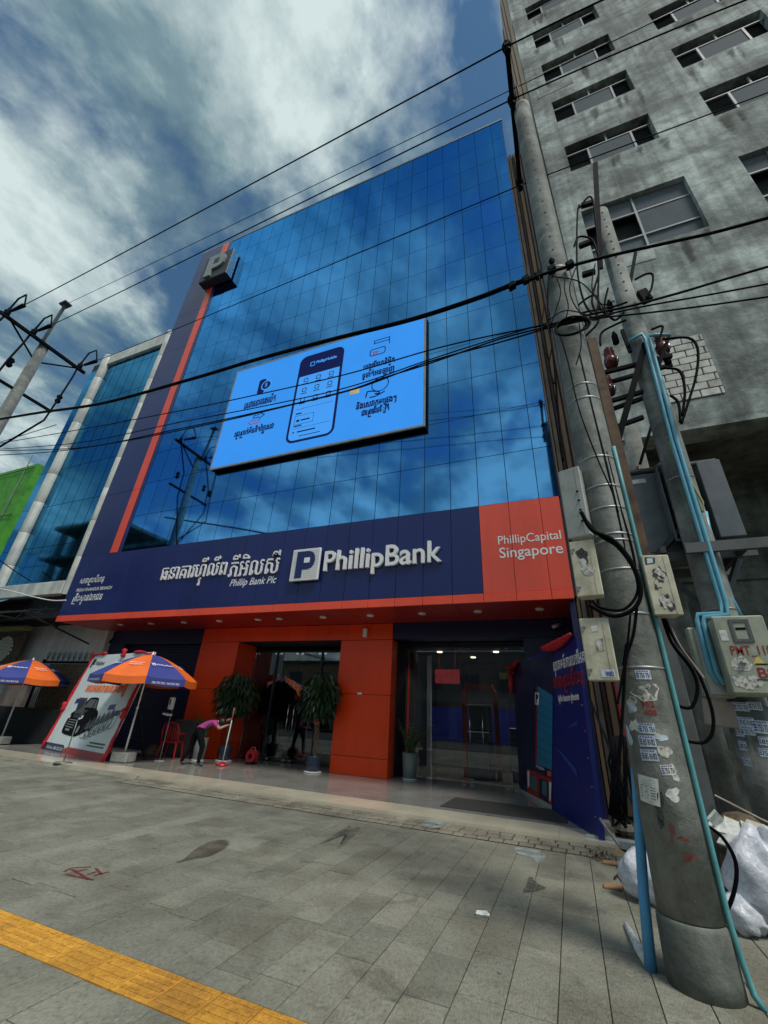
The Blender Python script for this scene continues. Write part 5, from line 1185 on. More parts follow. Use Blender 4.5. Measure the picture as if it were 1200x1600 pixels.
MB().box(x0 + .32 * W_, x0 + .68 * W_, YB - .001, YB + .002, z0 + .68 * H_, z0 + .94 * H_).build('window_pane', 'box_sage', T)
MB().box(x0 + .40 * W_, x0 + .6 * W_, YB - .006, YB - .002, z0 + .82 * H_, z0 + .85 * H_).build('meter_slot', 'black_metal', T)
sign_text('lettering', 'PMT_118', T, 'ink_red', (x0 + .17 * W_, YB - .001, z0 + .475 * H_), w=.80 * W_, h=.14 * H_, depth=.002, offset=.012)
sign_text('lettering', 'BS', T, 'ink_red', (x0 + .56 * W_, YB - .001, z0 + .21 * H_), w=.34 * W_, h=.13 * H_, depth=.002, offset=.012)
MB().box(x0 + .50 * W_, x0 + .74 * W_, YB - .003, YB - .001, z0 + .185 * H_, z0 + .2 * H_).box(x0 + .56 * W_, x0 + .84 * W_, YB - .003, YB - .001, z0 + .375 * H_, z0 + .39 * H_).build('marker_line', 'ink_dark', T)
MB().prism([(0, 0), (.13, 0), (.065, .11)], (x0 + .52 * W_, YB, z0 + .375 * H_), UX, UZ, .003).build('warning_triangle', 'sign_yellow', T)
MB().prism(blob(0, 0, .09, .10, 14, .3, 3), (x0 + .30 * W_, YB, z0 + .38 * H_), UX, UZ, .002).build('torn_label', 'paper_torn', T); MB().prism(blob(0, 0, .13, .09, 14, .4, 4), (x0 + .30 * W_, YB, z0 + .16 * H_), UX, UZ, .002).build('torn_label', 'paper_torn', T)
MB().box(x0 + .05 * W_, x0 + .2 * W_, YB - .003, YB - .001, z0 + .68 * H_, z0 + .82 * H_).build('label_sheet', 'paper_white', T)
MB().lathe((x0 + .33 * W_, YB - .02, z0 + .38 * H_), [(.03, 0), (.035, .01), (.03, .03)], 10).build('lock', 'galvanised', T)
T = thing('back_cabinet', 'narrow grey cabinet half hidden left of the large painted cabinet', 'cabinet', (1.78, 6.8, 2.0))
a, b, c_, d_ = at(1072, 980, Y=6.85), at(1092, 978, Y=6.85), at(1120, 1088, Y=6.85), at(1102, 1090, Y=6.85)
MB().cb((a.x + d_.x) / 2, (b.x + c_.x) / 2 + .2, 6.86, 7.0, d_.z, a.z, .02).build('body', 'box_sage', T); MB().cb((a.x + d_.x) / 2 + .07, (b.x + c_.x) / 2 + .17, 6.835, 6.859, d_.z + .04, a.z - .04, .008).build('door', 'box_grey', T)
for k in range(4): MB().lathe(((b.x + c_.x) / 2 + .185, 6.853, d_.z + .08 + k * .1), [(.008, 0), (.008, .012)], 8).build('rivet', 'black_metal', T)
# striped cloth stuffed under the cabinets
a = at(1128, 1115, Y=6.9); tag(MB().cbox(a, Vector((.19, 0, -.02)), Vector((0, .02, 0)), Vector((.02, 0, .15)), .015).build('striped_cloth', 'plaster_pink', loc=a), 'crumpled pinkish striped cloth tucked under the cabinets', 'cloth')

# ================================================================== left pole
PLx = Vector((-18.1, 5.75, 0))
poleL = thing('concrete_pole', 'concrete utility pole with black double cross-arm at the left edge', 'utility pole', PLx, 'concrete utility poles')
MB().tube([PLx, PLx + Vector((0, 0, 14.55))], [.25, .17], 20).build('shaft', 'pole_concrete', poleL, smooth=True)
LZ_ = 14.64
aL = MB().bar((-18.28, 4.15, LZ_), (-18.28, 7.35, LZ_), .10, .12).bar((-17.92, 4.15, LZ_ - .25), (-17.92, 7.35, LZ_ - .25), .10, .12).bar((-18.1, 5.75, LZ_ - 1.1), (-18.0, 7.0, LZ_ - .25), .05, .05).bar((-18.1, 5.75, LZ_ - 1.1), (-18.0, 4.5, LZ_ - .25), .05, .05).build('cross_arm', 'black_metal', poleL)
for y in (4.3, 5.25, 7.15):
    MB().lathe((-18.1, y, LZ_), [(.07, -.1), (.11, 0), (.06, .05), (.11, .1), (.06, .15), (.04, .3)], 10).build('insulator', 'black_metal', aL, smooth=True)
    MB().tube([(-17.8, y, LZ_), (-17.0, y, LZ_ - .05)], [.05, .08], 8).build('strain_insulator', 'black_metal', aL, smooth=True)
    MB().tube([(-18.1, y, LZ_ + .25), (-17.9, y, LZ_ + .75), (-17.4, y, LZ_ + .75), (-17.0, y, LZ_ + .05)], .03, 6).build('jumper', 'cable_black', aL, smooth=True)
MB().bar((-18.0, 5.6, 14.3), (-17.72, 5.55, 16.5), .10, .10).cb(-17.95, -17.5, 5.4, 5.7, 16.5, 16.58, .02).build('mast_bar', 'grey_steel', poleL)
MB().bar((-18.1, 4.3, 12.0), (-18.1, 7.0, 12.0), .08, .10).build('cross_arm', 'black_metal', poleL)
def drop(y0, dx, z1, x1):
    return MB().tube([(-18.1, y0, LZ_ - .1), (-18.0 + dx * .3, y0 - .1, LZ_ - .8), (-18.0 + dx, y0 - .3, LZ_ - 2.0), (-18.0 + dx * .9, y0 - .4, 11.2), (x1, 5.6, z1)], .035, 6)
drop(4.3, -.3, 9.2, -18.3).build('riser_cable', 'cable_black', poleL, smooth=True); drop(5.2, .4, 9.0, -18.0).build('riser_cable', 'cable_black', poleL, smooth=True); drop(7.1, .5, 8.6, -17.8).build('riser_cable', 'cable_black', poleL, smooth=True)
for (y, z) in ((4.15, 12.9), (5.05, 12.7), (6.9, 12.5)): MB().lathe((-18.0 + (.2 if y > 5 else -.3), y, z), [(.06, -.2), (.11, -.1), (.06, 0), (.11, .1), (.06, .2)], 8).build('fuse_link', 'black_metal', poleL, smooth=True)

# ================================================================== wires
WIRES = []
def wire(label, pts, r, cat='cable', name='overhead_wire', m_='cable_black', group='overhead wires', sag=0.0, n=14):
    """spline through world points"""
    pts = [Vector(p) for p in pts]; path = []
    for i in range(len(pts) - 1):
        p0 = pts[max(i - 1, 0)]; p1 = pts[i]; p2 = pts[i + 1]; p3 = pts[min(i + 2, len(pts) - 1)]
        for k in range(n):
            t_ = k / n
            q = 0.5 * ((2 * p1) + (p2 - p0) * t_ + (2 * p0 - 5 * p1 + 4 * p2 - p3) * t_ ** 2 + (3 * p1 - p0 - 3 * p2 + p3) * t_ ** 3)
            q.z -= sag * 4 * t_ * (1 - t_); path.append(q)
    path.append(pts[-1])
    return tag(MB().tube(path, r, 6).build(name, m_, smooth=True, loc=path[0]), label, cat, group)
AX = P1.x - .17
def beyond(a, b, k): return a + (b - a) * k
def hv(label, y0, p1, rpx, ry, r):
    A_ = Vector((-17.0, y0, LZ_ - .03)); B_ = Vector(p1); C_ = at(*rpx, Y=ry); D_ = beyond(B_, C_, 2.2)
    wire(label, [A_, B_, D_], r, sag=.10)
hv('uppermost overhead wire, sweeping from the left cross-arm past the tower top', 4.3, (AX, 3.54, AZ + .12), (905, 25), 3.4, .015)
hv('overhead wire second from the top, tied to the middle of the right cross-arm', 5.25, (AX, 4.35, AZ + .12), (1060, 48), 4.4, .015)
hv('overhead wire crossing the upper curtain wall to the lower insulator of the right cross-arm', 7.15, (AX, 5.93, AZ - .02), (1115, 176), 6.2, .014)
A_, B_ = Vector((-17.7, 5.55, 16.55)), Vector((P1.x, P1.y, TOP1 + 1.05)); wire('thin earth wire between the two upper overhead wires', [A_, B_, beyond(A_, B_, 1.6)], .009, sag=.05)
def lv(label, px, a=(-18.1, 5.6), b=(P1.x - .12, P1.y - .2), r=.02, **k):
    return wire(label, [on_wall(x, y, a, b) for x, y in px], r, **k)
lv('thick twisted black cable bundle sagging across the facade above the screen', [(-30, 660), (60, 645), (160, 630), (300, 592), (400, 562), (520, 530), (640, 500), (740, 468), (800, 445), (845, 430)], r=.040, name='cable_bundle')
lv('telecom wire crossing the upper part of the glowing screen', [(-20, 696), (120, 672), (270, 644), (400, 617), (540, 585), (668, 548), (760, 526), (852, 508)], r=.011)
lv('telecom wire passing just under the screen headings', [(-20, 703), (120, 692), (270, 662), (400, 637), (540, 606), (668, 563), (780, 527), (855, 505)], r=.010)
lv('telecom wire lowest across the glowing screen', [(-20, 704), (120, 700), (270, 672), (420, 640), (540, 611), (600, 590), (668, 569), (780, 530), (858, 510)], r=.012)
lv('telecom wire crossing the glowing screen through the phone picture', [(-20, 712), (80, 706), (190, 690), (330, 662), (450, 634), (560, 606), (668, 566), (780, 535), (858, 512)], r=.012)
lv('heavy black cable bundle leaving the foreground pole to the right', [(820, 440), (850, 428), (905, 412), (960, 398), (1040, 380), (1120, 362), (1230, 332)], a=(.5, 4.3), b=(9, 5.2), r=.024, name='cable_bundle')
lv('upper of three cables running right from the coil', [(850, 510), (920, 492), (985, 478), (1060, 458), (1130, 437), (1240, 405)], a=(.5, 4.3), b=(9, 5.4), r=.016)
lv('middle of three cables running right from the coil', [(850, 512), (930, 495), (1010, 478), (1100, 462), (1240, 436)], a=(.5, 4.3), b=(9, 5.4), r=.012)
lv('lower of three cables running right from the coil', [(850, 514), (930, 498), (1010, 489), (1100, 478), (1240, 458)], a=(.5, 4.3), b=(9, 5.4), r=.012)
lv('white cable drooping in front of the black awning', [(-10, 918), (20, 924), (50, 932), (80, 938), (103, 938)], a=(-30, 8.8), b=(-15, 9.7), r=.022, m_='letter_white', sag=0)
lv('black cable hanging in front of the left round column', [(-5, 872), (20, 890), (48, 908)], a=(-30, 8.8), b=(-15, 9.7), r=.02)
# dead-end clamps and tie on the bundle at the pole
T = thing('cable_clamp', 'black clamps gripping the thick bundle at the foreground pole', 'clamp', at(832, 436, Y=4.3))
for x, y in ((800, 447), (822, 437), (842, 430), (862, 421), (890, 414)): MB().cbox(at(x, y, Y=4.33), Vector((.05, 0, .02)), Vector((0, .05, 0)), Vector((-.01, 0, .05)), .012).build('clamp_jaw', 'black_metal', T)
MB().lathe(at(862, 408, Y=4.3), [(.03, -.05), (.045, 0), (.03, .05)], 8).build('clamp_bolt', 'black_metal', T)
# coil of spare cable
c_ = at(893, 512, Y=4.15); m = MB()
for k in range(4):
    ph = k * 1.3; pts = []
    for q in range(29):
        a = 2 * math.pi * q / 28 + ph; rr_ = .165 + .012 * math.sin(3 * a + k) + .012 * k; pts.append(c_ + Vector((rr_ * math.cos(a), -.02 * k + .03 * math.sin(a), .9 * rr_ * math.sin(a) - .01 * k)))
    m.tube(pts, .011, 5)
tag(m.build('cable_coil', 'cable_black', smooth=True, loc=c_), 'round coil of spare black cable hung on the foreground pole', 'cable coil')
# tangle of jumpers around the poles: each its own cable
rr = random.Random(21)
JMP = [([(905, 320), (902, 340), (902, 420), (912, 470), (925, 490)], 'looping black cable left of the mast bar beside the transformer pole'),
       ([(905, 325), (925, 310), (935, 400), (935, 470), (945, 490)], 'black cable arching over the stub arms of the transformer pole'),
       ([(897, 385), (905, 370), (925, 375), (935, 400)], 'short black jumper arc at the middle stub arm'),
       ([(875, 510), (900, 480), (925, 462), (935, 470), (930, 500)], 'thin black loop above the cable coil'),
       ([(868, 505), (905, 490), (955, 480), (980, 472)], 'black cable from the coil towards the transformer pole'),
       ([(935, 430), (925, 470), (935, 500), (920, 520), (893, 545)], 'black cable twisting down between pole and rusty post'),
       ([(950, 450), (945, 480), (960, 500), (975, 488)], 'short black jumper beside the upper arrester'),
       ([(938, 540), (940, 520), (960, 508), (978, 500)], 'thin jumper below the upper arrester'),
       ([(992, 437), (1010, 428), (1020, 430), (1018, 450), (1010, 465)], 'thick black jumper bending over to the cut-out switch'),
       ([(1018, 515), (1035, 510), (1030, 530), (1025, 545)], 'short black jumper under the cut-out switch'),
       ([(1035, 530), (1075, 528), (1090, 545), (1088, 585), (1075, 630), (1065, 662)], 'black cable looping right past the bare blocks'),
       ([(1040, 575), (1062, 580), (1070, 610), (1066, 650)], 'black cable hanging inside the larger loop by the bare blocks'),
       ([(1048, 618), (1060, 630), (1063, 660)], 'short black tail cable below the bare blocks')]
for px, lab in JMP: wire(lab, [at(x, y, Y=6.7) for x, y in px], .022, name='jumper_cable', group='jumper cables on the transformer pole', n=8)
for k, (px, lab) in enumerate((([(868, 430), (876, 455), (870, 480), (862, 505)], 'thin cable dropping from the clamp to the coil, left of two'), ([(885, 420), (882, 450), (888, 480), (880, 508)], 'thin cable dropping from the clamp to the coil, right of two'), ([(862, 432), (905, 440), (935, 470), (950, 495)], 'thin cable slanting from the clamp towards the rusty post'),
        ([(900, 418), (890, 450), (900, 480), (925, 500), (950, 492)], 'thin slack loop right of the cable clamp'), ([(855, 505), (862, 540), (858, 570), (866, 600)], 'thin tail hanging left of the cable coil'), ([(905, 505), (908, 540), (900, 570)], 'thin tail hanging right of the cable coil'),
        ([(842, 432), (850, 470), (846, 520), (856, 560)], 'thin cable hugging the bank-side edge of the foreground pole'), ([(858, 500), (880, 486), (905, 488), (930, 496), (960, 490)], 'thin wavy cable running right along the coil'), ([(930, 412), (925, 450), (940, 475), (960, 470)], 'thin cable hooked over the rusty post'))):
    wire(lab, [at(a, b, Y=4.25) for a, b in px], .008, name='thin_cable', group='thin cables tangled on the foreground pole', n=7)
RIS = [([(870, 510), (886, 560), (905, 640), (935, 720), (955, 765), (966, 800)], 4.28, 'thin black cable slanting down across the foreground pole', .008),
       ([(858, 430), (856, 480), (865, 560), (872, 640), (880, 720)], 4.32, 'black cable hugging the left side of the foreground pole', .014),
       ([(905, 555), (925, 640), (950, 740), (972, 840), (985, 920), (980, 1000), (975, 1040)], 4.38, 'black cable down the right side of the foreground pole', .018),
       ([(925, 640), (945, 700), (968, 790), (990, 870), (1000, 960)], 4.40, 'second black cable down the right side of the foreground pole', .014),
       ([(908, 800), (925, 828), (955, 842), (980, 868), (998, 905), (1000, 935), (985, 955), (955, 962), (920, 945)], 4.18, 'thick black service loop from the grey box to the torn-label box', .020),
       ([(910, 805), (935, 835), (965, 855), (990, 890), (996, 925), (975, 952), (940, 950), (925, 938)], 4.20, 'inner black service loop beside the thick one', .014),
       ([(996, 940), (990, 990), (978, 1030), (974, 1090), (968, 1180), (960, 1230)], 4.35, 'black cable dropping behind the lowest meter box', .014),
       ([(985, 960), (980, 1010), (972, 1060), (965, 1100)], 4.30, 'short black cable beside the lowest meter box', .010),
       ([(1035, 965), (1050, 1005), (1080, 1045), (1090, 1075), (1080, 1105), (1055, 1100), (1045, 1085)], 4.6, 'black cable loop hanging from the glue-scarred box', .015),
       ([(1038, 965), (1055, 1000), (1085, 1040), (1110, 1100), (1114, 1140), (1100, 1160), (1072, 1158)], 4.62, 'long black cable loop hanging from the glue-scarred box', .014),
       ([(1042, 965), (1060, 1005), (1085, 1040), (1100, 1060)], 4.58, 'pale grey wire from the glue-scarred box', .010),
       ([(1066, 1290), (1072, 1350), (1090, 1400), (1120, 1440), (1145, 1400), (1150, 1350), (1130, 1310), (1105, 1290)], 4.7, 'black cable loop beside the teal conduit near the plastic bags', .014)]
for k, (px, y, lab, r) in enumerate(RIS): wire(lab, [at(a, b, Y=y) for a, b in px], r, name='service_cable', m_='plaster_pink' if 'pale grey' in lab else 'cable_black', group='service cables on the foreground pole', n=8)
# black cables bundled behind the pole, left of it near the ground
m = MB()
for k in range(12):
    x = 962 + rr.uniform(-10, 14); pts = [at(x + rr.uniform(-6, 6), y, Y=5.3) for y in (1150, 1190, 1230, 1270)]
    m.tube(pts + [at(970 + rr.uniform(-15, 15), 1290 + rr.uniform(-8, 4), Y=5.5)], .014, 5)
tag(m.build('hanging_cables', 'cable_black', smooth=True, loc=at(968, 1290, Y=5.3)), 'hank of black cables hanging between the blue panel and the pole', 'cable')
a = at(975, 1105, Y=6.2); tag(MB().cbox(a, Vector((.06, 0, 0)), Vector((0, .05, 0)), Vector((0, 0, .45)), .02).build('red_post', 'ribbon_red', loc=a - Vector((0, 0, .75))), 'dark red upright board seen between the blue panel and the pole', 'board')

# ================================================================== parasols
def parasol(loc, label, turn):
    loc = Vector(loc); T = thing('parasol', label, 'parasol', loc, 'orange and blue parasols')
    MB().cbox(loc + Vector((0, 0, .12)), Vector((.25, .05, 0)), Vector((-.04, .19, 0)), Vector((0, 0, .12)), .025).build('base_block', 'block_concrete', T)
    MB().tube([loc + Vector((0, 0, .2)), loc + Vector((0, 0, 1.35))], .026, 10).tube([loc + Vector((0, 0, 1.35)), loc + Vector((0, 0, 2.78))], .019, 10).lathe(loc + Vector((0, 0, 1.3)), [(.03, 0), (.034, .03), (.03, .08)], 10).build('pole', 'letter_white', T, smooth=True)
    MB().lathe(loc + Vector((0, 0, 2.77)), [(.05, 0), (.035, .03), (.018, .08), (.01, .1)], 10).build('finial', 'letter_white', T, smooth=True)
    n = 8; Rr = 1.42; zr, za_ = 2.12, 2.78; off = R_(turn)
    def pt(i, t_, sag=1.0):
        a = off + 2 * math.pi * i / n; r = Rr * t_; z = za_ - (za_ - zr) * (t_ ** 1.55)
        return loc + Vector((r * math.cos(a), r * math.sin(a), z))
    for i in range(n):
        m_ = 'umbrella_blue' if i % 2 else 'umbrella_orange'
        vs = []; S = 7; ts = [k / S for k in range(S + 1)]
        for t_ in ts:
            A, B = pt(i, t_), pt(i + 1, t_); C_ = (A + B) / 2 - Vector((0, 0, .035 * t_)); vs += [A, (A + C_) / 2 - Vector((0, 0, .006 * t_)), C_, (C_ + B) / 2 - Vector((0, 0, .006 * t_)), B]
        mb = MB(); mb.add(vs, [(5 * k + j, 5 * k + j + 1, 5 * k + 6 + j, 5 * k + 5 + j) for k in range(S) for j in range(4)])
        A, B = pt(i, 1), pt(i + 1, 1); C_ = vs[5 * S + 2]; d = Vector((0, 0, -.20))
        q = [vs[5 * S + j] for j in range(5)]
        mb.add(q + [p + d + (p - loc).normalized() * .012 for p in q], [(j, j + 1, j + 6, j + 5) for j in range(4)])
        g = mb.build('canopy_gore', m_, T, smooth=True, fix=False)
        # printed name on the gore and on its valance
        mid = (pt(i, .66) + pt(i + 1, .66)) / 2; a0 = off + 2 * math.pi * (i + .5) / n
        U = Vector((-math.sin(a0), math.cos(a0), 0)); o_ = Vector((math.cos(a0), math.sin(a0), 0))
        t0, t1 = (pt(i, .58) + pt(i + 1, .58)) / 2, (pt(i, .78) + pt(i + 1, .78)) / 2; V = (t0 - t1).normalized(); N = U.cross(V); N = N if N.z > 0 else -N
        lift = N * .022
        if i % 2:
            sign_text('lettering', 'PhillipBank', g, 'print_white', mid - U * .17 + lift - V * .05, U=U, V=V, w=.48, h=.10, depth=.002, offset=.01)
            MB().ring([(0, 0), (.11, 0), (.11, .12), (0, .12)], [(.02, .02), (.09, .02), (.09, .10), (.02, .10)], mid - U * .31 + lift - V * .05, U, V, .003).prism([(.035, .02), (.055, .02), (.055, .06), (.085, .06), (.085, .10), (.035, .10)], mid - U * .31 + lift - V * .05, U, V, .003).build('logo_print', 'print_white', g)
            e = (A + B) / 2 + Vector((0, 0, -.14)) + o_ * .018 - Vector((0, 0, .035))
            sign_text('lettering', '086 930 000 / 068 869 858', g, 'print_white', e - U * .38, U=U, w=.76, h=.06, depth=.004, offset=.01)
        else:
            sign_text('lettering', 'PhillipCapital', g, 'print_white', mid - U * .20 + lift + V * .02, U=U, V=V, w=.40, h=.07, depth=.002, offset=.01)
            sign_text('lettering', 'Singapore', g, 'print_white', mid - U * .18 + lift - V * .08, U=U, V=V, w=.36, h=.08, depth=.002, offset=.01)
    for i in range(n): MB().tube([pt(i, t_) - Vector((0, 0, .012)) for t_ in (0, .25, .5, .75, 1)], .008, 5).tube([pt(i, .5) - Vector((0, 0, .02)), loc + Vector((0, 0, 2.2))], .006, 5).build('rib', 'galvanised', T)
    return T
uR = at(200, 1186, Z=PZ)
parasol((-11.42, 9.45, PZ), 'orange and blue parasol on a concrete block in front of the orange column', math.degrees(math.atan2(-9.45, 11.42)) + 45)
parasol((-18.55, 10.25, 0.0), 'orange and blue parasol cut off by the left edge of the photo', math.degrees(math.atan2(-10.25, 18.55)))

# ================================================================== poster board leaning by the shutter
A = at(68, 1170, Z=PZ); B = at(163, 1191, Z=PZ)
A = Vector((-15.55, 9.85, PZ)); B = Vector((-11.75, 9.12, PZ))
U = (B - A).normalized(); LEN = (B - A).length; lean_dir = Vector((0.0, .20, 1)).normalized(); V = (lean_dir - U * lean_dir.dot(U)).normalized(); HH = 2.95
SK = .0
PO = thing('poster_board', 'large white prize poster with a black car and red ribbon edges, leaning back', 'poster board', (A + B) / 2)
N = U.cross(V)
def pp(u, v, o_=0.0): return A + U * (u * LEN) + V * (v * HH) + N * o_
MB().obox(pp(.5, .5, -.03), U * LEN / 2, V * HH / 2, N * .025).build('board', 'poster_white', PO)
def pflat(name, pts, m_, o_=.003): 
    P3 = [pp(u, v, o_) for u, v in pts]; return MB().add(P3, [tuple(range(len(P3)))]).build(name, m_, PO, fix=False)
pflat('foot_print', [(0, 0), (.36, 0), (.36, .05), (.33, .07), (0, .07)], 'panel_dark'); pflat('foot_print', [(.36, 0), (1, 0), (1, .06), (.42, .06), (.37, .045)], 'panel_red', .004)
sign_text('lettering', 'PhillipBank', PO, 'ink_dark', pp(.12, .865), U=U, V=V, w=.62, h=.17, offset=.01); MB().prism([(0, 0), (.09, 0), (.09, .1), (.22, .1), (.22, .3), (0, .3)], pp(.04, .85), U, V, .004).build('logo_print', 'panel_dark', PO)
sign_text('lettering', 'សរុប $1,000', PO, 'ink_dark', pp(.36, .72), U=U, V=V, w=1.45, h=.32, kh=True, bold=.016)
sign_text('lettering', 'អបអរសាទរសាខាថ{ម}ី', PO, 'umbrella_orange', pp(.20, .55), U=U, V=V, w=2.5, h=.40, kh=True, bold=.016)
sign_text('lettering', 'Toll free 1800 222 333', PO, 'letter_white', pp(.06, .018, .005), U=U, V=V, w=1.1, h=.08)
# printed pickup: body, cabin, glass, wheels, lamps as flat shapes
pflat('car_print', chaikin([(.165, .19), (.20, .165), (.42, .15), (.50, .18), (.60, .235), (.625, .33), (.60, .40), (.545, .42), (.515, .515), (.48, .535), (.36, .53), (.335, .50), (.295, .425), (.20, .385), (.165, .36), (.155, .27)], 1), 'black_metal')
pflat('car_glass_print', [(.335, .43), (.372, .51), (.47, .515), (.465, .43)], 'grey_steel', .005); pflat('car_glass_print', [(.48, .43), (.482, .512), (.505, .50), (.528, .425)], 'grey_steel', .005)
pflat('car_hood_print', [(.20, .365), (.30, .41), (.43, .405), (.37, .345)], 'dark_steel', .005)
for k in range(4): pflat('car_grille_print', [(.185, .235 + k * .022), (.325, .225 + k * .024), (.325, .233 + k * .024), (.185, .243 + k * .022)], 'galvanised', .006)
pflat('car_lamp_print', [(.33, .30), (.40, .325), (.40, .355), (.34, .335)], 'letter_white', .0065); pflat('car_lamp_print', [(.163, .315), (.183, .315), (.187, .345), (.168, .34)], 'letter_white', .0065)
pflat('car_plate_print', [(.215, .20), (.29, .195), (.29, .215), (.215, .22)], 'galvanised', .0065)
for cx, cy, r in ((.42, .22, .055), (.60, .27, .045)): pflat('wheel_print', [(cx + r * .6 * math.cos(k * .5236), cy + r * 1.25 * math.sin(k * .5236)) for k in range(12)], 'black_metal', .007); pflat('wheel_hub_print', [(cx + r * .32 * math.cos(k * .5236), cy + r * .68 * math.sin(k * .5236)) for k in range(12)], 'galvanised', .008)
for k in range(6):
    m = MB()
    for cx in (.54 + k * .055, .60 + k * .055):
        m.ring([(.19 * math.cos(q * .5236), .22 * math.sin(q * .5236)) for q in range(12)], [(.172 * math.cos(q * .5236), .202 * math.sin(q * .5236)) for q in range(12)], pp(cx, .22 + k * .022, .008 + .001 * k), U, V, .001)
    m.prism([(-.2, 0), (.0, .02), (.18, .26), (.15, .26), (-.02, .06), (-.08, .28), (-.11, .28)], pp(.57 + k * .055, .23 + k * .022, .009 + .001 * k), U, V, .001)
    m.build('bicycle_print', 'machine_dark', PO, fix=False)
for (u, v) in ((.13, .46), (.72, .42), (.84, .37)): MB().prism([(0, 0), (.34, .04), (.34, .18), (0, .14)], pp(u, v, .003), U, V, .003).build('tag_print', 'panel_blue', PO)
pflat('fine_print', [(.70, .12), (.93, .12), (.93, .135), (.70, .135)], 'grey_steel'); pflat('fine_print', [(.68, .095), (.93, .095), (.93, .107), (.68, .107)], 'grey_steel')
rb = random.Random(6)
def ribbon(path, r):
    pts = []
    for p, q in zip(path, path[1:]):
        for k in range(8): pts.append(p.lerp(q, k / 8) + Vector((rb.uniform(-.03, .03), rb.uniform(-.03, .01), rb.uniform(-.03, .03))))
    pts.append(path[-1]); rs = [r * (.8 + .25 * math.sin(i * .9)) for i in range(len(pts))]
    return MB().tube(pts, rs, 8).build('ribbon', 'ribbon_red', PO, smooth=True)
ribbon([pp(0, .0), pp(0, .5), pp(0, 1.0), pp(.22, 1.01)], .05); ribbon([pp(1, -.02), pp(1, .45), pp(.99, .98), pp(.7, 1.01)], .055)
for (u, v) in ((0, .42), (1.0, .40), (.55, 1.0)): MB().lathe(pp(u, v, .05), [(.04, -.14), (.09, -.09), (.05, 0), (.09, .09), (.04, .14)], 9).build('bow', 'ribbon_red', PO, smooth=True)
for u in (.12, .88): MB().bar(pp(u, .75, -.06), Vector((pp(u, 0).x + .1, pp(u, 0).y + 1.5, PZ)), .05, .05).build('prop', 'dark_steel', PO)
MB().obox(pp(.5, -.03, -.02) + Vector((0, -.02, 0)), U * LEN / 2, Vector((0, .05, 0)), Vector((0, 0, .03))).build('ground_rail', 'black_metal', PO)

# parking sign on a stand
b = at(94, 1192, Z=PZ); b = Vector((-12.06, 8.28, PZ))
PS = thing('parking_sign', 'small grey sign with a letter P on a thin stand before the poster', 'sign', b)
MB().lathe(b, [(.21, 0), (.20, .02), (.05, .035), (.02, .05)], 20).build('base', 'galvanised', PS, smooth=True)
MB().tube([b + Vector((0, 0, .03)), b + Vector((0, 0, 1.1))], .014, 8).build('post', 'galvanised', PS, smooth=True)
U2 = Vector((.80, -.12, 0)).normalized()
MB().cbox(b + Vector((-.02, -.02, 1.27)), U2 * .19, Vector((.15, .99, 0)) * .012, UZ * .24, .006).build('plate', 'grey_steel', PS)
sign_text('lettering', 'P', PS, 'panel_blue', b + Vector((-.14, -.035, 1.20)) , U=U2, w=.22, h=.26, depth=.004, offset=.02)
MB().obox(b + Vector((-.02, -.036, 1.10)), U2 * .15, Vector((.15, .99, 0)) * .002, UZ * .035).build('caption_bar', 'panel_dark', PS)

# hand sanitiser stand
b = Vector((-11.05, 10.35, PZ))
HS = thing('sanitiser_stand', 'white hand sanitiser dispenser on a thin post beside the red chair', 'dispenser', b)
MB().lathe(b, [(.15, 0), (.14, .015), (.02, .02)], 16).build('base', 'letter_side', HS, smooth=True)
MB().tube([b + Vector((0, 0, .02)), b + Vector((0, 0, 1.6))], .014, 8).build('post', 'galvanised', HS, smooth=True)
MB().cbox(b + Vector((-.02, -.06, 1.50)), Vector((.075, 0, 0)), Vector((0, .06, 0)), Vector((0, 0, .17)), .02).build('dispenser', 'letter_white', HS)
MB().box(b.x - .05, b.x + .0, b.y - .125, b.y - .118, b.z + 1.46, b.z + 1.60).build('window', 'machine_dark', HS)
MB().cbox(b + Vector((-.04, -.10, 1.20)), Vector((.11, 0, -.015)), Vector((0, .09, 0)), Vector((.01, 0, .025)), .01).build('drip_tray', 'letter_white', HS)

# red plastic chair
b = Vector((-11.45, 11.05, PZ))
CH = thing('plastic_chair', 'red plastic armchair standing behind the sanitiser post', 'chair', b)
rz = R_(200); cR, sR = math.cos(rz), math.sin(rz)
def lc(x, y, z): return b + Vector((x * cR - y * sR, x * sR + y * cR, z))
for sx in (-1, 1):
    for sy in (-1, 1): MB().tube([lc(sx * .27, sy * .25, 0), lc(sx * .22, sy * .20, .44)], [.022, .034], 6).build('leg', 'plastic_red', CH)
MB().cbox(lc(0, 0, .44), Vector((cR, sR, 0)) * .24, Vector((-sR, cR, 0)) * .23, UZ * .02, .012).build('seat', 'plastic_red', CH)
m = MB()
for k in range(6):
    x = -.19 + k * .066; m.tube([lc(x, .22, .46), lc(x * 1.05, .27, .70), lc(x * 1.1, .31, .92)], .02, 5)
m.tube([lc(-.25, .21, .45), lc(-.26, .28, .75), lc(-.20, .32, .93), lc(0, .33, .98), lc(.20, .32, .93), lc(.26, .28, .75), lc(.25, .21, .45)], .028, 6)
m.build('backrest', 'plastic_red', CH, smooth=True)
for s_ in (-1, 1): MB().tube([lc(s_ * .26, .25, .68), lc(s_ * .28, -.05, .67), lc(s_ * .27, -.2, .64), lc(s_ * .24, -.2, .44)], .024, 6).build('armrest', 'plastic_red', CH, smooth=True)
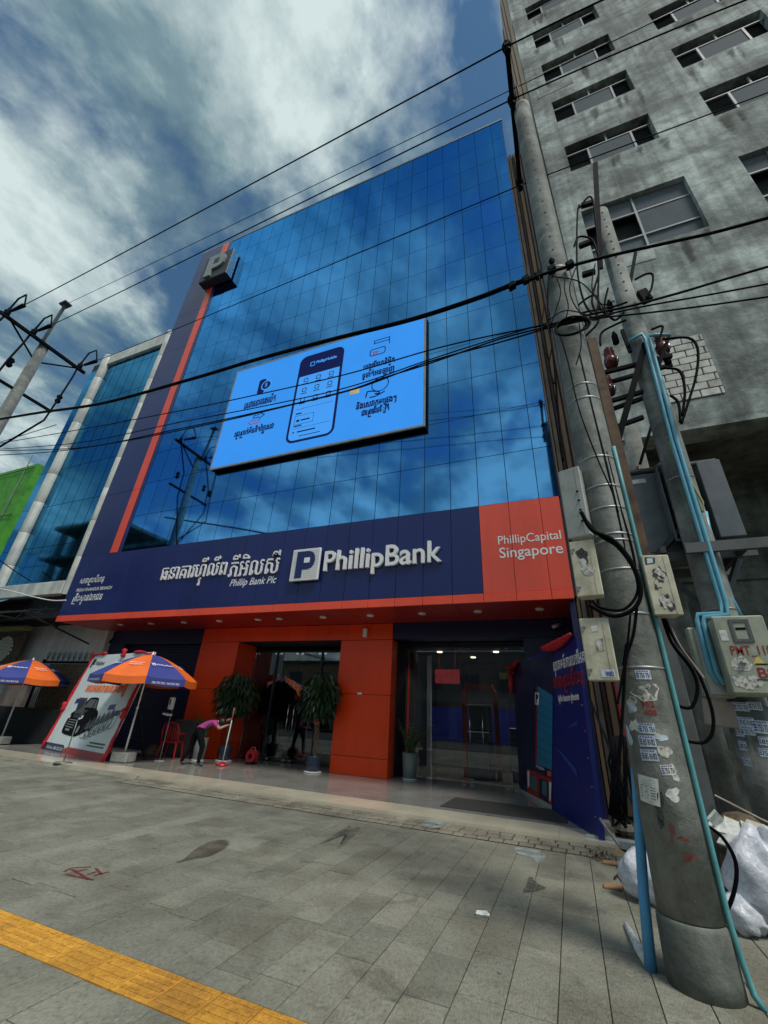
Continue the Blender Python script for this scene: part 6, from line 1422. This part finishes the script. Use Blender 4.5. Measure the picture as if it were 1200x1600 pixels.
# dark bin / box behind the chair
tag(MB().cb(-12.0, -11.1, 11.45, 11.9, PZ, 1.12, .03).build('dark_cabinet', 'machine_dark', loc=(-11.5, 11.7, PZ)), 'low dark cabinet against the orange column behind the red chair', 'cabinet')

# ================================================================== person mopping, bent forward
b = Vector((-9.80, 10.30, PZ))
PE = thing('person', 'person in a magenta top and black trousers bending over a mop', 'person', b)
def skin_mesh(name, verts, edges, radii, mats, pick, parent, root=0, lvl=2):
    me = bpy.data.meshes.new(name); me.from_pydata([tuple(Vector(v) - top_of(parent).location) for v in verts], edges, [])
    o = bpy.data.objects.new(name, me); COL.objects.link(o)
    sk = o.modifiers.new('skin', 'SKIN'); sk.use_smooth_shade = True; sk.branch_smoothing = 0.6
    for i, r in enumerate(radii):
        sv = me.skin_vertices[0].data[i]; sv.radius = (r, r) if not isinstance(r, tuple) else r; sv.use_root = (i == root)
    sb = o.modifiers.new('sub', 'SUBSURF'); sb.levels = lvl; sb.render_levels = lvl
    bpy.context.view_layer.update()
    dg = bpy.context.evaluated_depsgraph_get()
    m2 = bpy.data.meshes.new_from_object(o.evaluated_get(dg)); bpy.data.objects.remove(o)
    m2.name = name; m2.materials.clear()
    for q in mats: m2.materials.append(MATS[q])
    loc = top_of(parent).location
    for p in m2.polygons: p.material_index = pick(p.center + loc); p.use_smooth = True
    o = bpy.data.objects.new(name, m2); COL.objects.link(o); o.parent = parent; return o
# facing +X (towards the mop), trunk bent forward
hipz = .86
hip = b + Vector((-.02, 0, hipz)); 
vv = [hip, hip + Vector((.13, -.01, .10)), hip + Vector((.30, -.01, .20)), hip + Vector((.42, -.01, .22)), hip + Vector((.52, -.02, .22)), hip + Vector((.62, -.03, .20)),     # 0 hip 1 waist 2 chest 3 shoulders 4 neck 5 head
      hip + Vector((.06, -.10, -.05)), b + Vector((.20, -.14, .46)), b + Vector((.17, -.17, .07)), b + Vector((.32, -.22, .035)),                                     # right leg
      hip + Vector((-.05, .10, -.05)), b + Vector((-.10, .14, .46)), b + Vector((-.30, .16, .07)), b + Vector((-.15, .12, .035)),                                     # left leg
      hip + Vector((.42, -.17, .18)), hip + Vector((.56, -.22, .06)), hip + Vector((.72, -.10, .14)), hip + Vector((.79, -.06, .16)),                                    # right arm
      hip + Vector((.42, .15, .18)), hip + Vector((.58, .20, .12)), hip + Vector((.74, .06, .28)), hip + Vector((.80, .02, .31))]                                         # left arm
ee = [(0, 1), (1, 2), (2, 3), (3, 4), (4, 5), (0, 6), (6, 7), (7, 8), (8, 9), (0, 10), (10, 11), (11, 12), (12, 13), (3, 14), (14, 15), (15, 16), (16, 17), (3, 18), (18, 19), (19, 20), (20, 21)]
rad = [(.165, .15), (.14, .13), (.15, .125), (.115, .10), .05, .085, .115, .078, .052, .040, .115, .078, .052, .040, .06, .042, .032, .026, .06, .042, .032, .026]
def pick(c_):
    q = c_ - b
    if q.z < .075: return 3
    if q.z < hipz - .06 and abs(q.x) < .45: return 1
    if q.x > .50 and (abs(q.y) > .10 or q.x > .66): return 2
    if q.x > .44: return 2 if q.x > .485 else 0
    if q.z < hipz + .07 - q.x * .1 and q.x < .22: return 1
    return 0
skin_mesh('body', vv, ee, rad, ['cloth_magenta', 'cloth_black', 'skin', 'machine_dark'], pick, PE)
hc = hip + Vector((.62, -.03, .20))
def ellip(c, rx, ry, rz, n=14, m_=9, cut=None):
    vs = []; fs = []
    for i in range(m_ + 1):
        t_ = math.pi * i / m_
        for j in range(n):
            a = 2 * math.pi * j / n; vs.append(Vector(c) + Vector((rx * math.sin(t_) * math.cos(a), ry * math.sin(t_) * math.sin(a), rz * math.cos(t_))))
    for i in range(m_):
        for j in range(n): fs.append((i * n + j, (i + 1) * n + j, (i + 1) * n + (j + 1) % n, i * n + (j + 1) % n))
    return vs, fs
m = MB().add(*ellip(hc + Vector((-.015, 0, .035)), .115, .10, .10)).add(*ellip(hc + Vector((-.10, 0, .02)), .05, .05, .05)); m.build('hair', 'hair', PE, smooth=True)
m = MB().add(*ellip(hc + Vector((.075, -.035, .01)), .012, .014, .012, 6, 4)).add(*ellip(hc + Vector((.075, .035, .01)), .012, .014, .012, 6, 4)); m.build('eye', 'ink_dark', PE, smooth=True)
def fingers(c0, name):
    m = MB()
    for k in range(4): y = -.03 + k * .02; m.tube([c0 + Vector((-.005, y, .012)), c0 + Vector((.03, y, .018)), c0 + Vector((.045, y, -.004)), c0 + Vector((.025, y, -.018 - .003 * (k == 1)))], [.009, .009, .008, .007], 6)
    m.tube([c0 + Vector((-.01, -.03, 0)), c0 + Vector((.012, -.045, .0)), c0 + Vector((.035, -.03, .004))], [.010, .009, .007], 6)
    m.build(name, 'skin', PE, smooth=True)
fingers(hip + Vector((.80, .02, .31)), 'fingers'); fingers(hip + Vector((.79, -.06, .16)), 'fingers')
PE.rotation_euler.z = R_(40)
# mop held in the hands
h1, h2 = hip + Vector((.845, .02, .315)), hip + Vector((.835, -.06, .155))
RZ = Matrix.Rotation(R_(40), 3, 'Z')
mopb = b + RZ @ Vector((.80, .05, 0))
MO = thing('mop', 'long pale mop with a pink handle end held by the bending person', 'mop', mopb)
dirm = b + RZ @ Vector((.842, 0, 1.42)) - mopb
MB().tube([mopb + Vector((0, 0, .06)), mopb + dirm.normalized() * 1.15], .014, 8).build('handle', 'letter_white', MO, smooth=True); MB().tube([mopb + dirm.normalized() * 1.15, mopb + dirm.normalized() * 1.48], .016, 8).build('grip', 'plastic_pink', MO, smooth=True)
MB().lathe(mopb, [(.16, 0), (.17, .03), (.08, .07), (.03, .1)], 14).build('head', 'plastic_red', MO, smooth=True)

# ================================================================== potted plants
def leaf_cloud(name, parent, centre, rx, ry, rz, n, size, m_, droop, seed, shape=None):
    rnd_ = random.Random(seed); mb = MB()
    for _ in range(n):
        while True:
            p = Vector((rnd_.uniform(-1, 1), rnd_.uniform(-1, 1), rnd_.uniform(-1, 1)))
            if .18 < p.length < 1 and (p.z > -.75): break
        wob = 1 + .25 * math.sin(5 * math.atan2(p.y, p.x) + seed) * (1 - abs(p.z))
        q = Vector(centre) + Vector((p.x * rx * wob, p.y * ry * wob, p.z * rz))
        d = Vector((p.x, p.y, -droop + rnd_.uniform(-.5, .4))).normalized(); s_ = size * rnd_.uniform(.7, 1.25)
        sd = d.cross(Vector((rnd_.uniform(-.4, .4), rnd_.uniform(-.4, .4), 1))).normalized() * s_ * .17; up = sd.cross(d).normalized() * s_ * .06
        a, b_, c_, e = q, q + d * s_ * .35 + sd + up, q + d * s_ * .35 - sd + up, q + d * s_ - up * 1.2
        m1 = q + d * s_ * .72 + sd * .6; m2 = q + d * s_ * .72 - sd * .6
        mb.add([a, b_, m1, e, m2, c_], [(0, 1, 2, 3), (0, 3, 4, 5)])
    return mb.build(name, m_, parent, fix=False)
def braided_tree(loc, label, pot_m, seed, h=2.5, cr=(.55, .5, .62)):
    loc = Vector(loc); T = thing('potted_tree', label, 'potted tree', loc, 'potted trees with plaited trunks')
    MB().lathe(loc, [(.15, 0), (.20, .36), (.205, .40), (.18, .40), (.175, .34)], 20).build('pot', pot_m, T, smooth=True)
    MB().lathe(loc, [(.24, 0), (.25, .03), (.20, .035)], 20).build('saucer', 'letter_white', T, smooth=True)
    MB().lathe(loc + Vector((0, 0, .33)), [(.17, 0), (.10, .015), (.01, .02)], 14).build('soil', 'soil', T)
    m = MB(); zt = h - 1.25
    for k in range(3):
        pts = [loc + Vector((.045 * math.cos(z * 7 + k * 2.094), .045 * math.sin(z * 7 + k * 2.094), z)) for z in [.33 + q * (zt - .33) / 24 for q in range(25)]]
        m.tube(pts, .026, 6)
    for k in range(7):
        a = k * .9; p0 = loc + Vector((0, 0, zt - .05)); m.tube([p0, p0 + Vector((.15 * math.cos(a), .15 * math.sin(a), .35)), p0 + Vector((.34 * math.cos(a), .34 * math.sin(a), .55 + .12 * (k % 3)))], [.018, .012, .006], 5)
    m.build('trunk', 'bark', T, smooth=True)
    leaf_cloud('crown', T, loc + Vector((0, 0, h - .72)), cr[0], cr[1], cr[2], 900, .24, 'leaf_dark', 1.0, seed)
    leaf_cloud('crown', T, loc + Vector((.03, -.03, h - .62)), cr[0] * .95, cr[1] * .95, cr[2] * .92, 350, .22, 'leaf_mid', .7, seed + 1)
    m = MB()
    for k in range(6):
        a = k * 1.05; p0 = loc + Vector((0, -.06, zt - .12)); m.tube([p0, p0 + Vector((.09 * math.cos(a), -.03, .07 * math.sin(a))), p0 + Vector((.03 * math.cos(a + .6), -.05, .03 * math.sin(a + .6)))], [.012, .03, .012], 5)
    m.build('bow', 'plastic_pink', T, smooth=True)
    return T
braided_tree((-9.95, 11.75, PZ), 'leafy potted tree in a dark blue pot left of the glass door', 'pot_blue', 3, 2.55, (.62, .55, .72))
braided_tree((-6.72, 11.60, PZ), 'potted tree with plaited trunk and bow right of the glass door', 'pot_blue', 9, 2.62, (.52, .46, .68))
def frond_plant(loc, label, pot_m, pr, ph, n, hgt, spread, seed):
    loc = Vector(loc); rnd_ = random.Random(seed); T = thing('potted_plant', label, 'potted plant', loc, 'potted plants with upright fronds')
    MB().lathe(loc, [(pr * .72, 0), (pr * .8, .03), (pr, ph), (pr * .9, ph), (pr * .88, ph - .05)], 20).build('pot', pot_m, T, smooth=True)
    MB().lathe(loc, [(pr * .85, 0), (pr * .92, .025), (pr * .74, .03)], 20).build('saucer', 'letter_white', T, smooth=True)
    MB().lathe(loc + Vector((0, 0, ph - .06)), [(pr * .88, 0), (.01, .02)], 14).build('soil', 'soil', T)
    for k in range(n):
        a = 6.283 * k / n + rnd_.uniform(-.3, .3); L = hgt * rnd_.uniform(.7, 1.1); o_ = spread * rnd_.uniform(.4, 1.1); p0 = loc + Vector((.05 * math.cos(a), .05 * math.sin(a), ph - .05))
        mb = MB(); pts = [p0 + Vector((o_ * t_ ** 1.6 * math.cos(a), o_ * t_ ** 1.6 * math.sin(a), L * t_ - .18 * o_ * t_ ** 3)) for t_ in [q / 8 for q in range(9)]]
        mb.tube(pts, [.012 - .001 * q for q in range(9)], 5)
        for q in range(1, 9):
            d = (pts[q] - pts[q - 1]).normalized(); sd = d.cross(Vector((math.cos(a), math.sin(a), .3))).normalized()
            for s_ in (-1, 1):
                l_ = .15 * (1 - .4 * q / 8); c0 = pts[q]; tip = c0 + sd * s_ * l_ + d * l_ * .7; w_ = d * .028
                mb.add([c0, c0.lerp(tip, .5) + w_, tip, c0.lerp(tip, .5) - w_], [(0, 1, 2, 3)])
        mb.build('frond', 'leaf_mid', T, fix=False)
    return T
frond_plant((-10.55, 11.30, PZ), 'leafy plant in a tall grey-green pot beside the mopping person', 'pot_grey', .20, .62, 11, .62, .36, 2)
frond_plant((-4.20, 12.42, PZ), 'fan of upright fronds in a grey tapered pot beside the lobby glass', 'pot_grey', .22, .62, 13, .85, .62, 5)
# red polishing machine by the door
b = Vector((-9.0, 11.85, PZ)); HR = thing('hose_reel', 'small red reel standing on the floor by the glass door', 'reel', b)
MB().lathe(b, [(.17, 0), (.16, .03), (.02, .04)], 16).build('base', 'black_metal', HR)
MB().tube([b + Vector((0, -.09, .21)), b + Vector((0, .09, .21))], .17, 18).build('drum', 'plastic_red', HR)
MB().tube([b + Vector((0, -.11, .21)), b + Vector((0, -.09, .21))], .06, 12).build('hub', 'black_metal', HR); MB().tube([b + Vector((-.10, 0, .3)), b + Vector((-.07, 0, .43)), b + Vector((.07, 0, .43)), b + Vector((.10, 0, .3))], .014, 6).build('carrying_handle', 'plastic_pink', HR)
# rocks and block beside the poster
tag(MB().lathe((-12.0, 10.9, PZ), [(.22, 0), (.27, .08), (.20, .24), (.08, .33)], 9).build('rock', 'debris_brown', loc=(-12, 10.9, PZ)), 'rough brown rock on the forecourt behind the parasol block', 'rock')

# ================================================================== blue announcement panel at the lobby corner
A = Vector((-1.40, 12.75, PZ + .005)); B = Vector((0.185, 8.29, PZ - .06))
A.z = B.z = 0.05
U = (B - A).normalized(); LEN = (B - A).length; V = Vector((.030, 0, 1)).normalized(); V = (V - U * V.dot(U)).normalized(); HH = 2.98
N = U.cross(V)
AP = thing('announcement_panel', 'tall blue announcement panel showing the new branch, tied with red ribbon', 'panel', (A + B) / 2)
MB().obox(A + U * LEN / 2 + V * HH / 2 - N * .04, U * LEN / 2, V * HH / 2, N * .035).build('board', 'panel_blue', AP)
def pa(u, v, o_=.0): return A + U * (u * LEN) + V * (v * HH) + N * o_
def aflat(name, pts, m_, o_): 
    P3 = [pa(u, v, o_) for u, v in pts]; return MB().add(P3, [tuple(range(len(P3)))]).build(name, m_, AP, fix=False)
def pu(x, y):                                       # pixel -> panel coordinates
    d = ray(x, y); o_ = Vector((0, 0, CAM_H)); t_ = (A - o_).dot(N) / d.dot(N); p = o_ + d * t_ - A
    return (p.dot(U) / LEN, p.dot(V) / HH)
zP = lambda L: [pu(790 + a / 4.847, 990 + b / 4.847) for a, b in L]
aflat('night_print', [(0.0, 0.0), pu(861, 1262), pu(864, 1130), pu(864, 1020), (0.0, 1.0)], 'panel_dark', .002)
aflat('tower_glass_print', zP([(248, 400), (358, 470), (352, 1035), (238, 985)]), 'panel_cyan', .004)
m = MB(); c4 = zP([(248, 400), (358, 470), (352, 1035), (238, 985)])
for k in range(1, 9):
    t_ = k / 9; l = pa(c4[0][0] + (c4[3][0] - c4[0][0]) * t_, c4[0][1] + (c4[3][1] - c4[0][1]) * t_, .006); r = pa(c4[1][0] + (c4[2][0] - c4[1][0]) * t_, c4[1][1] + (c4[2][1] - c4[1][1]) * t_, .006); m.bar(l, r, .006, .002, up=N)
m.build('tower_joint_print', 'panel_dark', AP)
aflat('stripe_print', zP([(238, 400), (247, 400), (237, 985), (226, 985)]), 'panel_red', .005)
aflat('plate_print', zP([(226, 445), (256, 450), (254, 540), (224, 535)]), 'letter_white', .007); aflat('plate_letter_print', zP([(231, 455), (240, 456), (250, 470), (249, 492), (239, 500), (238, 530), (229, 528)]), 'panel_dark', .009)
aflat('sign_print', zP([(175, 960), (310, 1020), (315, 1090), (172, 1020)]), 'panel_dark', .006)
q = zP([(236, 1030), (300, 1058)]); sign_text('lettering', 'PhillipBank', AP, 'letter_white', pa(q[0][0], q[1][1] + .008, .006), U=U, V=V, w=(q[1][0] - q[0][0]) * LEN, h=.08)
aflat('shopfront_print', zP([(165, 1020), (352, 1100), (352, 1330), (162, 1205)]), 'panel_red', .004); aflat('shop_window_print', zP([(192, 1068), (238, 1090), (236, 1200), (190, 1170)]), 'panel_teal', .006)
aflat('shop_door_print', zP([(258, 1095), (328, 1125), (328, 1285), (256, 1240)]), 'panel_dark', .006); aflat('shop_window_print', zP([(278, 1110), (318, 1128), (316, 1235), (278, 1212)]), 'panel_teal', .008)
aflat('figure_print', zP([(166, 1040), (182, 1040), (184, 1150), (170, 1170)]), 'letter_white', .008); aflat('figure_print', zP([(332, 1120), (350, 1130), (344, 1270), (332, 1270)]), 'letter_white', .008)
aflat('capital_print', zP([(318, 1038), (350, 1045), (350, 1085), (318, 1075)]), 'coral_panel', .008)
aflat('floor_print', zP([(95, 1165), (352, 1300), (352, 1335), (90, 1185)]), 'kerb_grey', .0065)
for L in ([(440, 735), (545, 690), (545, 660)], [(370, 850), (545, 1085), (540, 1030), (440, 910)], [(455, 625), (500, 565), (503, 566)]): aflat('beam_print', zP(L), 'panel_blue_light', .004)
def atext(body, L, m_, h):
    q = zP(L); sign_text('lettering', body, AP, m_, pa(q[0][0], min(q[0][1], q[1][1]), .003), U=U, V=V, w=(q[1][0] - q[0][0]) * LEN, h=h, kh=True, bold=.007, depth=.004)
atext('ស{វ}ាគមន៍ការេបើកអគារ', [(368, 280), (640, 255)], 'letter_white', .36); atext('សាខា[ពះសីហនុ', [(368, 425), (608, 420)], 'panel_red', .40); atext('ៃថ{ង}ទី៣ ែខឧសភា ឆ{ន}ាំ២០២២', [(405, 522), (563, 522)], 'letter_white', .16)
m = MB()
for k in range(7): m.lathe(pa(.985, .1 + k * .13, .003), [(.012, -.01), (.014, 0), (.012, .01)], 8)
m.build('rivet', 'galvanised', AP)
rb = random.Random(9)
def rib2(path, r, nm='ribbon'):
    pts = []
    for p, q in zip(path, path[1:]):
        for k in range(8): pts.append(p.lerp(q, k / 8) + Vector((rb.uniform(-.02, .02), rb.uniform(-.02, .02), rb.uniform(-.02, .02))))
    pts.append(path[-1]); MB().tube(pts, [r * (.8 + .25 * math.sin(i * .9)) for i in range(len(pts))], 8).build(nm, 'ribbon_red', AP, smooth=True)
def swag(p, q, dip, r):
    pts = [p.lerp(q, k / 12) - Vector((0, 0, dip * 4 * (k / 12) * (1 - k / 12))) for k in range(13)]
    MB().tube(pts, [r * (.45 + .6 * math.sin(math.pi * k / 12) + .06 * math.sin(k * 2.6)) for k in range(13)], 10).build('ribbon', 'ribbon_red', AP, smooth=True)
swag(pa(.62, 1.01, .06), pa(.985, 1.01, .06), .06, .085); swag(pa(.0, .99, .06), pa(.15, 1.01, .06), .05, .06); swag(pa(.005, .97, .07), pa(-.01, .76, .08), 0, .07)
MB().lathe(pa(.03, .95, .12), [(.06, -.14), (.15, -.08), (.09, 0), (.15, .08), (.06, .14)], 9).build('bow', 'ribbon_red', AP, smooth=True); MB().lathe(pa(.06, .93, .2), [(.03, -.06), (.08, 0), (.03, .06)], 8).build('flower', 'debris_brown', AP, smooth=True)
MB().bar(pa(.5, .8, -.08), pa(.62, .0, -.9), .05, .05).build('prop', 'dark_steel', AP); MB().bar(pa(.95, .8, -.08), pa(1.0, .0, -.7), .04, .04).build('prop', 'dark_steel', AP)

# ================================================================== rubbish at the right
def sack(name, label, c_, rx, ry, rz, seed, m_='bag_film'):
    rnd_ = random.Random(seed); vs, fs = ellip((0, 0, 0), 1, 1, 1, 26, 18); out_ = []
    for v in vs:
        a = math.atan2(v.y, v.x); k = 1 + .10 * math.sin(3 * a + seed) + .07 * math.sin(7 * a + v.z * 5 + seed) + .05 * math.sin(11 * v.z + 4 * a) + rnd_.uniform(-.03, .03)
        z = v.z * (1 if v.z > 0 else .75); top = max(0, v.z - .55) * 1.0
        out_.append(Vector((v.x * rx * k * (1 - .35 * top), v.y * ry * k * (1 - .35 * top), max(z * rz * k + rz * .7, .0))) + Vector(c_))
    return tag(MB().add(out_, fs).build(name, m_, smooth=True, loc=c_), label, 'plastic bag', 'plastic bags at the pole foot')
sack('plastic_bag', 'large translucent plastic rubbish bag at the lower right edge', (1.55, 5.98, 0), .36, .32, .44, 3)
sack('plastic_bag', 'smaller translucent bag in front of the large rubbish bag', (1.22, 5.80, 0), .18, .16, .16, 7)
sack('plastic_bag', 'translucent bag between the blue pipe and the foreground pole', (.56, 6.15, 0), .26, .2, .26, 5)
rr = random.Random(14)
RB = thing('rubbish_heap', 'heap of rags, leaves and food boxes on top of the rubbish bags', 'rubbish', (1.7, 6.5, .5))
m = MB()
for k in range(10):
    p = Vector((1.62 + rr.uniform(-.3, .35), 6.3 + rr.uniform(-.2, .3), .62 + rr.uniform(-.05, .12))); d = Vector((rr.uniform(-1, 1), rr.uniform(-1, 1), rr.uniform(-.3, .5))).normalized(); m.cur = k % 3
    m.obox(p, d * rr.uniform(.08, .16), d.orthogonal().normalized() * rr.uniform(.05, .1), d.cross(d.orthogonal()).normalized() * .012)
m.build('scrap', ['paper_white', 'paper_torn', 'box_cream'], RB)
leaf_cloud('leaves', RB, Vector((1.85, 6.25, .62)), .22, .15, .14, 120, .10, 'leaf_mid', .4, 4)
MB().tube([(1.4, 6.6, .95), (1.75, 6.5, .78), (1.95, 6.45, .70)], .012, 5).build('stick', 'plaster_pink', RB); MB().add(*ellip((1.62, 6.8, .35), .35, .35, .45, 12, 8)).build('heap', 'debris_brown', RB, smooth=True)
c_ = at(968, 1345, Z=0)
for k, (x, y, w, h, rot, lab) in enumerate(((970, 1335, .16, .12, .5, 'folded brown cardboard scrap beside the blue pipe'), (955, 1348, .20, .05, -.2, 'narrow torn cardboard strip behind the flat one'), (958, 1385, .19, .06, .0, 'flat brown cardboard piece on the paving near the blue pipe'))):
    p = at(x, y, Z=0.02); u = Vector((math.cos(rot), math.sin(rot), .08)); tag(MB().cbox(p, u * w / 2, Vector((-math.sin(rot), math.cos(rot), .1)) * h, Vector((0, 0, .012)), .004).build('cardboard', 'cardboard', loc=p), lab, 'cardboard', 'cardboard scraps')
p0 = [at(x, y, Z=.02) for x, y in ((960, 1372), (966, 1366), (975, 1378), (992, 1392), (1000, 1400))]; tag(MB().tube(p0, .012, 5).build('bent_rod', 'dark_steel', loc=p0[0]), 'thin bent black rod lying on the paving by the cardboard', 'rod')
m = MB()
for k in range(5): a = at(978 + k * 4, 1376 + k * 4, Z=.03); m.bar(a, a + Vector((.10, rr.uniform(-.05, .05), rr.uniform(0, .05))), .03, .006)
tag(m.build('paper_shreds', 'paper_white', loc=at(986, 1385, Z=0)), 'white paper shreds at the foot of the blue pipe', 'litter')
# broken kerb stones and pebbles behind the panel foot
KB = tag(MB().cbox(at(965, 1318, Z=.05), Vector((.42, -.03, 0)), Vector((.01, .07, 0)), UZ * .06, .015).build('kerb_stone', 'kerb_grey', loc=at(965, 1318, Z=0)), 'loose pale kerb stone at the foot of the blue panel', 'stone')
for k, (x, y, s_, lab) in enumerate(((978, 1290, .16, 'rounded grey rubble stone behind the kerb stone'), (950, 1300, .10, 'small dark rubble stone between blue panel and kerb stone'), (940, 1318, .07, 'pebble at the blue panel corner'))):
    p = at(x, y + 14, Z=0); tag(MB().lathe(p, [(s_ * .8, 0), (s_, s_ * .4), (s_ * .7, s_ * .9), (s_ * .2, s_ * 1.15)], 9).build('rubble_stone', 'cobble_stone', loc=p), lab, 'stone', 'rubble by the pole')
pts = [at(x, y, Z=.05) for x, y in ((938, 1280), (952, 1300), (965, 1315))]; tag(MB().tube([at(938, 1280, Y=7.2), at(950, 1298, Y=6.9), at(968, 1322, Y=6.5)], .018, 6).build('metal_tube', 'galvanised', loc=pts[0]), 'thin grey metal tube leaning in the rubble behind the blue panel', 'tube')
leaf_cloud('weed', None, Vector((.15, 7.55, .06)), .14, .08, .05, 60, .06, 'debris_brown', .1, 12); tag(bpy.data.objects['weed'], 'small tuft of dry weeds at the cobble edge by the blue panel', 'weed')
